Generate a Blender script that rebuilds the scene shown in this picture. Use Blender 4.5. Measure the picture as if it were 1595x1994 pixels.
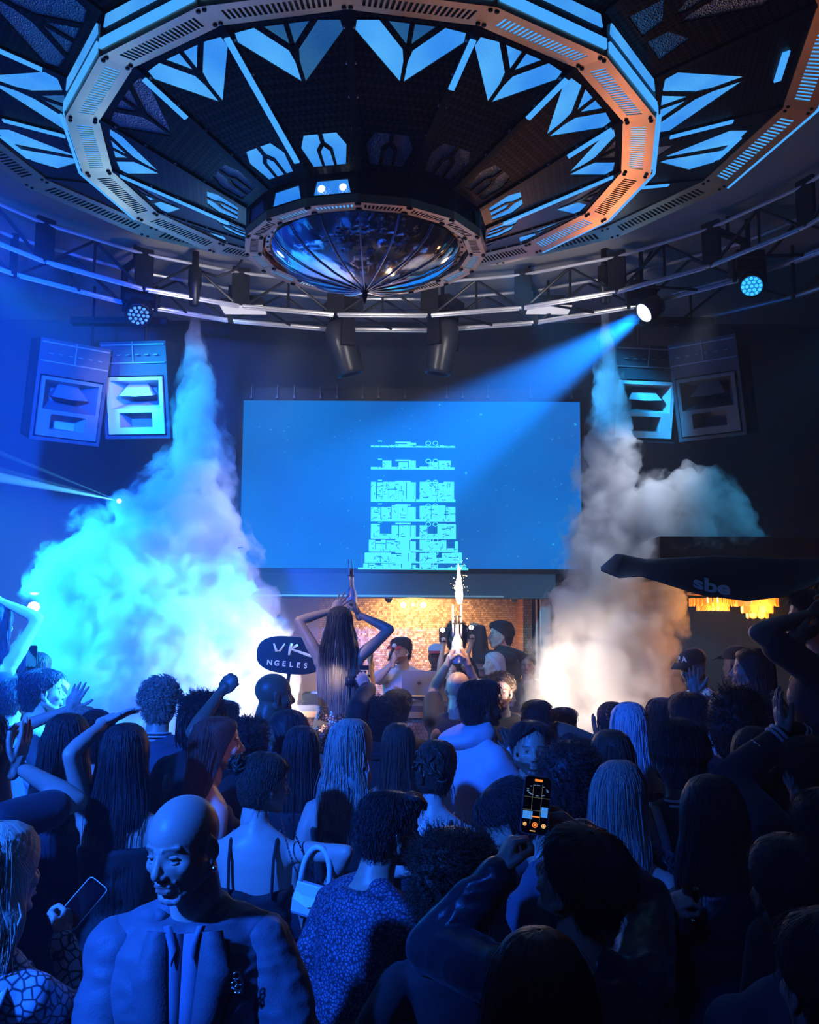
import bpy, bmesh, math, random
import numpy as np
from mathutils import Vector, Matrix, noise
from mathutils.geometry import tessellate_polygon
R = math.radians
PI = math.pi
for o in list(bpy.data.objects):
    bpy.data.objects.remove(o)
SC = bpy.context.scene
COL = SC.collection

# ------------------------------------------------------------------ camera
CAM_Z = 2.3
FPX, PITCH, ROLL = 1846.84, 0.11273, 0.00587
camd = bpy.data.cameras.new('camera')
cam = bpy.data.objects.new('camera', camd)
COL.objects.link(cam)
camd.sensor_fit = 'HORIZONTAL'
camd.sensor_width = 36.0
camd.lens = 36.0 * FPX / 1595.0
camd.clip_start = 0.05
cam.location = (0, 0, CAM_Z)
cam.rotation_euler = (Matrix.Rotation(PI / 2 + PITCH, 3, 'X') @ Matrix.Rotation(ROLL, 3, 'Z')).to_euler()
SC.camera = cam

# ------------------------------------------------------------------ world (thin theatrical haze) and exposure
W = bpy.data.worlds.new('world')
SC.world = W
W.use_nodes = True
wn = W.node_tree
wn.nodes['Background'].inputs[0].default_value = (0.02, 0.06, 0.2, 1)
wn.nodes['Background'].inputs[1].default_value = 0.02
hz = wn.nodes.new('ShaderNodeVolumeScatter')
hz.inputs['Color'].default_value = (0.80, 0.90, 1, 1)  # bluish tint put into the haze colour, standing in for bluer light
hz.inputs['Density'].default_value = 0.011
hz.inputs['Anisotropy'].default_value = 0.25
wn.links.new(hz.outputs[0], wn.nodes['World Output'].inputs['Volume'])
SC.view_settings.view_transform = 'Standard'
SC.view_settings.look = 'None'
SC.view_settings.exposure = 0.0
SC.view_settings.gamma = 1.0
SC.view_settings.use_curve_mapping = False
cy = SC.cycles
cy.max_bounces = 4
cy.diffuse_bounces = 1
cy.glossy_bounces = 3
cy.transmission_bounces = 4
cy.transparent_max_bounces = 8
cy.volume_bounces = 2
cy.volume_max_steps = 128
cy.sample_clamp_indirect = 4.0
cy.sample_clamp_direct = 60.0
cy.caustics_reflective = False
cy.caustics_refractive = False
cy.use_adaptive_sampling = True
cy.adaptive_threshold = 0.04
cy.use_denoising = True


def lamp(name, kind, loc, target, power, color, size=0.2, angle=60, blend=0.4):
    d = bpy.data.lights.new(name, kind)
    d.energy = power
    d.color = color
    if kind == 'AREA':
        d.shape = 'DISK'
        d.size = size
        d.spread = R(angle)
    else:
        d.shadow_soft_size = size
        if kind == 'SPOT':
            d.spot_size = R(angle)
            d.spot_blend = blend
    o = bpy.data.objects.new(name, d)
    COL.objects.link(o)
    o.location = loc
    if target is not None:
        o.rotation_euler = (Vector(target) - Vector(loc)).to_track_quat('-Z', 'Y').to_euler()
    return o


BLUE = (0.008, 0.11, 1.0)
AZURE = (0.02, 0.30, 1.0)
CYAN = (0.02, 0.55, 1.0)
WHITE = (1.0, 0.92, 0.88)
WARM = (1.0, 0.55, 0.22)
AMBER = (1.0, 0.36, 0.06)
# club lights without fixtures, many free in the room; some spots added for effect
lamp('blue_wash_left', 'SPOT', (-3.3, 0.2, 4.1), (-1.2, 3.9, 1.4), 3800, BLUE, 0.12, 50, 0.8)
lamp('blue_haze_left', 'SPOT', (-2.0, 3.4, 4.2), (-4.1, 9.0, 2.2), 11000, (0.004, 0.08, 1.0), 0.12, 80, 0.9)
lamp('blue_haze_upper_left', 'SPOT', (-1.75, 3.1, 4.2), (-4.0, 7.5, 4.0), 3200, (0.004, 0.08, 1.0), 0.1, 46, 0.9)  # second blue spot added to thicken the veil at upper left
lamp('blue_back_wash', 'SPOT', (-1.6, -1.0, 4.8), (-0.4, 4.8, 1.4), 45, (0.02, 0.15, 1.0), 0.3, 56, 0.8)
lamp('cyan_smoke_left', 'SPOT', (-4.9, 7.6, 3.6), (-2.5, 8.2, 2.3), 4200, CYAN, 0.1, 52, 0.8)
lamp('cyan_smoke_right', 'SPOT', (0.6, 7.0, 5.1), (1.68, 8.12, 4.35), 1900, (0.02, 0.40, 1.0), 0.08, 25, 0.6)
lamp('white_stage_left', 'SPOT', (-0.2, 7.5, 1.75), (-1.9, 8.0, 1.8), 950, WHITE, 0.12, 66, 0.8)
lamp('white_truss_left', 'SPOT', (-0.9, 7.6, 4.9), (-1.6, 8.1, 2.4), 420, (0.8, 0.86, 1.0), 0.1, 40, 0.8)
lamp('warm_stage_right', 'SPOT', (0.75, 7.2, 1.8), (1.85, 8.1, 1.8), 620, (1.0, 0.80, 0.62), 0.12, 80, 0.8)
lamp('white_truss_right', 'SPOT', (2.5, 7.6, 4.9), (1.75, 8.1, 2.9), 260, (0.75, 0.82, 1.0), 0.1, 40, 0.7)
lamp('cyan_jet_left', 'SPOT', (-3.3, 7.0, 4.9), (-1.85, 8.2, 4.0), 900, (0.02, 0.50, 1.0), 0.1, 44, 0.6)  # extra cyan spot added to brighten the top of the column
lamp('white_array_left', 'SPOT', (-1.2, 6.6, 4.6), (-2.55, 8.2, 4.3), 150, (1.0, 0.88, 0.85), 0.1, 22, 0.7)
lamp('truss_white_left', 'SPOT', (-1.5, 7.5, 4.85), (-1.6, 8.7, 5.45), 34, WHITE, 0.1, 120, 0.6)  # this and the next two: spots added to light the pipes from below
lamp('truss_white_middle', 'SPOT', (-0.3, 7.7, 4.85), (-0.3, 8.9, 5.45), 22, WHITE, 0.1, 120, 0.6)
lamp('truss_white_right', 'SPOT', (0.9, 7.5, 4.85), (1.0, 8.7, 5.45), 34, WHITE, 0.1, 120, 0.6)
lamp('amber_chandelier_right', 'SPOT', (1.5, 7.7, 3.7), (0.5, 5.4, 4.75), 24, (1.0, 0.42, 0.18), 0.15, 84, 0.8)
lamp('teal_chandelier_left', 'SPOT', (-2.2, 7.2, 3.9), (-1.1, 5.4, 4.7), 12, (0.25, 0.6, 0.9), 0.15, 76, 0.8)
lamp('white_chandelier', 'SPOT', (-0.3, 7.3, 4.0), (-0.3, 5.9, 4.6), 26, (1.0, 0.72, 0.64), 0.15, 60, 0.8)
lamp('booth_warm', 'AREA', (0.1, 10.6, 2.46), (0.1, 11.2, 1.2), 34, (1.0, 0.62, 0.36), 1.2, 150)
lamp('bottle_key', 'SPOT', (-1.9, 5.4, 4.0), (-0.45, 6.6, 1.75), 170, (1.0, 0.90, 0.84), 0.06, 22, 0.6)  # added spot, no fixture, brightens the bottle woman's back
lamp('pink_spot', 'SPOT', (0.6, 1.6, 4.7), (-0.98, 4.5, 1.56), 90, (1.0, 0.42, 0.46), 0.06, 9, 0.9)
lamp('warm_riser', 'SPOT', (1.3, 6.7, 3.0), (2.0, 5.2, 2.05), 34, (1.0, 0.52, 0.34), 0.1, 44, 0.8)  # warm spot added in mid-air for the faces on the riser
lamp('blue_rim_right', 'SPOT', (-0.6, -0.4, 3.7), (1.15, 2.7, 1.5), 50, (0.02, 0.13, 1.0), 0.1, 26, 0.9)  # weak spot added to give the dark right side blue rims
lamp('teal_cloud_right', 'SPOT', (3.3, 6.4, 4.7), (2.55, 7.85, 3.3), 260, (0.03, 0.42, 0.85), 0.08, 36, 0.8)  # added teal spot that colours the cloud's right offshoot
lamp('booth_front', 'SPOT', (-0.5, 7.2, 2.9), (0.2, 9.4, 1.7), 45, (1.0, 0.70, 0.52), 0.1, 40, 0.8)  # added warm spot in mid-air, brightens the people at the booth
lamp('wall_teal', 'SPOT', (-1.7, 8.6, 5.0), (-1.7, 10.3, 4.2), 26, (0.01, 0.26, 0.62), 0.2, 110, 0.9)

# ------------------------------------------------------------------ pixel ray helper: a point of the photograph at world depth y
_Rm = cam.rotation_euler.to_matrix()


def P(px, py, y):
    d = _Rm @ Vector(((px - 797.5) / FPX, -(py - 997.0) / FPX, -1.0))
    t = y / d.y
    return Vector((d.x * t, y, CAM_Z + d.z * t))


# ------------------------------------------------------------------ materials
MATS = {}


def mat(name, color=(0.5, 0.5, 0.5), rough=0.5, metal=0.0, emit=None, estr=1.0, bump=None, vary=None, trans=0.0, ior=1.45,
        spec=0.5, sheen=0.0, coat=0.0):
    if name in MATS:
        return MATS[name]
    m = bpy.data.materials.new(name)
    m.use_nodes = True
    nt = m.node_tree
    b = nt.nodes['Principled BSDF']
    b.inputs['Base Color'].default_value = (*color, 1)
    b.inputs['Roughness'].default_value = rough
    b.inputs['Metallic'].default_value = metal
    b.inputs['Transmission Weight'].default_value = trans
    b.inputs['IOR'].default_value = ior
    b.inputs['Specular IOR Level'].default_value = spec
    b.inputs['Sheen Weight'].default_value = sheen
    b.inputs['Coat Weight'].default_value = coat
    if emit:
        b.inputs['Emission Color'].default_value = (*emit, 1)
        b.inputs['Emission Strength'].default_value = estr
        m.cycles.emission_sampling = 'NONE'
    tc = nt.nodes.new('ShaderNodeTexCoord')
    if vary:      # (scale, amount)
        n = nt.nodes.new('ShaderNodeTexNoise')
        n.inputs['Scale'].default_value = vary[0]
        n.inputs['Detail'].default_value = 4
        nt.links.new(tc.outputs['Object'], n.inputs['Vector'])
        mx = nt.nodes.new('ShaderNodeMix')
        mx.data_type = 'RGBA'
        lo = [c * (1 - vary[1]) for c in color]
        hi = [min(1, c * (1 + vary[1])) for c in color]
        mx.inputs['A'].default_value = (*lo, 1)
        mx.inputs['B'].default_value = (*hi, 1)
        nt.links.new(n.outputs['Fac'], mx.inputs['Factor'])
        nt.links.new(mx.outputs['Result'], b.inputs['Base Color'])
    if bump:      # (scale, strength)
        n2 = nt.nodes.new('ShaderNodeTexNoise')
        n2.inputs['Scale'].default_value = bump[0]
        n2.inputs['Detail'].default_value = 3
        nt.links.new(tc.outputs['Object'], n2.inputs['Vector'])
        bp = nt.nodes.new('ShaderNodeBump')
        bp.inputs['Strength'].default_value = bump[1]
        bp.inputs['Distance'].default_value = 0.01
        nt.links.new(n2.outputs['Fac'], bp.inputs['Height'])
        nt.links.new(bp.outputs['Normal'], b.inputs['Normal'])
    MATS[name] = m
    return m


M_BLACK = mat('black_metal', (0.018, 0.02, 0.024), 0.42, 0.6, bump=(40, 0.05))
M_PIPE = mat('satin_truss_pipe', (0.66, 0.66, 0.70), 0.30, 0.4)
M_BRACE = mat('black_truss', (0.02, 0.021, 0.024), 0.4, 0.5)
M_WALL = mat('dark_plaster', (0.045, 0.055, 0.065), 0.85, bump=(6, 0.1), vary=(1.5, 0.12))
M_SIDE = mat('dark_side_wall', (0.03, 0.033, 0.042), 0.9, bump=(6, 0.1))
M_CEIL = mat('grey_ceiling', (0.30, 0.29, 0.30), 0.9, vary=(2, 0.1))
M_FLOOR = mat('worn_dance_floor', (0.16, 0.15, 0.14), 0.35, vary=(5, 0.3), bump=(60, 0.1))
M_BRONZE = mat('brushed_bronze', (0.60, 0.36, 0.22), 0.36, 0.85, vary=(3, 0.3), bump=(14, 0.08))
M_CHROME = mat('mirror_petal', (0.85, 0.86, 0.9), 0.06, 1.0, bump=(1.5, 0.02))
M_LED = mat('blue_led', (0.0, 0.0, 0.0), 0.4, emit=(0.055, 0.36, 1.0), estr=1.15)
M_LEDW = mat('pale_blue_led', (0, 0, 0), 0.4, emit=(0.25, 0.6, 1.0), estr=1.3)
M_LEDDIM = mat('dim_blue_led', (0.01, 0.02, 0.05), 0.4, emit=(0.03, 0.2, 0.6), estr=0.35)
M_DARK = mat('unlit_black', (0.006, 0.006, 0.008), 0.6)
M_WHITEGLOW = mat('lamp_white', (1, 1, 1), 0.4, emit=(0.75, 0.9, 1.0), estr=9)
M_CYANGLOW = mat('lamp_cyan', (0, 0, 0), 0.4, emit=(0.03, 0.35, 0.9), estr=2.2)


def pane_glass(name, lit):
    """hammered glass: glitter relief; the lit ones sit over an LED sheet"""
    m = bpy.data.materials.new(name)
    m.use_nodes = True
    nt = m.node_tree
    b = nt.nodes['Principled BSDF']
    tc = nt.nodes.new('ShaderNodeTexCoord')
    vo = nt.nodes.new('ShaderNodeTexVoronoi')
    vo.inputs['Scale'].default_value = 110
    nt.links.new(tc.outputs['Object'], vo.inputs['Vector'])
    bp = nt.nodes.new('ShaderNodeBump')
    bp.inputs['Strength'].default_value = 0.9
    bp.inputs['Distance'].default_value = 0.01
    nt.links.new(vo.outputs['Distance'], bp.inputs['Height'])
    nt.links.new(bp.outputs['Normal'], b.inputs['Normal'])
    b.inputs['Roughness'].default_value = 0.15
    if lit:
        b.inputs['Base Color'].default_value = (0.02, 0.1, 0.25, 1)
        n = nt.nodes.new('ShaderNodeTexNoise')
        n.inputs['Scale'].default_value = 2.2
        nt.links.new(tc.outputs['Object'], n.inputs['Vector'])
        cr = nt.nodes.new('ShaderNodeValToRGB')
        cr.color_ramp.elements[0].position = 0.3
        cr.color_ramp.elements[0].color = (0.02, 0.22, 0.85, 1)
        cr.color_ramp.elements[1].position = 0.7
        cr.color_ramp.elements[1].color = (0.09, 0.47, 1.0, 1)
        nt.links.new(n.outputs['Fac'], cr.inputs[0])
        nt.links.new(cr.outputs[0], b.inputs['Emission Color'])
        b.inputs['Emission Strength'].default_value = 1.0 if lit == 1 else 0.3
    else:
        b.inputs['Base Color'].default_value = (0.55, 0.57, 0.62, 1)
        b.inputs['Metallic'].default_value = 0.5
        b.inputs['Roughness'].default_value = 0.32
    m.cycles.emission_sampling = 'NONE'
    MATS[name] = m
    return m


M_PLIT = pane_glass('lit_hammered_glass', 1)
M_PDIM = pane_glass('half_lit_hammered_glass', 2)
M_POFF = pane_glass('unlit_glitter_glass', 0)


def perforated():
    m = bpy.data.materials.new('perforated_panel_metal')
    m.use_nodes = True
    nt = m.node_tree
    b = nt.nodes['Principled BSDF']
    tc = nt.nodes.new('ShaderNodeTexCoord')
    br = nt.nodes.new('ShaderNodeTexChecker')
    br.inputs['Scale'].default_value = 46
    mp = nt.nodes.new('ShaderNodeMapping')
    mp.inputs['Rotation'].default_value = (0, 0, R(45))
    nt.links.new(tc.outputs['Object'], mp.inputs['Vector'])
    nt.links.new(mp.outputs[0], br.inputs['Vector'])
    br.inputs['Color1'].default_value = (0.016, 0.015, 0.017, 1)
    br.inputs['Color2'].default_value = (0.075, 0.064, 0.062, 1)
    n = nt.nodes.new('ShaderNodeTexNoise')
    n.inputs['Scale'].default_value = 2.5
    n.inputs['Detail'].default_value = 5
    nt.links.new(tc.outputs['Object'], n.inputs['Vector'])
    mx = nt.nodes.new('ShaderNodeMix')
    mx.data_type = 'RGBA'
    mx.blend_type = 'MULTIPLY'
    mx.inputs['Factor'].default_value = 0.9
    nt.links.new(br.outputs['Color'], mx.inputs['A'])
    cr = nt.nodes.new('ShaderNodeValToRGB')
    cr.color_ramp.elements[0].position = 0.35
    cr.color_ramp.elements[0].color = (0.35, 0.35, 0.4, 1)
    cr.color_ramp.elements[1].position = 0.7
    cr.color_ramp.elements[1].color = (1, 0.95, 0.9, 1)
    nt.links.new(n.outputs['Fac'], cr.inputs[0])
    nt.links.new(cr.outputs[0], mx.inputs['B'])
    nt.links.new(mx.outputs['Result'], b.inputs['Base Color'])
    b.inputs['Metallic'].default_value = 0.75
    b.inputs['Specular IOR Level'].default_value = 0.1
    b.inputs['Roughness'].default_value = 0.40
    return m


M_PERF = perforated()


def mosaic(name, tile, c1, c2):
    """small metallic shimmer tiles, each hung at its own angle"""
    m = bpy.data.materials.new(name)
    m.use_nodes = True
    nt = m.node_tree
    b = nt.nodes['Principled BSDF']
    tc = nt.nodes.new('ShaderNodeTexCoord')
    br = nt.nodes.new('ShaderNodeTexBrick')
    br.inputs['Scale'].default_value = 1.0 / tile
    br.inputs['Brick Width'].default_value = 1.0
    br.inputs['Row Height'].default_value = 1.0
    br.inputs['Mortar Size'].default_value = 0.06
    br.inputs['Color1'].default_value = (*c1, 1)
    br.inputs['Color2'].default_value = (*c2, 1)
    br.inputs['Mortar'].default_value = (0.08, 0.035, 0.02, 1)
    mp = nt.nodes.new('ShaderNodeMapping')
    mp.inputs['Rotation'].default_value = (R(90), 0, 0)
    nt.links.new(tc.outputs['Object'], mp.inputs['Vector'])
    nt.links.new(mp.outputs[0], br.inputs['Vector'])
    nt.links.new(br.outputs['Color'], b.inputs['Base Color'])
    wn_ = nt.nodes.new('ShaderNodeTexWhiteNoise')
    sn = nt.nodes.new('ShaderNodeVectorMath')
    sn.operation = 'SNAP'
    sn.inputs[1].default_value = (tile, tile, tile)
    nt.links.new(tc.outputs['Object'], sn.inputs[0])
    nt.links.new(sn.outputs[0], wn_.inputs['Vector'])
    sb = nt.nodes.new('ShaderNodeVectorMath')
    sb.operation = 'SUBTRACT'
    sb.inputs[1].default_value = (0.5, 0.5, 0.5)
    nt.links.new(wn_.outputs['Color'], sb.inputs[0])
    sc = nt.nodes.new('ShaderNodeVectorMath')
    sc.operation = 'SCALE'
    sc.inputs['Scale'].default_value = 0.3
    nt.links.new(sb.outputs[0], sc.inputs[0])
    ge = nt.nodes.new('ShaderNodeNewGeometry')
    ad = nt.nodes.new('ShaderNodeVectorMath')
    ad.operation = 'ADD'
    nt.links.new(ge.outputs['Normal'], ad.inputs[0])
    nt.links.new(sc.outputs[0], ad.inputs[1])
    nm = nt.nodes.new('ShaderNodeVectorMath')
    nm.operation = 'NORMALIZE'
    nt.links.new(ad.outputs[0], nm.inputs[0])
    nt.links.new(nm.outputs[0], b.inputs['Normal'])
    b.inputs['Metallic'].default_value = 0.55
    b.inputs['Roughness'].default_value = 0.45
    return m


M_GOLD = mosaic('gold_shimmer_mosaic', 0.024, (0.85, 0.56, 0.30), (0.62, 0.36, 0.16))
M_COPPER = mosaic('copper_shimmer_mosaic', 0.03, (0.62, 0.30, 0.15), (0.40, 0.17, 0.08))


# ------------------------------------------------------------------ mesh helpers
class MB:
    """collects verts and faces; build() links them as ONE mesh object"""

    def __init__(self):
        self.v, self.f, self.mi = [], [], []

    def add(self, vs, fs, mi=0):
        k = len(self.v)
        self.v.extend([tuple(p) for p in vs])
        self.f.extend([tuple(i + k for i in f) for f in fs])
        self.mi.extend([mi] * len(fs))
        return self

    def box(self, c, s, rot=None, mi=0, taper=1.0):
        hx, hy, hz_ = s[0] / 2, s[1] / 2, s[2] / 2
        vs = [Vector((x * hx * (taper if z > 0 else 1), y * hy * (taper if z > 0 else 1), z * hz_)) for z in (-1, 1) for y in (-1, 1) for x in (-1, 1)]
        if rot is not None:
            vs = [rot @ v for v in vs]
        vs = [v + Vector(c) for v in vs]
        return self.add(vs, [(0, 2, 3, 1), (4, 5, 7, 6), (0, 1, 5, 4), (2, 6, 7, 3), (0, 4, 6, 2), (1, 3, 7, 5)], mi)

    def tube(self, pts, r, n=10, mi=0, cap=True):
        pts = [Vector(p) for p in pts]
        rs = r if isinstance(r, (list, tuple)) else [r] * len(pts)
        vs, fs = [], []
        up = None
        for i, p in enumerate(pts):
            t = (pts[min(i + 1, len(pts) - 1)] - pts[max(i - 1, 0)]).normalized()
            if up is None:
                up = Vector((0, 0, 1)) if abs(t.z) < 0.9 else Vector((1, 0, 0))
            a = t.cross(up)
            if a.length < 1e-5:
                a = t.orthogonal()
            a.normalize()
            up = a.cross(t).normalized()
            for k in range(n):
                th = 2 * PI * k / n
                vs.append(p + (a * math.cos(th) + up * math.sin(th)) * rs[i])
        for i in range(len(pts) - 1):
            for k in range(n):
                k2 = (k + 1) % n
                fs.append((i * n + k, i * n + k2, (i + 1) * n + k2, (i + 1) * n + k))
        if cap:
            fs.append(tuple(range(n))[::-1])
            fs.append(tuple((len(pts) - 1) * n + k for k in range(n)))
        return self.add(vs, fs, mi)

    def lathe(self, prof, c=(0, 0, 0), n=24, mat3=None, mi=0):
        """prof: (radius, z) list; revolved about z then mat3, moved to c"""
        vs, fs = [], []
        for (r, z) in prof:
            for k in range(n):
                th = 2 * PI * k / n
                v = Vector((r * math.cos(th), r * math.sin(th), z))
                vs.append((mat3 @ v if mat3 is not None else v) + Vector(c))
        for i in range(len(prof) - 1):
            for k in range(n):
                k2 = (k + 1) % n
                fs.append((i * n + k, i * n + k2, (i + 1) * n + k2, (i + 1) * n + k))
        if prof[0][0] > 1e-5:
            fs.append(tuple(range(n))[::-1])
        if prof[-1][0] > 1e-5:
            fs.append(tuple((len(prof) - 1) * n + k for k in range(n)))
        return self.add(vs, fs, mi)

    def build(self, name, m, parent=None, smooth=False, loc=None):
        me = bpy.data.meshes.new(name)
        me.from_pydata(self.v, [], self.f)
        for x in (m if isinstance(m, (list, tuple)) else [m]):
            me.materials.append(x)
        if any(self.mi):
            me.polygons.foreach_set('material_index', self.mi)
        if smooth:
            me.polygons.foreach_set('use_smooth', [True] * len(me.polygons))
        bm = bmesh.new()
        bm.from_mesh(me)
        bmesh.ops.recalc_face_normals(bm, faces=bm.faces)
        bm.to_mesh(me)
        bm.free()
        return link(name, me, parent, loc)


def link(name, me, parent=None, loc=None):
    o = bpy.data.objects.new(name, me)
    COL.objects.link(o)
    if parent is not None:
        o.parent = parent
    if loc is not None:
        o.location = loc
    return o


def empty(name, loc=(0, 0, 0), rot=(0, 0, 0)):
    o = bpy.data.objects.new(name, None)
    COL.objects.link(o)
    o.location = loc
    o.rotation_euler = rot
    o.empty_display_size = 0.1
    return o


def tag(o, label, cat, group=None, kind=None):
    o['label'] = label
    o['category'] = cat
    if group:
        o['group'] = group
    if kind:
        o['kind'] = kind
    return o


def struct(o, label=None):
    o['kind'] = 'structure'
    if label:
        o['label'] = label
    return o


def plate(outer, holes, fmap, thick):
    """flat plate with holes: 2D loops -> MB; fmap(s, v, w) gives the 3D point, w = 0 front, thick back"""
    loops = [outer] + holes
    flat = [p for lp in loops for p in lp]
    bm = bmesh.new()
    bv = [bm.verts.new((p[0], p[1], 0)) for p in flat]
    k = 0
    for lp in loops:
        for i in range(len(lp)):
            bm.edges.new((bv[k + i], bv[k + (i + 1) % len(lp)]))
        k += len(lp)
    bm.verts.index_update()
    bmesh.ops.triangle_fill(bm, use_beauty=True, use_dissolve=False, edges=bm.edges[:])
    tris = [[v.index for v in f.verts] for f in bm.faces]
    bm.free()
    n = len(flat)
    mb = MB()
    vs = [fmap(p[0], p[1], 0) for p in flat] + [fmap(p[0], p[1], thick) for p in flat]
    fs = []
    for t in tris:
        fs.append(tuple(t))
        fs.append(tuple(i + n for i in reversed(t)))
    k = 0
    for lp in loops:
        m_ = len(lp)
        for i in range(m_):
            a, b = k + i, k + (i + 1) % m_
            fs.append((a, b, b + n, a + n))
        k += m_
    mb.add(vs, fs)
    return mb


def inset_poly(poly, d):
    c = [sum(p[i] for p in poly) / len(poly) for i in (0, 1)]
    return [(c[0] + (p[0] - c[0]) * d, c[1] + (p[1] - c[1]) * d) for p in poly]


# ------------------------------------------------------------------ the room
YB, ZC = 10.35, 5.62
struct(MB().box((0, 4, -0.05), (14, 16, 0.1)).build('floor', M_FLOOR))
struct(MB().box((0, 4, ZC + 0.05), (14, 16, 0.1)).build('ceiling', M_CEIL))
struct(MB().box((-6.05, 4, 2.8), (0.1, 16, 5.7)).build('wall_left', M_SIDE))
struct(MB().box((6.05, 4, 2.8), (0.1, 16, 5.7)).build('wall_right', M_SIDE))
struct(MB().box((0, -3.05, 2.8), (14, 0.1, 5.7)).build('wall_front', M_SIDE))
# back wall: one mesh with the alcove opening; header over the opening carries the screen
AX0, AX1, AZ = -1.62, 1.42, 2.53
wb = MB()
wb.box(((-6 + AX0) / 2, YB + 0.1, 2.8), (6 + AX0, 0.2, 5.7))
wb.box(((6 + AX1) / 2, YB + 0.1, 2.8), (6 - AX1, 0.2, 5.7))
wb.box(((AX0 + AX1) / 2, YB + 0.1, (AZ + 5.65) / 2), (AX1 - AX0, 0.2, 5.65 - AZ))
struct(wb.build('wall_back', M_WALL))
hd = MB().box(((AX0 + AX1) / 2 - 0.1, 10.2, 2.675), (3.5, 0.3, 0.29))
struct(hd.build('trim_1', mat('header_paint', (0.07, 0.09, 0.11), 0.6)))
struct(MB().box((-0.35, 10.06, 2.545), (2.7, 0.03, 0.018)).build('trim_2', mat('pale_ledge', (0.75, 0.62, 0.5), 0.4)))
# alcove behind the booth
al = MB()
al.box((AX0 - 0.05, 11.0, 1.5), (0.1, 1.5, 3.0))
al.box((AX1 + 0.05, 11.0, 1.5), (0.1, 1.5, 3.0))
al.box(((AX0 + AX1) / 2, 11.0, AZ + 0.25), (3.2, 1.5, 0.1))
struct(al.build('wall_alcove', mat('alcove_paint', (0.55, 0.42, 0.38), 0.7)))
struct(MB().box((0.13, 11.42, 1.5), (2.45, 0.06, 3.0)).build('wall_mosaic', M_GOLD), 'gold mosaic wall behind the booth')
struct(MB().box((1.33, 11.05, 1.5), (0.1, 0.7, 3.0)).build('wall_mosaic_return', M_COPPER))
struct(MB().box((-1.34, 11.40, 1.5), (0.54, 0.05, 3.0)).build('wall_panel', mat('grey_panel', (0.45, 0.36, 0.36), 0.6)))
struct(MB().box((0, 9.35, 0.21), (4.4, 3.0, 0.42)).build('floor_stage', M_BLACK))
struct(MB().box((3.9, 6.0, 0.225), (4.0, 3.0, 0.45)).build('floor_riser_right', M_BLACK))
struct(MB().box((-4.3, 6.4, 0.15), (3.0, 2.4, 0.3)).build('floor_riser_left', M_BLACK))
struct(MB().box((4.05, 8.9, 2.80), (4.1, 2.7, 0.34)).build('ceiling_soffit', M_BLACK))
# ------------------------------------------------------------------ the tiered ceiling chandelier
D0 = 5.3
CX, CY = -0.05006 * D0, D0
SEG = R(22.5)
chand = empty('chandelier', (CX, CY, 5.45), (0, 0, -0.00875))
tag(chand, 'huge tiered bronze and blue-lit chandelier filling the ceiling above the dance floor', 'chandelier')
Z1, Z2, Z3 = 4.40 - 5.45, 4.8836 - 5.45, 5.2834 - 5.45
R1, R1i = 0.700, 0.600
R2, R2i = 0.3137 * D0, 0.2815 * D0
R3, R3i = 0.4978 * D0, 0.462 * D0
H1 = 0.16
COS = math.cos(SEG / 2)
TAN = math.tan(SEG / 2)


def seg_map(ra, za, rb, zb, thick_dir=1):
    """(s, v) on the flat trapezoid between polygon edges of circumradius ra (v=0) and rb (v=1), centred on -Y"""
    def f(s, v, w):
        r = (ra + (rb - ra) * v) * COS
        z = za + (zb - za) * v
        sl = Vector((0, -(rb - ra) * COS, zb - za)).normalized()
        nrm = Vector((1, 0, 0)).cross(sl)
        if nrm.z < 0:
            nrm = -nrm
        if abs(nrm.z) < 0.05:
            nrm = Vector((0, 1, 0))
        return Vector((s * r * TAN, -r, z)) + nrm * (w * thick_dir)
    return f


def rot_obj(name, me, a, parent):
    o = link(name, me, parent)
    o.rotation_euler = (0, 0, a)
    return o


def mesh_of(mb, name, m, smooth=False):
    o = mb.build(name, m, None, smooth)
    me = o.data
    bpy.data.objects.remove(o)
    return me


def band_meshes(name, ra, za, rb, zb, nslot):
    holes = []
    for i in range(nslot):
        s = -0.80 + 1.60 * (i + 0.5) / nslot
        w = 0.80 / nslot * 0.56
        k = 0.10
        holes.append([(s - w, 0.26), (s + w, 0.26), (s + w + k * 0.2, 0.72), (s - w + k * 0.2, 0.72)])
    f = seg_map(rb, zb, ra, za)
    pl = plate([(-1, 0), (1, 0), (1, 1), (-1, 1)], holes, f, 0.004)
    # folded lips
    for v in (0.0, 1.0):
        a0, a1 = f(-1, v, 0), f(1, v, 0)
        b0, b1 = f(-1, v, 0.045), f(1, v, 0.045)
        pl.add([a0, a1, b1, b0], [(0, 1, 2, 3)])
    bolts = MB()
    for s in (-0.95, 0.95):
        for v in (0.14, 0.86):
            c = f(s, v, -0.004)
            bolts.lathe([(0.011, 0.006), (0.011, -0.002), (0.006, -0.006)], c, 8)
    sheet = MB()
    sheet.add([f(-0.82, 0.2, 0.010), f(0.82, 0.2, 0.010), f(0.82, 0.8, 0.010), f(-0.82, 0.8, 0.010)], [(0, 1, 2, 3)])
    return (mesh_of(pl, name, M_BRONZE), mesh_of(bolts, 'bolts', M_BLACK), sheet)


def ring(name, ra, za, rb, zb, nslot, lit):
    plm, bm_, sheet = band_meshes(name, ra, za, rb, zb, nslot)
    sm = {}
    for key, mm in (('lit', M_LED), ('bright', M_LEDW), ('off', M_DARK)):
        sm[key] = mesh_of(sheet, 'slot_backlight', mm)
    for k in range(16):
        a = (k + 0.5) * SEG
        b = rot_obj(name, plm, a, chand)
        rot_obj_child('bolts', bm_, b)['kind'] = 'stuff'
        rot_obj_child('slot_backlight', sm[lit.get(k if k < 8 else k - 16, 'off')], b)


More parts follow.
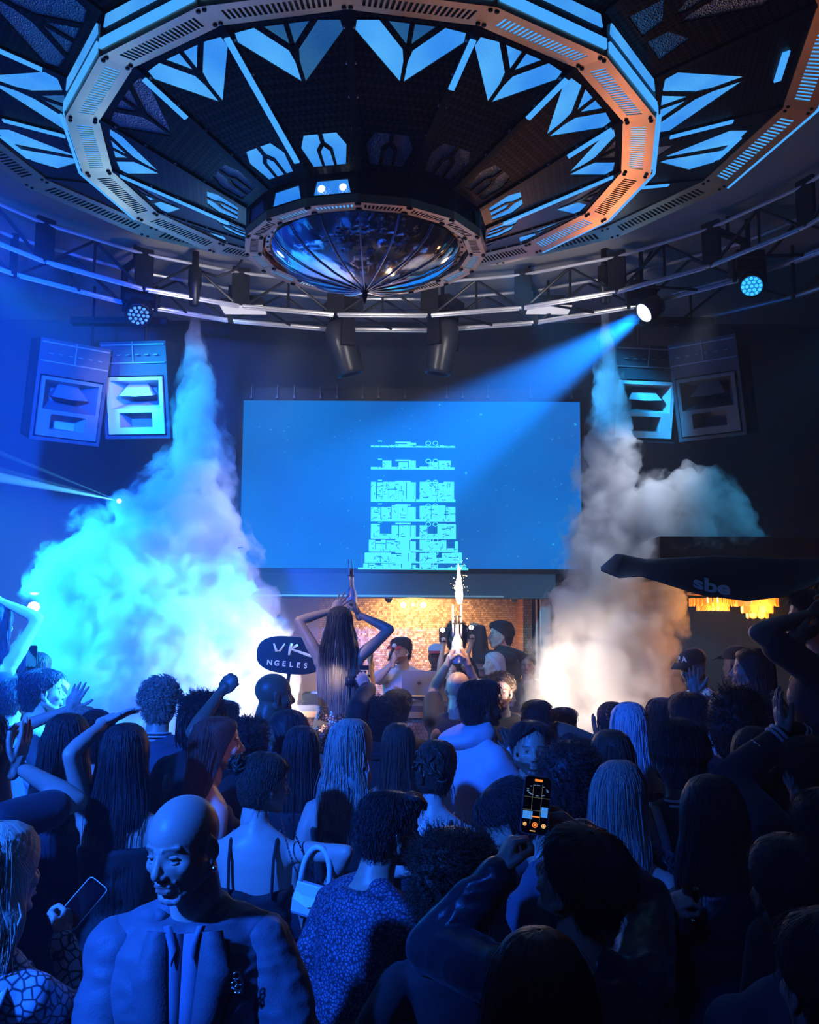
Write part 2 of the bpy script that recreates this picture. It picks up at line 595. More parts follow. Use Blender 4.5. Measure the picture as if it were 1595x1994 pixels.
def rot_obj_child(name, me, parent):
    return link(name, me, parent)


# lit slots: index of the segment, counted from the nearest to the right (+) and left (-)
ring('inner_ring_band', R1, Z1, R1i, Z1 + 0.005, 10, {-1: 'lit', -2: 'lit', -5: 'lit', -6: 'lit', -7: 'bright', 4: 'lit', 5: 'lit'})
ring('middle_ring_band', R2, Z2, R2i, Z2 + 0.02, 20, {-3: 'lit', -4: 'lit', 2: 'lit', 3: 'bright', 1: 'lit', 5: 'lit'})
ring('outer_ring_band', R3, Z3, R3i, Z3 + 0.02, 22, {4: 'lit', 3: 'lit'})

# tier panels with cut-out windows
V1 = [
    [(-0.04, 0.62), (-0.90, 0.885), (-0.87, 0.94), (-0.52, 0.955), (-0.09, 0.81), (-0.04, 0.74)],
    [(0.04, 0.62), (0.90, 0.885), (0.87, 0.94), (0.52, 0.955), (0.09, 0.81), (0.04, 0.74)],
    [(-0.04, 0.84), (-0.38, 0.955), (-0.04, 0.955)],
    [(0.04, 0.84), (0.38, 0.955), (0.04, 0.955)],
]
LOT = [
    [(-0.17, 0.06), (0.17, 0.06), (0.15, 0.165), (0.0, 0.20), (-0.15, 0.165)],
    [(-0.58, 0.06), (-0.26, 0.06), (-0.25, 0.18), (-0.06, 0.225), (-0.06, 0.285), (-0.46, 0.285), (-0.70, 0.20)],
    [(0.58, 0.06), (0.26, 0.06), (0.25, 0.18), (0.06, 0.225), (0.06, 0.285), (0.46, 0.285), (0.70, 0.20)],
]
f1 = seg_map(R1, Z1 + H1, R2i, Z2 + 0.03)
full = [(-0.985, 0), (0.985, 0), (0.985, 1), (-0.985, 1)]
pan1 = mesh_of(plate(full, V1 + LOT, f1, 0.007), 'inner_panel', M_PERF)
rv = MB()
for v in (0.1, 0.3, 0.5, 0.7, 0.9):
    for s in (-0.93, 0.93):
        rv.lathe([(0.009, 0.006), (0.009, -0.002), (0.004, -0.005)], f1(s, v, -0.003), 6)
riv1 = mesh_of(rv, 'rivets', M_PIPE)


def pane_set(polys, f):
    out = []
    for p in polys:
        q = inset_poly(p, 1.03)
        out.append(plate(q, [], f, 0.008))
    return out


def shift(f, d):
    return lambda s, v, w: f(s, v, w + d)


pm1 = {}
for st, mm in ((1, M_PLIT), (2, M_PDIM), (0, M_POFF)):
    pm1[st] = [mesh_of(x, 'pane', mm) for x in pane_set(V1 + LOT, shift(f1, 0.008))]
# states: 4 wing panes (left, right, small left, small right), lotus state
T1 = {0: ([1, 1, 2, 2], 0), 1: ([1, 1, 1, 1], 0), 2: ([1, 1, 1, 1], 0), 3: ([1, 1, 0, 0], 1), 4: ([0, 1, 0, 0], 1), 5: ([1, 1, 1, 1], 1),
      -1: ([1, 2, 2, 2], 1), -2: ([1, 1, 1, 1], 1), -3: ([0, 0, 0, 0], 0), -4: ([1, 1, 1, 1], 1), -5: ([1, 0, 1, 0], 1), -6: ([1, 1, 1, 1], 1)}
for k in range(-8, 8):
    a = (k + 0.5) * SEG
    p = rot_obj('inner_panel', pan1, a, chand)
    rot_obj_child('rivets', riv1, p)['kind'] = 'stuff'
    st, lo = T1.get(k, ([0, 0, 0, 0], 1))
    for i in range(4):
        rot_obj_child('pane', pm1[st[i]][i], p)
    for i in range(4, 7):
        rot_obj_child('pane', pm1[lo][i], p)

# seam bars with LED strips between the inner panels (on the polygon corners)


def corner(r, z):
    return Vector((0, -r, z))


def bar(ra, za, rb, zb, wid, th, off):
    d = (corner(rb, zb) - corner(ra, za))
    sl = d.normalized()
    n = Vector((1, 0, 0)).cross(sl)
    if n.z > 0:
        n = -n
    vs = []
    for p in (corner(ra, za), corner(rb, zb)):
        for w in (0, 1):
            for s in (-1, 1):
                vs.append(p + n * (off + w * th) + Vector((s * wid / 2, 0, 0)))
    return MB().add(vs, [(0, 1, 3, 2), (4, 6, 7, 5), (0, 4, 5, 1), (2, 3, 7, 6), (0, 2, 6, 4), (1, 5, 7, 3)])


def lerp(a, b, t):
    return a + (b - a) * t


sb = mesh_of(bar(R1, Z1 + H1, R2i, Z2 + 0.03, 0.035, 0.012, -0.002), 'seam_bar', M_BLACK)
strips = {}
for nm, (t0, t1) in (('long', (0.12, 0.93)), ('short', (0.62, 0.92))):
    strips[nm] = mesh_of(bar(lerp(R1, R2i, t0), lerp(Z1 + H1, Z2 + 0.03, t0), lerp(R1, R2i, t1), lerp(Z1 + H1, Z2 + 0.03, t1), 0.028, 0.010, 0.010), 'led_strip', M_LED)
S1 = {-1: 'long', 1: 'short', 2: 'short', 3: 'short', -2: 'short', -4: 'long', 4: 'long'}
for k in range(-8, 8):
    b = rot_obj('seam_bar', sb, k * SEG, chand)
    if k in S1:
        rot_obj_child('led_strip', strips[S1[k]], b)

# drum under the inner panels, with glass windows
fd = seg_map(R1, Z1 + 0.01, R1 + 1e-4, Z1 + H1)
WIN = [(-0.72, 0.30), (0.72, 0.30), (0.60, 0.80), (-0.60, 0.80)]
drum = mesh_of(plate([(-1, 0), (1, 0), (1, 1), (-1, 1)], [WIN], fd, 0.008), 'drum_panel', M_BLACK)
fw = shift(fd, 0.010)
dw = {}
for st, mm in ((0, M_POFF), (1, M_PLIT), (2, M_LEDW), (3, M_DARK)):
    dw[st] = mesh_of(plate(inset_poly(WIN, 1.06), [], fw, 0.006), 'drum_window', mm)
for k in range(-8, 8):
    p = rot_obj('drum_panel', drum, (k + 0.5) * SEG, chand)
    rot_obj_child('drum_window', dw[{-1: 1, -2: 1, -3: 0, -4: 0}.get(k, 3)], p)
bl = MB()
for x in (-0.06, 0.055):
    bl.lathe([(0.0, -0.01), (0.018, -0.006), (0.02, 0.0), (0.018, 0.004)], fd(0, 0.55, 0.012) + Vector((x, 0, 0)), 10, Matrix.Rotation(R(90), 3, 'X'))
o = bl.build('drum_bulbs', M_WHITEGLOW, chand)
o.rotation_euler = (0, 0, -0.5 * SEG)

# outer face of the middle ring: wall with two LED strips
fo = seg_map(R2, Z2 + 0.01, R2 + 1e-4, Z2 + 0.22)
riser = mesh_of(plate([(-1, 0), (1, 0), (1, 1), (-1, 1)], [], fo, 0.02), 'riser_panel', M_BLACK)
rs_a = mesh_of(plate([(-0.96, 0.10), (0.96, 0.10), (0.96, 0.34), (-0.96, 0.34)], [], shift(fo, -0.014), 0.012), 'led_strip', M_LED)
rs_b = mesh_of(plate([(-0.90, 0.58), (0.90, 0.58), (0.86, 0.86), (-0.86, 0.86)], [], shift(fo, -0.010), 0.008), 'led_strip', M_PLIT)
rim2 = mesh_of(MB().tube([(-R2 * 1.012 * COS * TAN, -R2 * 1.012 * COS, Z2 + 0.012), (R2 * 1.012 * COS * TAN, -R2 * 1.012 * COS, Z2 + 0.012)], 0.009, 6), 'rim_led', M_LED)
rim3 = mesh_of(MB().tube([(-R3 * 1.008 * COS * TAN, -R3 * 1.008 * COS, Z3 + 0.012), (R3 * 1.008 * COS * TAN, -R3 * 1.008 * COS, Z3 + 0.012)], 0.009, 6), 'rim_led', M_LED)
for k in range(-8, 8):
    p = rot_obj('riser_panel', riser, (k + 0.5) * SEG, chand)
    rot_obj_child('led_strip', rs_a, p)
    if k in (-3, -2, 1, 2, -1, 0):
        rot_obj_child('led_strip', rs_b, p)
    if k in (3, 4, 5, -4, -5):
        rot_obj('rim_led', rim2, (k + 0.5) * SEG, chand)
    if k in (3, 4):
        rot_obj('rim_led', rim3, (k + 0.5) * SEG, chand)

# outer tier panels
f2 = seg_map(R2, Z2 + 0.22, R3i, Z3 + 0.03)
VA = [
    [(-0.04, 0.64), (-0.88, 0.15), (-0.84, 0.07), (-0.50, 0.06), (-0.10, 0.30), (-0.04, 0.42)],
    [(0.04, 0.64), (0.88, 0.15), (0.84, 0.07), (0.50, 0.06), (0.10, 0.30), (0.04, 0.42)],
    [(-0.04, 0.26), (-0.38, 0.06), (-0.04, 0.06)],
    [(0.04, 0.26), (0.38, 0.06), (0.04, 0.06)],
]
VBk = [
    [(-0.10, 0.30), (-0.60, 0.72), (-0.46, 0.92), (-0.06, 0.92), (-0.04, 0.36)],
    [(0.10, 0.30), (0.60, 0.72), (0.46, 0.92), (0.06, 0.92), (0.04, 0.36)],
    [(-0.62, 0.08), (-0.08, 0.08), (-0.12, 0.22), (-0.50, 0.30)],
    [(0.62, 0.08), (0.08, 0.08), (0.12, 0.22), (0.50, 0.30)],
]
pA = mesh_of(plate(full, VA, f2, 0.007), 'outer_panel', M_PERF)
pB = mesh_of(plate(full, VBk, f2, 0.007), 'outer_panel', M_PERF)
pmA, pmB = {}, {}
for st, mm in ((1, M_PLIT), (2, M_PDIM), (0, M_POFF)):
    pmA[st] = [mesh_of(x, 'pane', mm) for x in pane_set(VA, shift(f2, 0.008))]
    pmB[st] = [mesh_of(x, 'pane', mm) for x in pane_set(VBk, shift(f2, 0.008))]
tg = mesh_of(plate([(-0.30, 0.86), (0.30, 0.86), (0.30, 0.91), (-0.30, 0.91)], [], shift(f2, -0.012), 0.010), 'led_strip', M_LED)
T2 = {3: ('A', [1, 1, 1, 1]), 4: ('B', [1, 1, 0, 0]), 5: ('A', [1, 1, 1, 1]), 2: ('B', [0, 0, 0, 0]), 1: ('A', [0, 0, 0, 0]), 0: ('B', [0, 0, 0, 0]),
      -1: ('B', [2, 2, 2, 2]), -2: ('A', [2, 2, 0, 0]), -3: ('A', [0, 0, 0, 0]), -4: ('A', [1, 1, 2, 2]), -5: ('B', [1, 1, 0, 0]), -6: ('A', [1, 1, 1, 1])}
sb2 = mesh_of(bar(R2, Z2 + 0.22, R3i, Z3 + 0.03, 0.04, 0.012, -0.002), 'seam_bar', M_BLACK)
st2 = mesh_of(bar(lerp(R2, R3i, .15), lerp(Z2 + .22, Z3 + .03, .15), lerp(R2, R3i, .62), lerp(Z2 + .22, Z3 + .03, .62), 0.03, 0.010, 0.010), 'led_strip', M_LED)
for k in range(-8, 8):
    kind, st = T2.get(k, ('A', [0, 0, 0, 0]))
    p = rot_obj('outer_panel', pA if kind == 'A' else pB, (k + 0.5) * SEG, chand)
    for i in range(4):
        rot_obj_child('pane', (pmA if kind == 'A' else pmB)[st[i]][i], p)
    if k in (3, 4, -4, -5):
        rot_obj_child('led_strip', tg, p)
    b = rot_obj('seam_bar', sb2, k * SEG, chand)
    if k in (-3, -4, 4, 5, -2):
        rot_obj_child('led_strip', st2, b)
# back shell that closes the tiers against the ceiling
sh = MB()
prof = [(R1 + 0.03, Z1 + H1 + 0.06), (R2 - 0.08, Z2 + 0.10), (R2 - 0.06, Z2 + 0.30), (R3 - 0.06, Z3 + 0.10), (R3, Z3 + 0.13), (R3, 0.0)]
sh.lathe(prof, (0, 0, 0), 32)
sh.f = [f_ for f_ in sh.f if len(f_) == 4]
sh.mi = [0] * len(sh.f)
sh.build('back_shell', M_DARK, chand)

# mirrored bowl of petals, flange, ribs and finial
BP = [(0.545, 0.02), (0.50, -0.035), (0.43, -0.085), (0.34, -0.13), (0.24, -0.165), (0.14, -0.19), (0.06, -0.207), (0.02, -0.215)]
pet = MB()
vs, fs = [], []
NS = 6
for i, (r, z) in enumerate(BP):
    for j in range(NS + 1):
        u = -1 + 2 * j / NS
        a = u * SEG / 2
        bul = 1 + 0.012 * (1 - u * u)
        vs.append((r * bul * math.sin(a), -r * bul * math.cos(a), Z1 + z))
for i in range(len(BP) - 1):
    for j in range(NS):
        q = i * (NS + 1) + j
        fs.append((q, q + 1, q + NS + 2, q + NS + 1))
pet.add(vs, fs)
petm = mesh_of(pet, 'mirror_petal', M_CHROME, True)
ribm = mesh_of(MB().tube([(0, -r * 1.012, Z1 + z - 0.003) for r, z in BP], 0.004, 6), 'petal_rib', mat('polished_rib', (0.85, 0.92, 1.0), 0.38, 0.5))
for k in range(-8, 8):
    rot_obj('mirror_petal', petm, (k + 0.5) * SEG, chand)
    rot_obj('petal_rib', ribm, k * SEG, chand)
fl = MB()
n = 64
vs, fs = [], []
for i in range(n):
    a = 2 * PI * i / n
    sc_ = 0.590 - 0.018 * abs(math.sin(8 * a))
    for r, z in ((sc_, Z1 + 0.035), (0.535, Z1 + 0.03), (0.535, Z1 + 0.045), (sc_, Z1 + 0.05)):
        vs.append((r * math.sin(a), -r * math.cos(a), z))
for i in range(n):
    j = (i + 1) % n
    for q in range(4):
        q2 = (q + 1) % 4
        fs.append((i * 4 + q, j * 4 + q, j * 4 + q2, i * 4 + q2))
fl.add(vs, fs).build('bowl_flange', M_BRONZE, chand)
fb = MB()
for i in range(48):
    a = 2 * PI * (i + .5) / 48
    fb.lathe([(0.007, 0.004), (0.007, -0.003)], (0.562 * math.sin(a), -0.562 * math.cos(a), Z1 + 0.031), 6)
fb.build('flange_bolts', M_BLACK, chand)['kind'] = 'stuff'
fin = MB().lathe([(0.0, -0.30), (0.012, -0.262), (0.020, -0.245), (0.014, -0.232), (0.022, -0.225), (0.035, -0.214), (0.034, -0.206), (0.0, -0.203)], (0, 0, Z1), 12)
fin.build('finial', M_BLACK, chand, True)
# inner wall between band and bowl
iw = MB().lathe([(R1i * 0.985, Z1 + 0.006), (R1i * 0.985, Z1 + 0.12), (0.52, Z1 + 0.12)], (0, 0, 0), 32)
iw.f = [f_ for f_ in iw.f if len(f_) == 4]
iw.mi = [0] * len(iw.f)
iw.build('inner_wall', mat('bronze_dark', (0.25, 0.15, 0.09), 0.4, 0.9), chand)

# ------------------------------------------------------------------ ring truss round the chandelier
NT = 24
ZB, ZT = 5.15, 5.46
RI, RO = 0.64 * D0, 0.64 * D0 + 0.46
truss = empty('ring_truss', (CX, CY, ZB))
tag(truss, 'round black box truss with bright steel pipes circling the chandelier', 'truss')
tz = ZT - ZB


def tpt(k, r, z):
    a = 2 * PI * k / NT
    return Vector((r * math.sin(a), r * math.cos(a), z))


def cyl_mesh(name, a, b, r, m, n=8):
    return mesh_of(MB().tube([a, b], r, n), name, m)


ko = 0.5
cm = {}
for nm, r, z, rad in (('ci', RI, 0, 0.018), ('co', RO, 0, 0.018), ('ti', RI, tz, 0.015), ('to', RO, tz, 0.015)):
    cm[nm] = cyl_mesh('chord_pipe', tpt(-0.48, r, z), tpt(0.48, r, z), rad, M_PIPE, 10)
# second thin lighting pipe under each chord
lp = {}
for nm, r in (('li', RI), ('lo', RO)):
    lp[nm] = cyl_mesh('light_bar', tpt(-0.47, r - 0.05, -0.035), tpt(0.47, r - 0.05, -0.035), 0.010, M_PIPE, 8)
dg = [mesh_of(MB().tube([tpt(-0.47, r, 0), tpt(0, r, tz)], 0.013, 6).tube([tpt(0, r, tz), tpt(0.47, r, 0)], 0.013, 6), 'diagonal_brace', M_BRACE) for r in (RI, RO)]
vt = mesh_of(MB().tube([tpt(0, RI, 0.0), tpt(0, RI, tz)], 0.012, 6), 'upright_brace', M_BRACE)
cr_ = mesh_of(MB().tube([tpt(-0.25, RI, 0.0), tpt(0.1, RO, 0)], 0.012, 6), 'cross_brace', M_BRACE)
jp = MB()
jp.box(tpt(0.5, RI, tz / 2 + 0.03), (0.16, 0.03, tz + 0.04), Matrix.Rotation(-0.5 * 2 * PI / NT, 3, 'Z'))
jpm = mesh_of(jp, 'junction_plate', M_BRACE)
jo = MB()
jo.box(tpt(0.5, RO, tz / 2), (0.05, 0.04, tz + 0.06), Matrix.Rotation(-0.5 * 2 * PI / NT, 3, 'Z'))
jom = mesh_of(jo, 'coupler', M_BLACK)
for k in range(-7, 8):
    a = -2 * PI * k / NT
    for nm in ('ci', 'co', 'ti', 'to'):
        rot_obj('chord_pipe', cm[nm], a, truss)
    for nm in ('li', 'lo'):
        rot_obj('light_bar', lp[nm], a, truss)
    for d in dg:
        rot_obj('diagonal_brace', d, a, truss)
    rot_obj('upright_brace', vt, a, truss)
    rot_obj('cross_brace', cr_, a, truss)
    rot_obj('junction_plate', jpm, a, truss)
    rot_obj('coupler', jom, a, truss)
hg = mesh_of(MB().tube([tpt(0.5, RI + 0.23, tz), tpt(0.5, RI + 0.23, ZC - ZB)], 0.015, 6).box(tpt(0.5, RI + 0.23, tz), (0.05, 0.5, 0.04), Matrix.Rotation(-0.5 * 2 * PI / NT, 3, 'Z')), 'hanger_rod', M_BRACE)
for k in (-7, -5, -3, -1, 1, 3, 5):
    rot_obj('hanger_rod', hg, -2 * PI * k / NT, truss)
# outer wall-side truss at the right and the left rim
for (nm, lab, k0, k1, rr) in (('rear_truss', 'outer truss run with grey pipes behind the lit moving head on the right', 3, 8, RO + 0.75), ('rear_truss', 'outer truss run in blue haze above the left loudspeakers', -8, -3, RO + 0.75)):
    t = empty(nm, (CX, CY, ZB))
    tag(t, lab, 'truss')
    c1 = cyl_mesh('chord_pipe', tpt(-0.48, rr, 0), tpt(0.48, rr, 0), 0.022, M_PIPE, 8)
    c2 = cyl_mesh('chord_pipe', tpt(-0.48, rr, tz), tpt(0.48, rr, tz), 0.022, M_PIPE, 8)
    c3 = mesh_of(MB().tube([tpt(-0.47, rr, 0), tpt(0, rr, tz)], 0.012, 6).tube([tpt(0, rr, tz), tpt(0.47, rr, 0)], 0.012, 6), 'diagonal_brace', M_BRACE)
    c4 = mesh_of(MB().tube([tpt(0.5, rr, 0), tpt(0.5, rr, ZC - ZB)], 0.016, 6), 'hanger_rod', M_BRACE)
    for k in range(k0, k1):
        a = -2 * PI * k / NT
        for c_, n_ in ((c1, 'chord_pipe'), (c2, 'chord_pipe'), (c3, 'diagonal_brace'), (c4, 'hanger_rod')):
            rot_obj(n_, c_, a, t)

# ------------------------------------------------------------------ fixtures on the truss


def moving_head(px, py, y, tilt, yaw, label, lens=None, group='moving heads on the ring truss', s=1.0):
    """hung base box, U-shaped yoke and a barrel head"""
    top = P(px, py, y)
    h = empty('moving_head', top, (0, 0, yaw))
    tag(h, label, 'stage light', group)
    b = MB()
    b.box((0, 0, -0.045 * s), (0.26 * s, 0.24 * s, 0.09 * s)).box((0, 0, -0.10 * s), (0.2 * s, 0.2 * s, 0.03 * s))
    b.tube([(0, 0, 0), (0, 0, 0.2)], 0.02, 8).box((0, 0, 0.19), (0.06, 0.5, 0.04))
    b.build('base', M_BRACE, h)
    yk = MB()
    for sx in (-1, 1):
        yk.box((sx * 0.135 * s, 0, -0.24 * s), (0.04 * s, 0.11 * s, 0.26 * s), taper=0.8)
    yk.box((0, 0, -0.118 * s), (0.30 * s, 0.12 * s, 0.03 * s))
    yk.build('yoke', M_BLACK, h)
    hd_ = empty('head', (0, 0, -0.32 * s), (tilt, 0, 0))
    hd_.parent = h
    MB().lathe([(0.0, 0.17 * s), (0.07 * s, 0.165 * s), (0.105 * s, 0.12 * s), (0.115 * s, 0.0), (0.11 * s, -0.12 * s), (0.10 * s, -0.22 * s), (0.10 * s, -0.245 * s), (0.085 * s, -0.245 * s), (0.08 * s, -0.22 * s), (0.0, -0.22 * s)], n=24).build('head_shell', mat('dark_plastic', (0.03, 0.033, 0.04), 0.35), hd_, True)
    g = MB().lathe([(0.0, -0.226 * s), (0.06 * s, -0.232 * s), (0.082 * s, -0.222 * s)], n=24)
    g.build('lens', lens or mat('dark_lens', (0.03, 0.035, 0.05), 0.05, coat=1.0), hd_, True)
    return h


moving_head(668, 588, 8.90, R(-16), R(112), 'grey moving head light hanging left of centre under the truss, tilted down', s=1.28)
moving_head(862, 586, 8.92, R(10), R(60), 'grey moving head light hanging right of centre under the truss, pointing down', s=1.28)


def par(px, py, y, aim, label, m_ring, m_cell, s=1.0, grp='LED wash lights'):
    """LED wash: barrel with a ring of lens cells, aimed at a point"""
    c = P(px, py, y)
    h = empty('wash_light', c)
    tag(h, label, 'stage light', grp)
    q = (Vector(aim) - c).to_track_quat('-Z', 'Y').to_matrix()
    MB().lathe([(0.05 * s, 0.24 * s), (0.11 * s, 0.22 * s), (0.13 * s, 0.10 * s), (0.125 * s, 0.012 * s), (0.112 * s, 0.0), (0.105 * s, 0.016 * s), (0.0, 0.016 * s)], n=24, mat3=q).build('shell', M_BRACE, h, True)
    MB().lathe([(0.0, 0.008 * s), (0.104 * s, 0.008 * s), (0.104 * s, 0.014 * s)], n=24, mat3=q).build('lens_plate', m_ring, h)
    cells = [(0, 0)] + [(0.045 * s * math.cos(i * PI / 3), 0.045 * s * math.sin(i * PI / 3)) for i in range(6)] + [(0.083 * s * math.cos(i * PI / 6), 0.083 * s * math.sin(i * PI / 6)) for i in range(12)]
    for (x, y_) in cells:
        MB().lathe([(0.0, -0.006 * s), (0.012 * s, -0.003 * s), (0.017 * s, 0.008 * s)], q @ Vector((x, y_, 0)), 10, q).build('lens_cell', m_cell, h, True)
    yk = MB()
    top = Vector((0, 0.05, 0.34 * s))
    for sx in (-1, 1):
        yk.tube([(sx * 0.15 * s, 0.03, 0.05), (sx * 0.15 * s, 0.05, 0.30 * s), top], 0.018, 6)
    yk.tube([top, top + Vector((0, 0, 0.3))], 0.02, 6)
    yk.box((0, 0.1, 0.22), (0.28 * s, 0.22, 0.16))
    yk.build('yoke', M_BRACE, h)
    return h


M_HOT = mat('hot_lens', (1, 1, 1), 0.4, emit=(0.7, 0.9, 1.0), estr=14)
BEAM_A = P(1253, 610, 8.05)
BEAM_T = P(840, 885, 7.5)
par(1253, 610, 8.05, BEAM_T, 'lit wash light throwing a blue beam at the right of the truss', M_HOT, M_HOT, 0.80)
par(1464, 558, 7.25, P(1464, 1000, 5.0), 'cyan LED wash light at the far right of the truss, cells visible', mat('cell_plate', (0.0, 0.03, 0.1), 0.4, emit=(0.01, 0.22, 0.6), estr=1.0), M_CYANGLOW, 0.80)
par(270, 615, 8.2, P(300, 1000, 6.5), 'dark LED wash light above the left loudspeakers, cells glinting', M_DARK, mat('faint_cells', (0.3, 0.4, 0.5), 0.1, emit=(0.1, 0.4, 0.8), estr=0.6), 0.95)
lamp('wash_beam', 'SPOT', BEAM_A + (BEAM_T - BEAM_A).normalized() * 0.03, BEAM_T, 40000, (0.006, 0.22, 1.0), 0.05, 24, 0.5)
lamp('wash_beam_soft', 'SPOT', P(1464, 562, 7.2), P(1330, 800, 7.4), 40, (0.02, 0.2, 1.0), 0.05, 22, 0.5)
# flat LED panels
for (px, lab) in ((475, 'flat white LED panel light hung under the truss left of centre'), (1068, 'flat white LED panel light hung under the truss right of centre')):
    c = P(px, 606, 8.72)
    t = empty('panel_light', c, (0, 0, 0))
    tag(t, lab, 'stage light', 'flat panel lights')
    MB().box((0, 0, 0.05), (0.40, 0.26, 0.07)).box((0, 0, 0.11), (0.3, 0.1, 0.06)).tube([(0, 0, 0.1), (0, 0, 0.3)], 0.015, 6).build('housing', M_BRACE, t)
    MB().box((0, -0.02, 0.008), (0.40, 0.24, 0.012)).build('diffuser', mat('white_diffuser', (0.8, 0.8, 0.8), 0.5, emit=(0.8, 0.72, 0.72), estr=0.75), t)
# CO2 jet nozzles
JL, JR = P(378, 596, 8.2), P(1178, 592, 8.2)
for (c, lab) in ((JL, 'black smoke jet nozzle at the top of the left smoke column'), (JR, 'black smoke jet nozzle at the top of the right smoke column')):
    t = empty('smoke_jet', c)
    tag(t, lab, 'smoke machine', 'smoke jets')
    MB().lathe([(0.03, 0.0), (0.045, 0.01), (0.05, 0.16), (0.06, 0.18), (0.06, 0.34), (0.03, 0.36), (0.03, 0.5)], n=16).build('nozzle', M_BRACE, t, True)
    MB().tube([(0.03, 0, 0.33), (0.2, 0.02, 0.28), (0.35, 0.05, 0.36), (0.45, 0.06, 0.52)], 0.012, 6).build('hose', M_DARK, t, True)

# ------------------------------------------------------------------ loudspeakers


def cabinet(px, py, y, yaw, tilt, w, h, label, m_horn):
    c = P(px, py, y)
    t = empty('loudspeaker', c, (tilt, 0, yaw))
    tag(t, label, 'loudspeaker')
    d = 0.62
    # front face on -Y side of the local frame at y = 0; cabinet extends to +Y and narrows
    b = MB()
    hw, hh = w / 2, h / 2
    fr = [(-hw, 0, -hh), (hw, 0, -hh), (hw, 0, hh), (-hw, 0, hh)]
    bk = [(-hw * .7, d, -hh), (hw * .7, d, -hh), (hw * .7, d, hh), (-hw * .7, d, hh)]
    iz0, iz1, ix = -hh + 0.03, hh * 0.30, hw - 0.03
    inn = [(-ix, 0, iz0), (ix, 0, iz0), (ix, 0, iz1), (-ix, 0, iz1)]
    ib = [(x, 0.34, z) for x, _, z in inn]
    vs = fr + bk + inn + ib
    fs = [(4, 5, 6, 7), (0, 4, 7, 3), (1, 2, 6, 5), (0, 1, 5, 4), (3, 7, 6, 2), (0, 8, 9, 1), (1, 9, 10, 2), (2, 10, 11, 3), (3, 11, 8, 0), (8, 12, 13, 9), (9, 13, 14, 10), (10, 14, 15, 11), (11, 15, 12, 8), (12, 13, 14, 15)]
    b.add(vs, fs)
    b.build('cabinet', mat('speaker_paint', (0.03, 0.034, 0.042), 0.45), t)
    # grille strip at the top: vent bar with slots and a handle seam
    g = MB()
    zt = hh * 0.72
    g.box((0, -0.006, hh - 0.03), (w * 0.96, 0.012, 0.012)).box((0, -0.006, hh * 0.56), (w * 0.96, 0.012, 0.01)).box((0, -0.006, hh * 0.78), (0.008, 0.012, hh * 0.42))
    for i in range(6):
        g.box((-hw * 0.7 + i * hw * 0.28, -0.01, zt), (0.035, 0.02, 0.008))
    g.build('rigging_rail', mat('rail_grey', (0.25, 0.27, 0.3), 0.35, 0.6), t)
    # horn moulding: frame ring + flared throat + phase wedge + port
    hz0, hz1, hx = iz0 + 0.012, iz1 - 0.012, ix - 0.012
    pz = hz0 + 0.06
    pz1 = pz + 0.13
    hb = pz1 + 0.035
    fm = lambda s, v, w_: Vector((s, -0.018 + w_, v))
    px0 = hx * 0.58
    frame = plate([(-hx, hz0), (hx, hz0), (hx, hz1), (-hx, hz1)], [[(-hx * .88, hb), (hx * .88, hb), (hx * .88, hz1 - 0.03), (-hx * .88, hz1 - 0.03)], [(-px0, pz), (px0, pz), (px0, pz1), (-px0, pz1)]], fm, 0.03)
    frame.build('horn_frame', m_horn, t)
    mo = [(-hx * .88, -0.01, hb), (hx * .88, -0.01, hb), (hx * .88, -0.01, hz1 - .03), (-hx * .88, -0.01, hz1 - .03)]
    zc = (hb + hz1 - .03) / 2
    th = [(-hx * .40, 0.26, zc - 0.05), (hx * .40, 0.26, zc - 0.05), (hx * .40, 0.26, zc + 0.06), (-hx * .40, 0.26, zc + 0.06)]
    MB().add(mo + th, [(0, 1, 5, 4), (1, 2, 6, 5), (2, 3, 7, 6), (3, 0, 4, 7), (4, 5, 6, 7)]).build('horn_throat', m_horn, t)
    # wedge: a roof-shaped vane over the throat
    wv = [(-hx * .60, 0.0, zc - 0.01), (hx * .60, 0.0, zc - 0.01), (0, -0.012, zc - 0.018), (-hx * .30, 0.10, hz1 - .045), (hx * .30, 0.10, hz1 - .045), (-hx * .5, 0.2, zc), (hx * .5, 0.2, zc)]
    MB().add(wv, [(0, 2, 4, 3), (2, 1, 4), (0, 5, 6, 1), (0, 1, 2), (0, 3, 5), (1, 6, 4), (3, 4, 6, 5)]).build('wave_guide', m_horn, t)
    pt_ = [(-px0, -0.01, pz), (px0, -0.01, pz), (px0, -0.01, pz1), (-px0, -0.01, pz1)]
    pb = [(x * .85, 0.2, z) for x, _, z in pt_]
    MB().add(pt_ + pb, [(0, 1, 5, 4), (1, 2, 6, 5), (2, 3, 7, 6), (3, 0, 4, 7), (4, 5, 6, 7)]).build('bass_port', mat('port_grey', (0.30, 0.31, 0.33), 0.6), t)
    return t


M_HORN = mat('white_horn', (0.44, 0.42, 0.43), 0.45)
M_HORND = mat('shaded_horn', (0.09, 0.095, 0.105), 0.5)  # outer horns: shade put into a darker copy of the white horn
cabinet(263, 760, 8.25, R(-6), R(14), 0.60, 0.86, 'left loudspeaker facing forward with white horn beside the smoke column', M_HORN)
cabinet(138, 766, 8.0, R(38), R(14), 0.60, 0.86, 'outer left loudspeaker turned inward, hazy blue, horn coloured darker as in shade', M_HORND)
cabinet(1258, 768, 8.3, R(8), R(14), 0.60, 0.86, 'right loudspeaker with white horn half hidden by the smoke column', M_HORN)
cabinet(1376, 758, 8.05, R(-38), R(14), 0.60, 0.86, 'outer right loudspeaker turned inward, dark, with horn coloured darker as in shade', M_HORND)
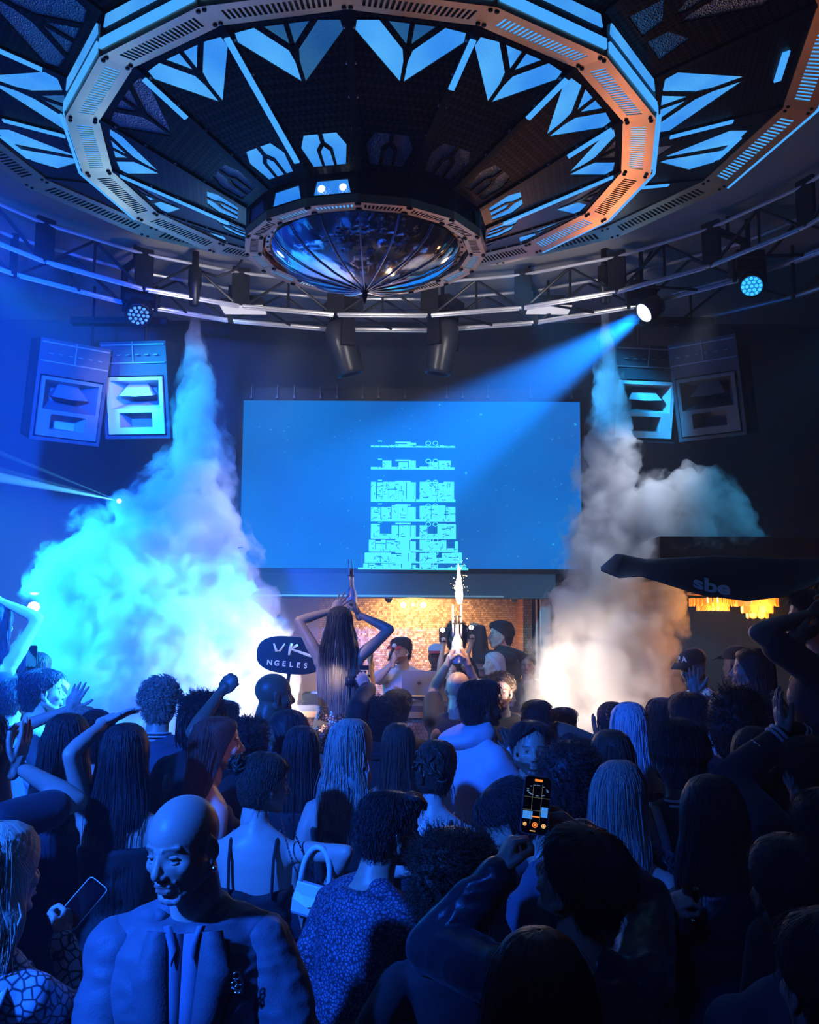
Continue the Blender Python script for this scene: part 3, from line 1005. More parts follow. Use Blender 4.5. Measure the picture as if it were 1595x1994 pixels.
# hanging chains of the loudspeaker arrays
for (x, y, lab) in ((215, 8.4, 'left'), (1310, 8.4, 'right')):
    t = MB()
    a = P(x, 668, y)
    for dx in (-0.25, 0.25):
        t.tube([a + Vector((dx, 0.25, -0.15)), a + Vector((dx, 0.25, 0.62))], 0.012, 6)
    t.box(a + Vector((0, 0.25, 0.28)), (0.9, 0.1, 0.06))
    tag(t.build('speaker_bracket', M_BRACE), 'black steel bracket above the %s pair of loudspeakers' % lab, 'bracket')
# ------------------------------------------------------------------ LED screen
SY = 10.02
s0, s1 = P(472, 780, SY), P(1133, 1109, SY)
sx0, sx1, sz0, sz1 = -1.79, 1.825, s1.z, s0.z
scr = empty('led_screen', ((sx0 + sx1) / 2, SY, sz0))
tag(scr, 'large bright blue LED wall screen behind the booth', 'screen')
sw, shh = sx1 - sx0, sz1 - sz0
MB().box((0, 0.1, shh / 2 + 0.05), (sw + 0.07, 0.16, shh + 0.20)).build('cabinet', M_BRACE, scr)


def screen_mat():
    m = bpy.data.materials.new('screen_picture')
    m.use_nodes = True
    nt = m.node_tree
    b = nt.nodes['Principled BSDF']
    b.inputs['Base Color'].default_value = (0.005, 0.01, 0.02, 1)
    b.inputs['Roughness'].default_value = 0.8
    b.inputs['Specular IOR Level'].default_value = 0.03
    m.cycles.emission_sampling = 'NONE'
    tc = nt.nodes.new('ShaderNodeTexCoord')
    n = nt.nodes.new('ShaderNodeTexNoise')
    n.inputs['Scale'].default_value = 0.8
    nt.links.new(tc.outputs['Object'], n.inputs['Vector'])
    cr = nt.nodes.new('ShaderNodeValToRGB')
    cr.color_ramp.elements[0].position = 0.3
    cr.color_ramp.elements[0].color = (0.004, 0.14, 0.60, 1)
    cr.color_ramp.elements[1].position = 0.75
    cr.color_ramp.elements[1].color = (0.004, 0.23, 0.82, 1)
    nt.links.new(n.outputs['Fac'], cr.inputs[0])
    nt.links.new(cr.outputs[0], b.inputs['Emission Color'])
    b.inputs['Emission Strength'].default_value = 0.9
    return m


MB().box((0, 0.0, shh / 2), (sw, 0.03, shh)).build('display', screen_mat(), scr)
M_GLYPH = mat('screen_glyphs', (0, 0, 0), 0.5, emit=(0.075, 0.78, 0.95), estr=1.25)
rg = random.Random(5)


def spx(px, py):
    q = P(px, py, SY - 0.018)
    return (q.x - scr.location.x, q.z - scr.location.z)


# glitched lines of stacked letter fragments: rows (top px, bottom px, left px, right px, fill)
ROWS = [(862, 871, 722, 886, 0.25), (897, 914, 722, 885, 0.6), (938, 977, 722, 887, 0.95), (984, 1015, 722, 887, 0.8), (1020, 1049, 722, 888, 0.8), (1051, 1074, 718, 892, 0.8), (1076, 1096, 710, 900, 0.85), (1097, 1109, 697, 912, 0.9)]
M_CUT = mat('screen_gap_blue', (0, 0, 0), 0.8, emit=(0.004, 0.19, 0.72), estr=0.9)


def rect_in(mb, x0, z0, x1, z1, y_):
    a, c = spx(x0, z1), spx(x1, z0)
    mb.add([(a[0], y_, a[1]), (c[0], y_, a[1]), (c[0], y_, c[1]), (a[0], y_, c[1])], [(0, 1, 2, 3)])


for (t_, b_, l_, r_, fill) in ROWS:
    mb, cut = MB(), MB()
    y_ = -0.017
    hgt = b_ - t_
    split = 812          # the two words of every line
    x = l_
    while x < r_ - 3:
        w = rg.uniform(9, 24)
        x2 = min(x + w, r_)
        if x < split < x2:
            x2 = split - 2
        top = t_ + rg.choice([0, 0, 1, 3]) + (0 if rg.random() < fill else hgt * rg.uniform(.45, .75))
        bot = b_ - (0 if rg.random() < .8 else rg.uniform(0, hgt * .12))
        rect_in(mb, x, top, x2, bot, y_)
        x = x2 + (0.0 if rg.random() < .65 else rg.uniform(.6, 1.6))
        if abs(x - split) < 3:
            x = split + 5
    rect_in(mb, l_, b_ - max(2.5, hgt * .12), r_, b_, y_)
    for i in range(int(5 + hgt * 1.6)):
        cx_, cz_ = rg.uniform(l_ + 4, r_ - 8), rg.uniform(t_ + 2, b_ - 2.5)
        if 786 < cx_ < 808 and hgt > 14:
            continue
        q = rg.random()
        if q < 0.45:
            rect_in(cut, cx_, cz_, cx_ + rg.uniform(3, 11), cz_ + rg.uniform(.9, 1.6), y_ - 0.001)
        elif q < 0.75:
            rect_in(cut, cx_, cz_, cx_ + rg.uniform(.9, 1.5), min(b_ - 1, cz_ + rg.uniform(3, 8)), y_ - 0.001)
        else:
            d = rg.uniform(3, 6)
            sgn = rg.choice([-1, 1])
            a, c = spx(cx_, cz_), spx(cx_ + sgn * d, cz_ + d)
            hw = 0.0035
            cut.add([(a[0] - hw, y_ - .001, a[1]), (a[0] + hw, y_ - .001, a[1]), (c[0] + hw, y_ - .001, c[1]), (c[0] - hw, y_ - .001, c[1])], [(0, 1, 2, 3)])
    if hgt > 8:
        rect_in(mb, l_ + 14, t_ - 4, l_ + 22, t_ - 2, y_)
        rect_in(mb, 770, t_ - 2, 800, t_ + 1, y_)
        for cxm in (834, 848):
            pts = []
            for k in range(9):
                an = k * PI / 4
                q = spx(cxm + 5 * math.cos(an), t_ + 1 + 4 * math.sin(an))
                pts.append((q[0], y_, q[1]))
            mb.tube(pts, 0.0045, 4)
    tl = mb.build('glitch_text_line', M_GLYPH, scr)
    cut.build('glitch_gaps', M_CUT, tl)['kind'] = 'stuff'
sp = MB()
for i in range(120):
    c = spx(rg.uniform(480, 1125), rg.uniform(786, 1100))
    d = rg.uniform(0.002, 0.008) * (1 if rg.random() < .85 else 2)
    a0 = rg.uniform(0, PI)
    pts = [(c[0] + d * rg.uniform(.6, 1.3) * math.cos(a0 + j * PI / 2.5), -0.0165, c[1] + d * rg.uniform(.6, 1.3) * math.sin(a0 + j * PI / 2.5)) for j in range(5)]
    sp.add(pts, [(0, 1, 2, 3, 4)])
o = sp.build('specks', mat('screen_specks', (0, 0, 0), 0.5, emit=(0.03, 0.5, 1.0), estr=0.9), scr)
o['kind'] = 'stuff'
for px in (490, 540, 573, 624, 656, 706, 737, 789, 870, 901, 950, 1033, 1113):
    a = spx(px, 774)
    MB().box((a[0], -0.03, a[1]), (0.022, 0.03, 0.03)).box((a[0], -0.02, a[1] + 0.07), (0.006, 0.01, 0.14)).build('clip', mat('clip_steel', (0.10, 0.11, 0.13), 0.4, 0.6), scr)

# ------------------------------------------------------------------ DJ booth
booth = empty('dj_booth', (0.03, 8.3, 0.42))
tag(booth, 'DJ booth with dark counter and copper mosaic front below the gold wall', 'booth')
cz = P(800, 1376, 8.0).z - 0.42
MB().box((0, 0.02, cz - 0.025), (2.44, 0.5, 0.05)).build('counter', mat('dark_counter', (0.10, 0.10, 0.12), 0.25, coat=0.5), booth)
MB().box((0, -0.20, cz - 0.075), (2.40, 0.06, 0.05)).build('bronze_edge', mat('edge_wood', (0.55, 0.30, 0.14), 0.4, 0.3), booth)
MB().box((0, 0.02, (cz - 0.10) / 2), (2.36, 0.40, cz - 0.10)).build('front', M_COPPER, booth)

# laptop on its stand
lp_ = P(816, 1358, 8.2)
ctop = cz + 0.42
lap = empty('laptop', (lp_.x, 8.22, ctop))
tag(lap, 'silver laptop on a stand, lid back towards the crowd, on the counter', 'laptop')
lr = Matrix.Rotation(R(-8), 3, 'X')
lw, lh = 0.29, 0.205
MB().box((0, 0.02 + lh / 2 * math.sin(R(8)), 0.075 + lh / 2), (lw, 0.010, lh), lr).build('lid', mat('silver_aluminium', (0.22, 0.22, 0.25), 0.45, 0.4), lap)
MB().box((0, 0.13, 0.068), (lw, 0.21, 0.014), Matrix.Rotation(R(6), 3, 'X')).build('keyboard_base', MATS['silver_aluminium'], lap)
st = MB()
for sx in (-1, 1):
    st.box((sx * 0.08, 0.10, 0.03), (0.02, 0.02, 0.06)).box((sx * 0.08, 0.10, 0.005), (0.05, 0.16, 0.01))
st.box((0, 0.1, 0.058), (0.22, 0.16, 0.008))
st.build('stand', M_BLACK, lap)
lg = MB()
for (dx, dz, r) in ((-0.005, -0.002, 0.0125), (0.006, -0.002, 0.0125), (0.0, -0.006, 0.012)):
    lg.lathe([(0, -0.0072), (r, -0.0072), (r, -0.004)], (dx, 0.02 + lh / 2 * math.sin(R(8)), 0.075 + lh / 2 + dz), 16, Matrix.Rotation(R(90 - 8), 3, 'X'))
lg.v = [(x, y - 0.012, z) for x, y, z in lg.v]
lg.lathe([(0, 0.0), (0.005, 0.0), (0.005, 0.003)], (0.004, 0.004 + lh / 2 * math.sin(R(8)), 0.075 + lh / 2 + 0.017), 8, Matrix.Rotation(R(82), 3, 'X'))
lg.build('lid_emblem', mat('emblem_dark', (0.03, 0.03, 0.04), 0.3), lap)
# mixer decks on the counter
for (x, lab) in ((0.55, 'black DJ deck on the counter to the right of the laptop'), (-0.75, 'black DJ deck on the counter behind the bottle girl')):
    t = empty('dj_deck', (x, 8.38, ctop))
    tag(t, lab, 'DJ deck')
    MB().box((0, 0, 0.04), (0.32, 0.28, 0.08)).build('body', M_BLACK, t)
    MB().lathe([(0.0, 0.095), (0.09, 0.095), (0.1, 0.08)], (0, -0.03, 0), 20).build('jog_wheel', M_PIPE, t)
# security dome cameras on the soffit
for (px, lab) in ((757, 'white dome camera on the booth ceiling left of the lamp'), (1001, 'white dome camera at the right end of the booth ceiling')):
    c = P(px, 1164, 10.3)
    t = empty('dome_camera', c)
    tag(t, lab, 'camera', 'dome cameras')
    MB().lathe([(0.0, 0.06), (0.045, 0.06), (0.05, 0.0), (0.045, -0.015)], n=16).build('collar', mat('white_plastic', (0.7, 0.68, 0.68), 0.4), t, True)
    MB().lathe([(0.042, -0.012), (0.036, -0.035), (0.02, -0.05), (0.0, -0.054)], n=16).build('dome', mat('dark_lens', (0.03, 0.035, 0.05), 0.05, coat=1.0), t, True)
M_BULB = mat('warm_bulb', (1, 0.8, 0.5), 0.4, emit=(1.0, 0.62, 0.25), estr=6)
M_AMBERGL = mat('amber_glass', (1.0, 0.5, 0.12), 0.15, emit=(1.0, 0.26, 0.02), estr=0.75)
# booth ceiling lamp: three bulbs in glass rings
c = P(805, 1178, 10.9)
t = empty('ceiling_lamp', c)
tag(t, 'amber ceiling lamp with glowing glass globes above the DJ', 'lamp')
MB().box((0, 0, 0.12), (0.4, 0.12, 0.02)).tube([(0, 0, 0.12), (0, 0, 0.4)], 0.01, 6).build('canopy', MATS['brushed_bronze'], t)
for x in (-0.115, 0.0, 0.115):
    r = 0.036 if x else 0.02
    MB().lathe([(0.0, r), (r * .7, r * .7), (r, 0), (r * .7, -r * .7), (0, -r)], (x, 0, 0), 12).build('bulb', M_BULB, t, True)
    if x:
        g = MB()
        g.tube([(x + 0.065 * math.cos(i * PI / 12), 0, 0.065 * math.sin(i * PI / 12)) for i in range(25)], 0.007, 6)
        g.tube([(x + 0.05 * math.cos(i * PI / 12), 0.04, 0.05 * math.sin(i * PI / 12) - 0.01) for i in range(25)], 0.006, 6)
        g.build('glass_ring', M_AMBERGL, t, True)
lamp('booth_lamp_glow', 'POINT', c + Vector((0, -0.12, -0.02)), None, 14, (1.0, 0.6, 0.3), 0.08)


# right: tiered amber glass fittings under the flag
def tier_fitting(px, py, y, label, tiers, hang):
    c = P(px, py, y)
    t = empty('glass_chandelier', c)
    tag(t, label, 'chandelier', 'amber glass fittings on the right')
    MB().lathe([(0.02, 0.1), (tiers[0][0] + 0.02, 0.08), (tiers[0][0] + 0.02, 0.06), (0.02, 0.05)], n=20).tube([(0, 0, 0.09), (0, 0, hang)], 0.01, 6).build('frame', MATS['brushed_bronze'], t)
    for (r, z, n_, w, h_) in tiers:
        for i in range(n_):
            a = 2 * PI * i / n_
            m3 = Matrix.Rotation(a, 3, 'Z')
            pts = []
            for (u, v) in ((-1, 0), (1, 0), (1, -.7), (.6, -.92), (0, -1), (-.6, -.92), (-1, -.7)):
                pts.append(m3 @ Vector((u * w / 2, -r, z + v * h_)))
                
            pts += [m3 @ (Vector((0, 0.008, 0)) + m3.inverted() @ p) for p in pts]
            k = 7
            fs = [tuple(range(k)), tuple(range(2 * k - 1, k - 1, -1))] + [(j, (j + 1) % k, (j + 1) % k + k, j + k) for j in range(k)]
            MB().add(pts, fs).build('glass_drop', M_AMBERGL, t)
    for i in range(4):
        a = i * PI / 2 + .4
        MB().lathe([(0.0, 0.025), (0.02, 0.0), (0.0, -0.025)], (0.06 * math.cos(a), 0.06 * math.sin(a), 0.015), 10).build('bulb', M_BULB, t, True)
    lamp('amber_fitting_glow', 'POINT', c + Vector((0, -0.2, -0.1)), None, 12, (1.0, 0.4, 0.1), 0.1)
    return t


tier_fitting(1474, 1172, 7.9, 'amber tiered glass chandelier hanging below the black flag', [(0.17, 0.03, 16, 0.06, 0.07), (0.125, -0.015, 12, 0.06, 0.08), (0.085, -0.065, 8, 0.06, 0.075)], 0.20)
tier_fitting(1388, 1172, 8.3, 'wide amber crystal fitting left of the tiered glass chandelier', [(0.20, 0.03, 30, 0.03, 0.07), (0.14, -0.01, 24, 0.028, 0.07)], 0.20)
# left wall lamp in the haze
c = P(66, 1182, 8.4)
t = empty('wall_lamp', c)
tag(t, 'small glowing orange wall lamp in the blue haze at the left', 'lamp')
MB().lathe([(0.0, 0.05), (0.04, 0.035), (0.055, 0.0), (0.035, -0.04), (0.0, -0.045)], n=12).build('globe', mat('orange_globe', (1, .5, .2), .4, emit=(1.0, 0.28, 0.10), estr=2.2), t, True)
MB().tube([(0, 0, -0.04), (0, 0.02, -0.2), (0, 0.1, -0.25)], 0.01, 6).build('stem', M_BRONZE, t)
MB().lathe([(0.0, 0.13), (0.04, 0.125), (0.03, 0.11), (0, 0.105)], n=12).build('cap', MATS['orange_globe'], t, True)

# laser projector at the end of the beams
LZ = P(233, 976, 8.9)
t = empty('laser_projector', LZ)
tag(t, 'small laser projector at the source of the white beams, left', 'laser')
MB().box((0.03, 0.06, -0.02), (0.16, 0.14, 0.10)).tube([(0.03, 0.06, -0.05), (0.03, 0.06, 0.0 - LZ.z)], 0.012, 6).build('housing', M_BRACE, t)
MB().lathe([(0, -0.012), (0.022, -0.01), (0.022, 0.0)], (0, -0.012, 0), 12, Matrix.Rotation(R(-90), 3, 'X')).build('aperture', M_HOT, t)
for (px, py, en, an) in ((-300, 760, 60, 1.2), (-300, 870, 160, 2.6), (-200, 860, 60, 1.0)):
    tg_ = P(px, py, 5.6)
    lamp('laser_beam', 'SPOT', LZ + Vector((0, -0.03, 0)) + (tg_ - LZ).normalized() * 0.03, tg_, en * 600, (0.10, 0.55, 1.0), 0.004, an, 0.1)
lamp('left_array_beam', 'SPOT', P(88, 700, 8.5), P(30, 1200, 8.5), 700, (0.02, 0.22, 1.0), 0.05, 17, 0.5)


# ------------------------------------------------------------------ smoke
def cloud_mat(name, dens, scale, thr, wid, aniso=0.3):
    m = bpy.data.materials.new(name)
    m.use_nodes = True
    nt = m.node_tree
    nt.nodes.remove(nt.nodes['Principled BSDF'])
    vs_ = nt.nodes.new('ShaderNodeVolumeScatter')
    vs_.inputs['Color'].default_value = (0.97, 0.97, 0.98, 1)
    vs_.inputs['Anisotropy'].default_value = aniso
    tc = nt.nodes.new('ShaderNodeTexCoord')
    n = nt.nodes.new('ShaderNodeTexNoise')
    n.inputs['Scale'].default_value = scale
    n.inputs['Detail'].default_value = 3
    n.inputs['Roughness'].default_value = 0.62
    n.inputs['Distortion'].default_value = 0.3
    nt.links.new(tc.outputs['Object'], n.inputs['Vector'])
    mr = nt.nodes.new('ShaderNodeMapRange')
    mr.interpolation_type = 'SMOOTHSTEP'
    mr.inputs['From Min'].default_value = thr
    mr.inputs['From Max'].default_value = thr + wid
    mr.inputs['To Min'].default_value = 0.0
    mr.inputs['To Max'].default_value = dens
    nt.links.new(n.outputs['Fac'], mr.inputs['Value'])
    nt.links.new(mr.outputs[0], vs_.inputs['Density'])
    nt.links.new(vs_.outputs[0], nt.nodes['Material Output'].inputs['Volume'])
    m.cycles.volume_step_rate = 0.5
    return m


def remesh_eval(mb, voxel, smooth_it=0, fac=0.5, name='tmp'):
    me = bpy.data.meshes.new(name)
    me.from_pydata([tuple(v) for v in mb.v], [], mb.f)
    o = bpy.data.objects.new(name, me)
    COL.objects.link(o)
    md = o.modifiers.new('r', 'REMESH')
    md.mode = 'VOXEL'
    md.voxel_size = voxel
    md.use_smooth_shade = True
    if smooth_it:
        sm_ = o.modifiers.new('s', 'SMOOTH')
        sm_.iterations = smooth_it
        sm_.factor = fac
    dg_ = bpy.context.evaluated_depsgraph_get()
    out = bpy.data.meshes.new_from_object(o.evaluated_get(dg_))
    bpy.data.objects.remove(o)
    bpy.data.meshes.remove(me)
    return out


def blob(mb, c, r, n=12):
    pr = [(r * math.sin(PI * i / 8), -r * math.cos(PI * i / 8)) for i in range(9)]
    pr[0] = (0.0, -r)
    pr[-1] = (0.0, r)
    mb.lathe([(max(a, 1e-3 * r), b) for a, b in pr], c, n)


def billow(blobs, voxel, amp, freq, m, name, grow=1.0):
    mb = MB()
    for (px, py, y, r) in blobs:
        blob(mb, P(px, py, y), r * grow)
    me = remesh_eval(mb, voxel, 3)
    n = len(me.vertices)
    co = np.empty(n * 3)
    me.vertices.foreach_get('co', co)
    no = np.empty(n * 3)
    me.vertex_normals.foreach_get('vector', no)
    co = co.reshape(-1, 3)
    no = no.reshape(-1, 3)
    dd = np.array([noise.fractal(Vector(c) * freq, 0.9, 2.0, 4, noise_basis='PERLIN_ORIGINAL') + 0.6 * abs(noise.noise(Vector(c) * freq * 2.3)) for c in co])
    fade = np.clip((5.0 - co[:, 2]) / 1.3, 0.18, 1.0)
    co = co + no * (dd * amp * fade)[:, None]
    me.vertices.foreach_set('co', co.ravel())
    me.materials.clear()
    me.materials.append(m)
    me.update()
    return me


def smoke(name, label, blobs, voxel, amp, freq, m, grow):
    """blobs: (px, py, y, r). union of balls -> one billowing closed surface filled with vapour, in a thin wispy sleeve"""
    o = link(name, billow(blobs, voxel, amp, freq, m, name))
    tag(o, label, 'smoke', kind='stuff')
    w_ = link('wisps', billow(blobs, voxel * 1.3, amp * 1.1, freq * .8, M_WISP, 'wisps', grow), o)
    w_['kind'] = 'stuff'
    return o


def column(x0, y0, x1, y1, r0, r1, D, n, jit, seed):
    rr = random.Random(seed)
    out = []
    for i in range(n):
        t_ = i / (n - 1)
        px = x0 + (x1 - x0) * t_
        py = y0 + (y1 - y0) * t_
        r = r0 + (r1 - r0) * t_
        out.append((px + rr.uniform(-jit, jit) * r * 220, py, D + rr.uniform(-.3, .3) * r, r))
    return out


bl_ = column(378, 606, 385, 900, 0.045, 0.24, 8.2, 22, 0.10, 1) + column(385, 900, 360, 1180, 0.24, 0.46, 8.15, 10, 0.15, 2)
bl_ += [(330, 980, 8.1, .28), (290, 1010, 8.0, .20), (250, 990, 7.9, .13), (420, 1040, 8.1, .26), (300, 1090, 8.0, .42), (200, 1110, 7.8, .38), (140, 1150, 7.7, .30), (115, 1220, 7.7, .22),
        (250, 1190, 7.8, .52), (150, 1260, 7.7, .36), (410, 1150, 8.0, .38), (440, 1220, 7.9, .38), (350, 1270, 7.8, .55), (230, 1330, 7.7, .50), (470, 1300, 7.8, .36), (520, 1230, 7.9, .16), (500, 1180, 8.0, .18), (400, 1390, 7.7, .5), (180, 1400, 7.6, .4), (510, 1370, 7.8, .26), (300, 1440, 7.6, .5), (545, 1300, 7.8, .12)]
M_WISP = cloud_mat('smoke_wisp_vapour', 4.5, 4.0, 0.47, 0.22)
smoke('smoke_cloud', 'tall cyan and white smoke column billowing at the left of the booth', bl_, 0.045, 0.10, 4.6, cloud_mat('smoke_left_vapour', 9, 2.8, 0.32, 0.36), 1.28)
br_ = column(1178, 602, 1190, 900, 0.045, 0.20, 8.2, 22, 0.10, 3) + column(1190, 900, 1170, 1150, 0.20, 0.33, 8.15, 9, 0.15, 4)
br_ += [(1130, 1060, 8.1, .16), (1200, 1120, 8.0, .36), (1240, 1020, 8.0, .26), (1290, 990, 7.9, .24), (1340, 960, 7.8, .17), (1390, 940, 7.8, .13), (1400, 990, 7.8, .2), (1340, 1040, 7.8, .26), (1440, 1030, 7.7, .15), (1475, 1050, 7.7, .08), (1260, 1110, 7.9, .3),
        (1150, 1210, 8.0, .34), (1120, 1290, 8.0, .30), (1230, 1250, 7.9, .36), (1170, 1330, 7.8, .42), (1280, 1190, 7.9, .22), (1260, 1340, 7.8, .22), (1090, 1390, 7.9, .26), (1040, 1360, 7.9, .12), (1200, 1420, 7.7, .4), (1300, 1110, 7.8, .2), (1290, 1270, 7.8, .12)]
smoke('smoke_cloud', 'white and beige smoke column falling at the right beside the dark flag', br_, 0.045, 0.10, 4.6, cloud_mat('smoke_right_vapour', 8.5, 2.8, 0.33, 0.36), 1.30)
# ------------------------------------------------------------------ people: builder
def mesh_arrays(me):
    n = len(me.vertices)
    co = np.empty(n * 3)
    me.vertices.foreach_get('co', co)
    lv = np.empty(len(me.loops), dtype=np.int32)
    me.loops.foreach_get('vertex_index', lv)
    lt = np.empty(len(me.polygons), dtype=np.int32)
    me.polygons.foreach_get('loop_total', lt)
    return co.reshape(-1, 3), lv, lt


def join_arrays(parts):
    cs, ls, ts, k = [], [], [], 0
    for co, lv, lt in parts:
        cs.append(co)
        ls.append(lv + k)
        ts.append(lt)
        k += len(co)
    return np.concatenate(cs), np.concatenate(ls), np.concatenate(ts)


def mesh_from(name, arr, mats, smooth=True, colors=None):
    co, lv, lt = arr
    me = bpy.data.meshes.new(name)
    me.vertices.add(len(co))
    me.vertices.foreach_set('co', co.astype(np.float32).ravel())
    me.loops.add(len(lv))
    me.loops.foreach_set('vertex_index', lv)
    me.polygons.add(len(lt))
    st = np.zeros(len(lt), dtype=np.int32)
    st[1:] = np.cumsum(lt)[:-1]
    me.polygons.foreach_set('loop_start', st)
    me.polygons.foreach_set('loop_total', lt)
    me.polygons.foreach_set('use_smooth', [smooth] * len(lt))
    for m in mats:
        me.materials.append(m)
    if colors is not None:
        at = me.color_attributes.new('Col', 'FLOAT_COLOR', 'POINT')
        at.data.foreach_set('color', colors.astype(np.float32).ravel())
    me.update(calc_edges=True)
    return me


def mb_arrays(mb):
    lt = np.array([len(f) for f in mb.f], dtype=np.int32)
    lv = np.array([i for f in mb.f for i in f], dtype=np.int32)
    return np.array(mb.v, dtype=float), lv, lt


def cap(mb, a, b, ra, rb, n=12, mids=None):
    """tapered limb with round ends; mids: [(t, radius)]"""
    a, b = Vector(a), Vector(b)
    d = (b - a)
    L = max(d.length, 1e-5)
    u = d / L
    st = [(0, ra)] + list(mids or []) + [(1, rb)]
    pts, rs = [], []
    for k in (0.02, 0.35, 0.7, 0.93):
        pts.append(a - u * ra * math.cos(math.asin(min(1, k))) * 1.0)
        rs.append(ra * k)
    for t_, r in st:
        pts.append(a + u * (L * t_))
        rs.append(r)
    for k in (0.93, 0.7, 0.35, 0.02):
        pts.append(b + u * rb * math.cos(math.asin(k)))
        rs.append(rb * k)
    mb.tube(pts, rs, n)


def ell(mb, c, r, n=14, m3=None):
    pr = []
    q = 8 if n < 18 else 20
    for i in range(q + 1):
        t_ = PI * i / q
        pr.append((max(math.sin(t_), 1e-3), -math.cos(t_)))
    sc_ = Matrix.Diagonal(Vector(r))
    mb.lathe(pr, c, n, (m3 @ sc_) if m3 is not None else sc_)


def rings(mb, rs, n=24, sq=2.3):
    """closed loft of super-ellipse rings: (x, y, z, a, b)"""
    vs, fs = [], []
    for (x, y, z, a, b) in rs:
        for k in range(n):
            t_ = 2 * PI * k / n
            c, s = math.cos(t_), math.sin(t_)
            vs.append((x + a * math.copysign(abs(c) ** (2 / sq), c), y + b * math.copysign(abs(s) ** (2 / sq), s), z))
    for i in range(len(rs) - 1):
        for k in range(n):
            k2 = (k + 1) % n
            fs.append((i * n + k, i * n + k2, (i + 1) * n + k2, (i + 1) * n + k))
    fs.append(tuple(range(n))[::-1])
    fs.append(tuple((len(rs) - 1) * n + k for k in range(n)))
    mb.add(vs, fs)


def skin_mat(name, col):
    m = mat(name, col, 0.42)
    nt = m.node_tree
    b = nt.nodes['Principled BSDF']
    at = nt.nodes.new('ShaderNodeAttribute')
    at.attribute_name = 'Col'
    mx = nt.nodes.new('ShaderNodeMix')
    mx.data_type = 'RGBA'
    mx.blend_type = 'MULTIPLY'
    mx.inputs['Factor'].default_value = 1
    mx.inputs['A'].default_value = (*col, 1)
    nt.links.new(at.outputs['Color'], mx.inputs['B'])
    nt.links.new(mx.outputs['Result'], b.inputs['Base Color'])
    b.inputs['Subsurface Weight'].default_value = 0.0
    return m


SKIN = {'light': skin_mat('skin_light', (0.62, 0.42, 0.33)), 'tan': skin_mat('skin_tan', (0.46, 0.29, 0.20)),
        'brown': skin_mat('skin_brown', (0.23, 0.13, 0.085)), 'dark': skin_mat('skin_dark', (0.10, 0.055, 0.04))}


# ---- hands
def hand_prims(pose):
    mb = MB()
    curl = {'open': (4, 6, 5), 'relax': (22, 30, 20), 'fist': (80, 95, 60), 'grip': (52, 62, 40), 'splay': (-4, 8, 6), 'clap': (6, 10, 8)}[pose]
    spread = {'open': 0.10, 'splay': 0.24, 'clap': 0.05}.get(pose, 0.02)
    ell(mb, (0.002, 0.048, 0), (0.041, 0.056, 0.0165))
    ell(mb, (0.0, 0.012, 0), (0.030, 0.035, 0.018))
    cap(mb, (0, -0.03, 0), (0, 0.03, 0), 0.024, 0.026)
    fx = [-0.029, -0.0095, 0.010, 0.029]
    ln = [0.072, 0.080, 0.074, 0.058]
    for i in range(4):
        p = Vector((fx[i], 0.088 - 0.006 * abs(i - 1.2), 0.001))
        yaw = (i - 1.5) * spread
        ang = 0.0
        fr = [0.46, 0.30, 0.24]
        r = 0.0092 if i < 3 else 0.008
        cap(mb, p - Vector((0, 0.03, 0)), p, r * 1.05, r)
        for j in range(3):
            ang += R(curl[j]) * (1.0 + 0.06 * i)
            d = Vector((math.sin(yaw) * math.cos(ang), math.cos(yaw) * math.cos(ang), -math.sin(ang)))
            q = p + d * ln[i] * fr[j]
            cap(mb, p, q, r * (1 - .08 * j), r * (0.92 - .1 * j), 10)
            p = q
    # thumb leaves the side of the palm near its base
    p = Vector((-0.026, 0.020, -0.004))
    if pose in ('fist', 'grip'):
        seg = [((-0.014, 0.034, -0.018), 0.0125), ((0.010, 0.024, -0.022), 0.0105), ((0.020, 0.008, -0.006), 0.009)]
    elif pose in ('open', 'splay'):
        seg = [((-0.030, 0.026, -0.006), 0.0125), ((-0.020, 0.026, -0.002), 0.0105), ((-0.012, 0.020, 0.0), 0.009)]
    else:
        seg = [((-0.020, 0.034, -0.012), 0.0125), ((-0.010, 0.030, -0.008), 0.0105), ((-0.002, 0.024, -0.006), 0.009)]
    for d, r in seg:
        q = p + Vector(d)
        cap(mb, p, q, r * 1.06, r, 10)
        p = q
    return mb


_H = {}


def hand_arr(pose, hi):
    key = (pose, hi)
    if key not in _H:
        me = remesh_eval(hand_prims(pose), 0.0034 if hi else 0.0056, 2, 0.4)
        _H[key] = mesh_arrays(me)
        bpy.data.meshes.remove(me)
    return _H[key]


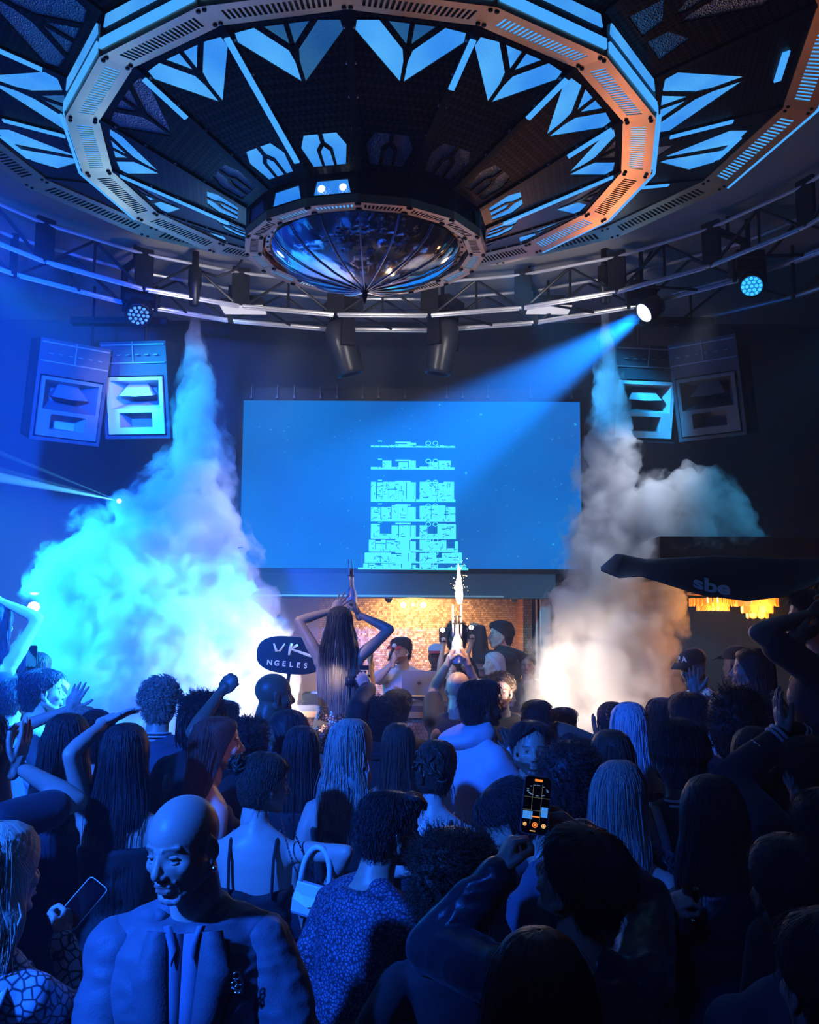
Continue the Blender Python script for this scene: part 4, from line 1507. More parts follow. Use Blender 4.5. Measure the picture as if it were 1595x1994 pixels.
# ---- heads
def head_prims(fem):
    mb = MB()
    w = 0.95 if fem else 1.0
    ell(mb, (0, -0.014, 0.030), (0.077 * w, 0.098, 0.087), 40)
    ell(mb, (0, 0.026, -0.015), (0.066 * w, 0.068, 0.088), 36)
    ell(mb, (0, 0.036, -0.070), (0.046 * w, 0.047, 0.040), 28)
    ell(mb, (0, 0.066, -0.094), (0.022 * w, 0.018, 0.018), 18)
    for s in (-1, 1):
        cap(mb, (s * 0.054 * w, 0.0, -0.052), (s * 0.018 * w, 0.066, -0.094), 0.021, 0.016, 18)
        ell(mb, (s * 0.043 * w, 0.052, -0.022), (0.022, 0.026, 0.024), 18)
        cap(mb, (s * 0.008, 0.081, 0.022), (s * 0.044 * w, 0.066, 0.025), 0.0085 if not fem else 0.0072, 0.0080, 14)
        ell(mb, (s * 0.0120, 0.096, -0.033), (0.0088, 0.0105, 0.0078), 18)
        m3 = Matrix.Rotation(s * R(20), 3, 'Z')
        ell(mb, (s * 0.080 * w, -0.012, -0.006), (0.0075, 0.019, 0.030), 18, m3)
        ell(mb, (s * 0.077 * w, -0.004, -0.034), (0.008, 0.010, 0.013), 18)
    cap(mb, (0, 0.083, 0.014), (0, 0.1065, -0.024), 0.0085, 0.0120 if not fem else 0.0100, 14)
    ell(mb, (0, 0.1085, -0.028), (0.0105, 0.009, 0.009), 18)
    ell(mb, (0, 0.082, -0.060), (0.026, 0.016, 0.020), 18)
    cap(mb, (-0.018, 0.0905, -0.0565), (0.018, 0.0905, -0.0565), 0.0058, 0.0058)
    cap(mb, (-0.014, 0.0915, -0.0672), (0.014, 0.0915, -0.0672), 0.0070, 0.0070)
    cap(mb, (0, -0.030, -0.03), (0, -0.036, -0.15), 0.054 * w, 0.052 * w, 18)
    return mb


_HD = {}


def head_arr(fem, hi):
    key = (fem, hi)
    if key in _HD:
        return _HD[key]
    me = remesh_eval(head_prims(fem), 0.0032 if hi == 2 else (0.0042 if hi else 0.0066), 4 if hi else 2, 0.45)
    co, lv, lt = mesh_arrays(me)
    bpy.data.meshes.remove(me)
    w = 0.95 if fem else 1.0

    def g(c, s):
        c = np.array(c)
        s = np.array(s)
        return np.exp(-(((co - c) / s) ** 2).sum(1))
    for s in (-1, 1):
        co[:, 1] -= 0.0115 * g((s * 0.032 * w, 0.085, 0.003), (0.018, 0.03, 0.0115))
        # nostril wing crease, corner of the mouth, ear hollow
        co[:, 1] -= 0.004 * g((s * 0.022, 0.09, -0.060), (0.006, 0.02, 0.006))
        co[:, 0] -= s * 0.0055 * g((s * 0.086 * w, -0.014, -0.004), (0.010, 0.009, 0.015))
    co[:, 1] -= 0.0040 * g((0, 0.095, -0.0622), (0.021, 0.02, 0.0024))
    co[:, 1] -= 0.0035 * g((0, 0.09, -0.0795), (0.018, 0.02, 0.006))
    col = np.ones((len(co), 4))

    def paint(mask, c):
        m_ = np.clip(mask, 0, 1)[:, None]
        col[:, :3] = col[:, :3] * (1 - m_) + np.array(c) * m_
    front = (co[:, 1] > 0.055)
    paint(front * g((0, 0.09, -0.0615), (0.022, 0.03, 0.0105)) * 1.1, (0.78, 0.42, 0.42))
    for s in (-1, 1):
        arch = np.abs(co[:, 2] - (0.0255 - 0.10 * (np.abs(co[:, 0]) - 0.030) ** 2 * 20))
        bm_ = (arch < (0.0036 if fem else 0.0045)) & (s * co[:, 0] > 0.012) & (s * co[:, 0] < 0.050) & front
        paint(bm_ * 0.75, (0.22, 0.18, 0.16))
    nh = len(co)
    parts, cols = [(co, lv, lt)], [col]
    # eyeballs and lids
    for s in (-1, 1):
        e = MB()
        ell(e, (s * 0.031 * w, 0.0655, 0.0025), (0.0122, 0.0122, 0.0122), 18)
        ea = mb_arrays(e)
        c_ = np.ones((len(ea[0]), 4))
        dx = (ea[0][:, 0] - s * 0.031 * w)
        dz = (ea[0][:, 2] - 0.002)
        rr = np.sqrt(dx ** 2 + dz ** 2)
        c_[:, :3] = 1.5
        c_[(rr < 0.0075) & (ea[0][:, 1] > 0.07), :3] = 0.10
        parts.append(ea)
        cols.append(c_)
        for zz, dz_, bow in ((0.0055, -0.001, 0.004), (-0.0045, 0.0, -0.003)):
            l = MB()
            pts = []
            for i in range(7):
                u = -1 + i / 3
                pts.append((s * 0.031 * w + u * 0.0145, 0.0780 - 0.0055 * u * u, zz + bow * (1 - u * u) * 0.6))
            l.tube(pts, [0.0018, .0034, .0040, .0042, .0040, .0034, .0018], 8)
            la = mb_arrays(l)
            c_ = np.ones((len(la[0]), 4))
            c_[:, :3] = 0.8 if zz > 0 else 0.95
            parts.append(la)
            cols.append(c_)
    arr = join_arrays(parts)
    _HD[key] = (arr, np.concatenate(cols))
    return _HD[key]


# ---- hair
def hair_mat(name, c1, c2, rough=0.5):
    m = bpy.data.materials.new(name)
    m.use_nodes = True
    nt = m.node_tree
    b = nt.nodes['Principled BSDF']
    at = nt.nodes.new('ShaderNodeAttribute')
    at.attribute_name = 'Strand'
    n = nt.nodes.new('ShaderNodeTexNoise')
    n.inputs['Scale'].default_value = 1.0
    n.inputs['Detail'].default_value = 2
    nt.links.new(at.outputs['Vector'], n.inputs['Vector'])
    cr = nt.nodes.new('ShaderNodeValToRGB')
    cr.color_ramp.elements[0].position = 0.36
    cr.color_ramp.elements[0].color = (*c1, 1)
    cr.color_ramp.elements[1].position = 0.66
    cr.color_ramp.elements[1].color = (*c2, 1)
    nt.links.new(n.outputs['Fac'], cr.inputs[0])
    nt.links.new(cr.outputs[0], b.inputs['Base Color'])
    bp = nt.nodes.new('ShaderNodeBump')
    bp.inputs['Strength'].default_value = 0.7
    bp.inputs['Distance'].default_value = 0.004
    nt.links.new(n.outputs['Fac'], bp.inputs['Height'])
    nt.links.new(bp.outputs['Normal'], b.inputs['Normal'])
    b.inputs['Roughness'].default_value = rough
    b.inputs['Anisotropic'].default_value = 0.5
    return m


HAIR = {'black': hair_mat('hair_black', (0.006, 0.006, 0.008), (0.022, 0.02, 0.022)),
        'brown': hair_mat('hair_brown', (0.02, 0.012, 0.008), (0.07, 0.04, 0.025)),
        'blonde': hair_mat('hair_blonde', (0.34, 0.25, 0.17), (0.80, 0.66, 0.50)),
        'ash': hair_mat('hair_ash_blonde', (0.22, 0.18, 0.15), (0.55, 0.46, 0.38)),
        'silver': hair_mat('hair_silver', (0.40, 0.38, 0.40), (0.80, 0.78, 0.80)),
        'highlight': hair_mat('hair_with_pale_ends', (0.02, 0.015, 0.012), (0.06, 0.04, 0.03))}


def hair_shell(levels, seed, amp=0.004, freq=26, inner=0.78, n=72, wave=0.0, ragged=0.0, sub=3):
    """levels: (z, a, b, yc, thmax) outer profile round the back of the head (theta = 0 behind); closed solid with strand grooves"""
    rr = random.Random(seed)
    ox = rr.uniform(0, 50)
    L = []
    for i in range(len(levels) - 1):
        for k in range(sub):
            t_ = k / sub
            s_ = t_
            L.append([levels[i][j] * (1 - s_) + levels[i + 1][j] * s_ for j in range(5)])
    L.append(list(levels[-1]))
    nl = len(L)
    vs, st = [], []
    for layer in (1.0, inner):
        for i, (z, a, b, yc, th) in enumerate(L):
            for k in range(n + 1):
                t_ = th * (-1 + 2 * k / n)
                nz = noise.noise(Vector((ox + k / n * th * freq, z * 3.0, 1.7))) + 0.5 * noise.noise(Vector((ox + k / n * th * freq * 2.4, z * 4.0, 5.1)))
                d = amp * nz if layer == 1.0 else -0.004
                wv = wave * math.sin(z * 42 + 3 * noise.noise(Vector((k / n * 4, ox, 0)))) * min(1, max(0, (0.02 - z) / 0.15))
                e = layer if layer == 1.0 else max(0.0, 1 - (1 - inner) * min(1, (i + .3) / 6))
                zz = z
                if ragged and i > nl * .55:
                    zz = z + ragged * (i / nl - .55) * 2 * noise.noise(Vector((k / n * 14, ox + 9, 0)))
                vs.append((math.sin(t_) * (a * e + d) + wv * 0.6, yc - math.cos(t_) * (b * e + d + wv), zz))
                st.append((ox + k / n * th * 60, z * 5.0, seed))
    q = n + 1
    fs = []
    for i in range(nl - 1):
        for k in range(n):
            fs.append((i * q + k, i * q + k + 1, (i + 1) * q + k + 1, (i + 1) * q + k))
            o_ = nl * q
            fs.append((o_ + i * q + k, o_ + (i + 1) * q + k, o_ + (i + 1) * q + k + 1, o_ + i * q + k + 1))
    o_ = nl * q
    for i in range(nl - 1):
        fs.append((i * q, (i + 1) * q, o_ + (i + 1) * q, o_ + i * q))
        fs.append((i * q + n, o_ + i * q + n, o_ + (i + 1) * q + n, (i + 1) * q + n))
    for k in range(n):
        b_ = (nl - 1) * q
        fs.append((b_ + k, b_ + k + 1, o_ + b_ + k + 1, o_ + b_ + k))
        fs.append((k, o_ + k, o_ + k + 1, k + 1))
    mb = MB().add(vs, fs)
    mb.st = st
    mb.lv = L
    return mb


def add_st(mb, extra, seed=0.0):
    k = len(mb.v)
    mb.add(extra.v, extra.f)
    mb.st += [(p[0] * 90 + seed, p[1] * 60, p[2] * 60) for p in extra.v]


def hair_build(style, seed, vol=1.0, length=0.45, width=1.0, wave=0.0):
    v = vol
    rr = random.Random(seed)
    top = [(0.127 * v, 0.008, 0.010, -0.012, PI), (0.122 * v, 0.036 * v, 0.044 * v, -0.012, PI), (0.105 * v, 0.062 * v, 0.078 * v, -0.013, PI)]
    if style == 'long':
        lv = top + [(0.082, 0.078 * v, 0.097 * v, -0.014, 2.72), (0.05, 0.087 * v, 0.106 * v, -0.015, 2.3), (0.01, 0.090 * v, 0.109 * v, -0.016, 2.0),
                    (-0.04, 0.092 * v, 0.104 * v, -0.022, 1.85), (-0.09, 0.096 * v * width, 0.095, -0.030, 1.72), (-0.15, 0.106 * v * width, 0.086, -0.042, 1.62), (-0.21, 0.116 * width, 0.078, -0.058, 1.5)]
        z = -0.21
        k = 0
        while z > -length:
            z -= 0.07
            k += 1
            lv.append((z, (0.118 - 0.006 * k) * width, 0.072, -0.066, 1.42 - 0.02 * k))
        lv.append((z - 0.03, (0.095 - 0.006 * k) * width, 0.055, -0.07, 1.3))
        mb = hair_shell(lv, seed, 0.005, 24, 0.72, 80, wave, 0.03)
        for i in range(12):      # loose locks over the surface
            t_ = rr.uniform(-1.5, 1.5)
            pts = []
            z = rr.uniform(0.06, -0.1)
            ze = -length * rr.uniform(.7, 1.08)
            for j in range(9):
                zz = z + (ze - z) * j / 8
                a = np.interp(-zz, [-0.1, 0.0, 0.15, 0.3, 0.8], [0.07, 0.091, 0.105, 0.118, 0.09]) * (width if zz < -.05 else 1)
                b = np.interp(-zz, [-0.1, 0.0, 0.15, 0.3, 0.8], [0.08, 0.109, 0.088, 0.075, 0.062])
                yc = np.interp(-zz, [-0.1, 0.0, 0.15, 0.25], [-0.013, -0.016, -0.042, -0.066])
                w = wave * math.sin(zz * 42 + i) * 0.8
                pts.append((math.sin(t_) * (a + 0.004) + w + 0.004 * math.sin(i * 7 + j), yc - math.cos(t_) * (b + 0.004), zz))
            add_st(mb, MB().tube(pts, [0.0015, .003, .0036, .0038, .0036, .0034, .003, .002, .0008], 5), i)
        return mb
    if style in ('short', 'crop', 'quiff', 'curly'):
        tk = {'short': 1.05, 'crop': 1.0, 'quiff': 1.03, 'curly': 1.10}[style] * v
        lv = [(0.127 * tk, 0.008, 0.010, -0.010, PI), (0.122 * tk, 0.036, 0.046, -0.010, PI), (0.106 * tk, 0.063 * tk, 0.080 * tk, -0.010, PI), (0.085, 0.078 * tk, 0.098 * tk, -0.012, 2.75), (0.05, 0.085 * tk, 0.105 * tk, -0.014, 2.15),
              (0.02, 0.086 * tk, 0.107 * tk, -0.015, 1.78), (-0.01, 0.083, 0.105, -0.015, 1.40), (-0.05, 0.077, 0.092, -0.018, 1.22), (-0.085, 0.066, 0.066, -0.028, 1.1)]
        mb = hair_shell(lv, seed, 0.003 if style != 'curly' else 0.006, 22 if style != 'curly' else 10, 0.80, 64)
        if style == 'quiff':
            ex = MB()
            for i in range(11):
                x = -0.05 + i * 0.01
                ex.tube([(x, 0.02, 0.112), (x, 0.055, 0.122 - abs(x) * .3), (x * .9, 0.085, 0.118 - abs(x) * .4), (x * .8, 0.094, 0.100 - abs(x) * .4)], [0.010, .014, .013, .005], 7)
            add_st(mb, ex)
        if style == 'curly':
            ex = MB()
            for i in range(150):
                t_ = rr.uniform(-PI, PI)
                ph = math.acos(rr.uniform(-0.15, 1.0))
                if abs(t_) > 2.1 and ph > 1.0:
                    continue
                d = Vector((math.sin(ph) * math.sin(t_), -math.sin(ph) * math.cos(t_), math.cos(ph)))
                c = Vector((d.x * 0.086 * v, d.y * 0.106 * v - 0.012, 0.030 + d.z * 0.098 * v))
                r = rr.uniform(0.007, 0.012)
                a = d.orthogonal().normalized()
                b = d.cross(a)
                pts = [c + (a * math.cos(q) + b * math.sin(q)) * r + d * (0.004 * q) for q in [j * 1.05 for j in range(9)]]
                ex.tube(pts, [0.001] + [0.0036] * 7 + [0.001], 5)
            add_st(mb, ex)
        return mb
    if style in ('afro', 'dreads', 'bob', 'fuzzy'):
        if style == 'bob':
            lv = top + [(0.082, 0.080 * v, 0.099 * v, -0.014, 2.72), (0.05, 0.092 * v, 0.110 * v, -0.016, 2.3), (0.01, 0.098 * v, 0.114 * v, -0.018, 2.0), (-0.04, 0.102 * v, 0.112 * v, -0.024, 1.85),
                        (-0.09, 0.104 * v, 0.106 * v, -0.03, 1.75), (-0.14, 0.098 * v, 0.096, -0.034, 1.65), (-0.165, 0.08, 0.08, -0.036, 1.5)]
            return hair_shell(lv, seed, 0.006, 22, 0.74, 72, wave, 0.04)
        rx = (0.115 if style != 'fuzzy' else 0.105) * v
        lv = [(0.165 * v, 0.01, 0.012, -0.02, PI), (0.158 * v, 0.05 * v, 0.055 * v, -0.02, PI), (0.13 * v, 0.09 * v, 0.1 * v, -0.02, PI), (0.09, rx, 0.125 * v, -0.02, 2.6), (0.04, rx * 1.07, 0.132 * v, -0.022, 2.2),
              (-0.01, rx * 1.08, 0.13 * v, -0.025, 1.95), (-0.06, rx * 1.0, 0.115 * v, -0.03, 1.8), (-0.11, rx * .85, 0.09 * v, -0.035, 1.6), (-0.14, rx * .6, 0.06, -0.035, 1.4)]
        mb = hair_shell(lv, seed, 0.010, 9, 0.7, 80, 0, 0.03)
        ex = MB()
        for i in range(120 if style == 'afro' else 70):
            t_ = rr.uniform(-2.0, 2.0)
            ph = math.acos(rr.uniform(-0.2, 1.0))
            d = Vector((math.sin(ph) * math.sin(t_), -math.sin(ph) * math.cos(t_), math.cos(ph)))
            c = Vector((d.x * rx * 1.02, d.y * 0.128 * v - 0.022, 0.02 + d.z * 0.135 * v))
            if style == 'dreads':
                q = c * 0.95
                pts = [q, q + d * 0.02, q + d * 0.03 + Vector((0, 0, -0.04)), q + d * 0.028 + Vector((rr.uniform(-.01, .01), 0, -0.09)), q + d * 0.02 + Vector((rr.uniform(-.01, .01), 0, -0.14))]
                ex.tube(pts, [.006, .007, .007, .0065, .003], 6)
            else:
                pts = [c * .97, c + d * 0.010 + Vector((rr.uniform(-.008, .008), rr.uniform(-.008, .008), rr.uniform(-.006, .006))), c + d * 0.022 + Vector((rr.uniform(-.012, .012), rr.uniform(-.012, .012), rr.uniform(-.012, .006)))]
                ex.tube(pts, [.006, .004, .001], 5)
        add_st(mb, ex)
        return mb
    if style in ('bun', 'updo'):
        lv = top + [(0.082, 0.079, 0.098, -0.014, 2.74), (0.05, 0.085, 0.106, -0.014, 2.25), (0.01, 0.086, 0.108, -0.015, 1.85), (-0.03, 0.083, 0.100, -0.018, 1.55), (-0.07, 0.074, 0.082, -0.024, 1.35), (-0.095, 0.06, 0.058, -0.03, 1.2)]
        mb = hair_shell(lv, seed, 0.004, 20, 0.80, 64)
        ex = MB()
        bc = Vector((-0.01, -0.132, 0.062)) if style == 'bun' else Vector((-0.02, -0.11, -0.01))
        for i in range(30):
            rb = rr.uniform(.016, .030)
            if style == 'bun':
                c0 = bc + Vector((rr.uniform(-.018, .018), rr.uniform(-.018, .006), rr.uniform(-.018, .018)))
            else:
                c0 = Vector((rr.uniform(-.06, .06), -0.100, rr.uniform(-.05, .085)))
                c0.y = -0.112 + 3.2 * c0.x ** 2 + 0.02 * (c0.z > .05)
            ax = Vector((rr.uniform(-1, 1), rr.uniform(-.6, .6), rr.uniform(-1, 1))).normalized()
            e1 = ax.orthogonal().normalized()
            e2 = ax.cross(e1)
            a0 = rr.uniform(0, 2 * PI)
            pts = [c0 + (e1 * math.cos(a0 + j * .8) + e2 * math.sin(a0 + j * .8)) * rb + ax * (j - 4) * .002 for j in range(8)]
            ex.tube(pts, [0.001] + [.0055] * 6 + [.001], 6)
        for i in range(14):
            x = rr.uniform(-.08, .08)
            L_ = rr.uniform(.05, .14)
            p0 = Vector((x, -0.07 + abs(x) * .5, -0.03))
            ex.tube([p0, p0 + Vector((x * .3, -.02, -L_ * .4)), p0 + Vector((x * .35 + rr.uniform(-.02, .02), -.015, -L_))], [.0015, .0015, .0005], 4)
        add_st(mb, ex)
        return mb
    if style == 'pony':
        mb = hair_build('bun', seed)
        ex = MB()
        for i in range(24):
            o = Vector((rr.uniform(-.02, .02), rr.uniform(-.02, .01), 0))
            p0 = Vector((0, -0.115, 0.05)) + o * .5
            ex.tube([p0, p0 + Vector((0, -.05, -.02)) + o, p0 + Vector((0, -.06, -.12)) + o, p0 + Vector((0, -.04, -.24)) + o, p0 + Vector((0, -.03, -.3 - rr.uniform(0, .1))) + o * .4], [.006, .009, .010, .008, .002], 6)
        add_st(mb, ex)
        return mb


def strand_points(mb, style, seed, n, wave, length):
    """guide-free hair strands laid over the shell: (n, k, 3) points in head space"""
    g = np.random.default_rng(seed)
    lv = np.array(mb.lv)
    zs = lv[::-1, 0]

    def prof(z):
        zz = np.clip(z, zs[0], zs[-1])
        return [np.interp(zz, zs, lv[::-1, j]) for j in (1, 2, 3, 4)]
    k = 10
    u = np.linspace(0, 1, k)[None, :]
    zt, zb = lv[0, 0] - 0.002, lv[-1, 0]
    if style in ('long', 'bob'):
        z0 = g.uniform(-0.02, zt, n) if style == 'bob' else np.where(g.random(n) < .75, g.uniform(0.0, zt, n), g.uniform(zb * .6, 0.0, n))
        z1 = zb * g.uniform(0.80, 1.07, n) + g.uniform(-0.01, 0.01, n)
    elif style in ('afro', 'fuzzy', 'dreads'):
        z0 = g.uniform(zb, zt, n)
        z1 = z0 - 0.02
    else:
        z0 = g.uniform(zb + 0.01, zt, n)
        z1 = np.maximum(z0 - g.uniform(0.02, 0.06, n), zb - 0.012)
    z = z0[:, None] + (z1 - z0)[:, None] * u
    th1 = np.minimum(prof(z0)[3], prof(z1)[3]) if style in ('long', 'bob') else prof(z0)[3]
    clump = np.round(g.uniform(-1, 1, n) * 26) / 26 * 0.6 + g.uniform(-1, 1, n) * 0.4
    th = (clump * th1)[:, None] + 0.05 * np.sin(u * 5 + g.uniform(0, 6, n)[:, None]) * g.uniform(0, 1, n)[:, None]
    a, b, yc, _ = prof(z)
    off = (0.0015 + g.exponential(0.0035, n))[:, None] * (0.4 + u) * (0.25 if style in ('bun', 'updo', 'pony') else 1.0)
    wv = wave * np.sin(z * 42 + np.round(clump * 9)[:, None]) * np.clip((0.02 - z) / 0.15, 0, 1) + 0.0016 * np.sin(u * 14 + g.uniform(0, 6, n)[:, None])
    x = np.sin(th) * (a + off) + wv * .6
    y = yc - np.cos(th) * (b + off + wv)
    pts = np.stack([x, y, z], -1)
    if style in ('afro', 'fuzzy', 'dreads', 'curly'):
        p0 = pts[:, :1, :]
        c = np.array([0, -0.02, 0.02])
        d = p0 - c
        d = d / np.linalg.norm(d, axis=2, keepdims=True)
        ln = g.uniform(0.012, 0.036, n)[:, None, None] * (1.0 if style != 'fuzzy' else 1.4)
        if style == 'curly':
            ln = ln * .6
        jit = np.cumsum(g.normal(0, 0.0030, (n, k, 3)), 1)
        pts = p0 + d * ln * u[:, :, None] + jit - d * 0.006
    elif style not in ('long', 'bob', 'bun', 'pony', 'updo'):
        d = np.stack([np.sin(th), -np.cos(th), np.zeros_like(th)], -1)
        pts = pts + d * (0.0035 * np.sin(u * PI))[:, :, None]
    return pts


def strand_object(pts, radius, m, parent, seed, zz):
    n, k, _ = pts.shape
    cu = bpy.data.hair_curves.new('hair_strands')
    cu.add_curves([k] * n)
    cu.position_data.foreach_set('vector', pts.astype(np.float32).ravel())
    ra = cu.attributes.get('radius') or cu.attributes.new('radius', 'FLOAT', 'POINT')
    tp = np.linspace(1.0, 0.25, k)[None, :] * np.ones((n, 1)) * radius
    ra.data.foreach_set('value', tp.astype(np.float32).ravel())
    at = cu.attributes.new('Strand', 'FLOAT_VECTOR', 'POINT')
    g = np.random.default_rng(seed + 5)
    sv = np.repeat(g.uniform(0, 40, (n, 1, 3)), k, 1)
    sv[:, :, 1] = zz
    at.data.foreach_set('vector', sv.astype(np.float32).ravel())
    cu.materials.append(m)
    o = bpy.data.objects.new('hair_strands', cu)
    COL.objects.link(o)
    o.parent = parent
    return o


def pale_ends(m):
    nt = m.node_tree
    b = nt.nodes['Principled BSDF']
    src = b.inputs['Base Color'].links[0].from_socket
    at = [n for n in nt.nodes if n.bl_idname == 'ShaderNodeAttribute'][0]
    sx = nt.nodes.new('ShaderNodeSeparateXYZ')
    nt.links.new(at.outputs['Vector'], sx.inputs[0])
    mr = nt.nodes.new('ShaderNodeMapRange')
    mr.inputs['From Min'].default_value = -1.1
    mr.inputs['From Max'].default_value = -1.9
    nt.links.new(sx.outputs['Y'], mr.inputs['Value'])
    mx = nt.nodes.new('ShaderNodeMix')
    mx.data_type = 'RGBA'
    nt.links.new(mr.outputs[0], mx.inputs['Factor'])
    nt.links.new(src, mx.inputs['A'])
    mx.inputs['B'].default_value = (0.45, 0.32, 0.24, 1)
    nt.links.new(mx.outputs['Result'], b.inputs['Base Color'])


pale_ends(HAIR['highlight'])


# ---- the figure
def ik(sh, tgt, l1, l2, hint):
    d = tgt - sh
    D = d.length
    mx = (l1 + l2) * 0.995
    if D > mx:
        tgt = sh + d * (mx / D)
        D = mx
        d = tgt - sh
    D = max(D, abs(l1 - l2) + 0.02)
    u = d.normalized()
    a = (l1 * l1 - l2 * l2 + D * D) / (2 * D)
    h = math.sqrt(max(0.0, l1 * l1 - a * a))
    p = Vector(hint)
    p = p - u * p.dot(u)
    if p.length < 1e-4:
        p = u.orthogonal()
    p.normalize()
    return sh + u * a + p * h, sh + u * D


N_PERSON = [0]
MALE = [(0.80, .13, .09, 0), (0.88, .172, .116, -.012), (0.96, .168, .112, -.008), (1.05, .150, .100, 0), (1.15, .156, .104, .004), (1.27, .172, .120, .008), (1.35, .180, .112, .002), (1.415, .160, .085, -.008), (1.455, .095, .065, -.014)]
FEM = [(0.80, .135, .095, -.002), (0.88, .170, .124, -.016), (0.96, .158, .112, -.010), (1.07, .122, .086, .004), (1.15, .130, .092, .006), (1.26, .146, .104, .008), (1.34, .150, .096, .000), (1.405, .134, .074, -.010), (1.445, .080, .055, -.014)]


def person(px, py, D, yaw, label, sex='m', floor=0.0, head=None, tilt=(0, 0), lean=(0, 0), skin='light', hair=None, hc='black', hv=1.0, hl=0.45, hw=1.0, wave=0.0,
           top=None, bottom=('trousers', 'navy'), arms=None, hi=0, build=1.0, sit=False, legs=None, beard=None, extra=None, group='people on the dance floor'):
    """px, py: crown in the photo at depth D. yaw 0 faces the booth, 90 faces right, 180 the camera"""
    N_PERSON[0] += 1
    seed = N_PERSON[0]
    rr = random.Random(seed * 7 + 1)
    fem = sex == 'f'
    hyaw = yaw if head is None else head
    crown = P(px, py, D)
    rz = Matrix.Rotation(-R(yaw), 3, 'Z')
    hz_ = Matrix.Rotation(-R(hyaw - yaw), 3, 'Z') @ Matrix.Rotation(R(tilt[1]), 3, 'Y') @ Matrix.Rotation(-R(tilt[0]), 3, 'X')
    Ln = Matrix.Rotation(-R(lean[0]), 3, 'X') @ Matrix.Rotation(R(lean[1]), 3, 'Y')
    piv = Vector((0, 0, 0.95))

    def T(p):
        p = Vector(p)
        w = min(1, max(0, (p.z - 0.88) / 0.4))
        if w == 0 or (lean[0] == 0 and lean[1] == 0):
            return p
        M_ = Matrix.Rotation(-R(lean[0]) * w, 3, 'X') @ Matrix.Rotation(R(lean[1]) * w, 3, 'Y')
        return piv + M_ @ (p - piv)
    bw = build
    PR = FEM if fem else MALE
    shx, shz = (0.158, 1.372) if fem else (0.184 * (0.6 + 0.4 * bw), 1.383)
    nb, nt_ = T((0, -0.014, 1.43)), T((0, 0.012, 1.545))
    hm = Ln.to_3x3() @ hz_ if (lean[0] or lean[1]) else hz_
    hcn = nt_ + (Ln @ Vector((0, 0.012, 0.04))) + hm @ Vector((0, 0.026, 0.052))
    cl = hcn + hm @ Vector((0, -0.012, 0.118))
    # scale so that the crown meets the photo and the feet the floor
    z0 = -0.0
    if sit:
        k = sit
        root = crown - (rz @ cl) * k
    else:
        k = (crown.z - floor) / cl.z
        root = crown - (rz @ cl) * k
        root.z = floor

    def W2L(p):
        return rz.inverted() @ ((Vector(p) - root) / k)
    body = MB()
    tr = [T((0, y, z)) for z, a, b, y in PR]
    vtx = MB()
    rings(vtx, [(0, y, z, a * bw, b * bw) for z, a, b, y in PR])
    body.add([T(v) for v in vtx.v], vtx.f)
    if fem:
        for s in (-1, 1):
            ell(body, T((s * 0.068, 0.095, 1.255)), (0.056, 0.048, 0.056))
            ell(body, T((s * 0.075, -0.085, 0.89)), (0.085, 0.065, 0.085))
    else:
        for s in (-1, 1):
            ell(body, T((s * 0.085, -0.075, 1.32)), (0.075, 0.045, 0.09))
            ell(body, T((s * 0.085, 0.085, 1.30)), (0.08, 0.045, 0.06))
            ell(body, T((s * 0.075, -0.075, 0.89)), (0.085, 0.06, 0.085))
    nr = 0.047 if fem else 0.058 * (0.7 + .3 * bw)
    cap(body, nb, hcn + hm @ Vector((0, -0.03, -0.07)), nr * 1.12, nr)
    af = 0.84 if fem else 1.0 * (0.75 + .25 * bw)
    arm_pts = {}
    hands = []
    arms = arms or {}
    for s, nm in ((-1, 'L'), (1, 'R')):
        cap(body, T((s * 0.02, -0.018, 1.475)), T((s * shx * .86, -0.012, shz + 0.012)), 0.036 if not fem else 0.028, 0.042 * af)
        sp = arms.get(nm, 'down')
        raised = 0.0
        l1, l2 = 0.285, 0.255
        if sp == 'down':
            wr = Vector((s * (shx + 0.06), 0.05 + rr.uniform(-.02, .03), shz - 0.50))
            hint = Vector((s * 0.4, -1, 0))
            pose, fdir, pn = 'relax', None, None
            wr = T(wr + Vector((0, 0, 0.9))) - Vector((0, 0, 0.9)) if False else wr
        elif sp == 'front':
            wr = Vector((s * 0.09, 0.30, 1.10))
            hint = Vector((s * 0.8, -.3, -1))
            pose, fdir, pn = 'relax', None, None
        elif sp == 'hold':
            wr = Vector((s * 0.10, 0.28, 1.28))
            hint = Vector((s * 0.8, -.1, -1))
            pose, fdir, pn = 'grip', None, None
        else:
            wp, dD = (sp[0], sp[1]), sp[2]
            wr = W2L(P(wp[0], wp[1], D + dD))
            hint = rz.inverted() @ Vector(sp[3])
            pose = sp[4] if len(sp) > 4 else 'relax'
            fdir = None
            pn = None
            if len(sp) > 5 and sp[5] is not None:
                fx = sp[5]
                fdir = W2L(P(fx[0], fx[1], D + (fx[2] if len(fx) > 2 else dD))) - wr
            if len(sp) > 6:
                pn = rz.inverted() @ Vector(sp[6])
        # the shoulder girdle lifts with a raised arm
        lift = max(0.0, min(1.0, (wr.z - shz) / 0.35))
        shp = T((s * (shx - 0.02 * lift), -0.004, shz + 0.05 * lift))
        el, wr = ik(shp, wr, l1, l2, hint)
        arm_pts[nm] = (shp, el, wr)
        cap(body, shp, el, 0.051 * af, 0.038 * af, 14, [(0.3, 0.054 * af), (0.6, 0.045 * af)])
        cap(body, el, wr, 0.038 * af, 0.0255 * af, 14, [(0.25, 0.042 * af), (0.6, 0.034 * af)])
        fd = (wr - el).normalized() if fdir is None else fdir.normalized()
        if pn is None:
            pn = Vector((-s, 0.2, 0.0))
        hands.append((s, wr, fd, pn, pose))
    # legs
    LP = {}
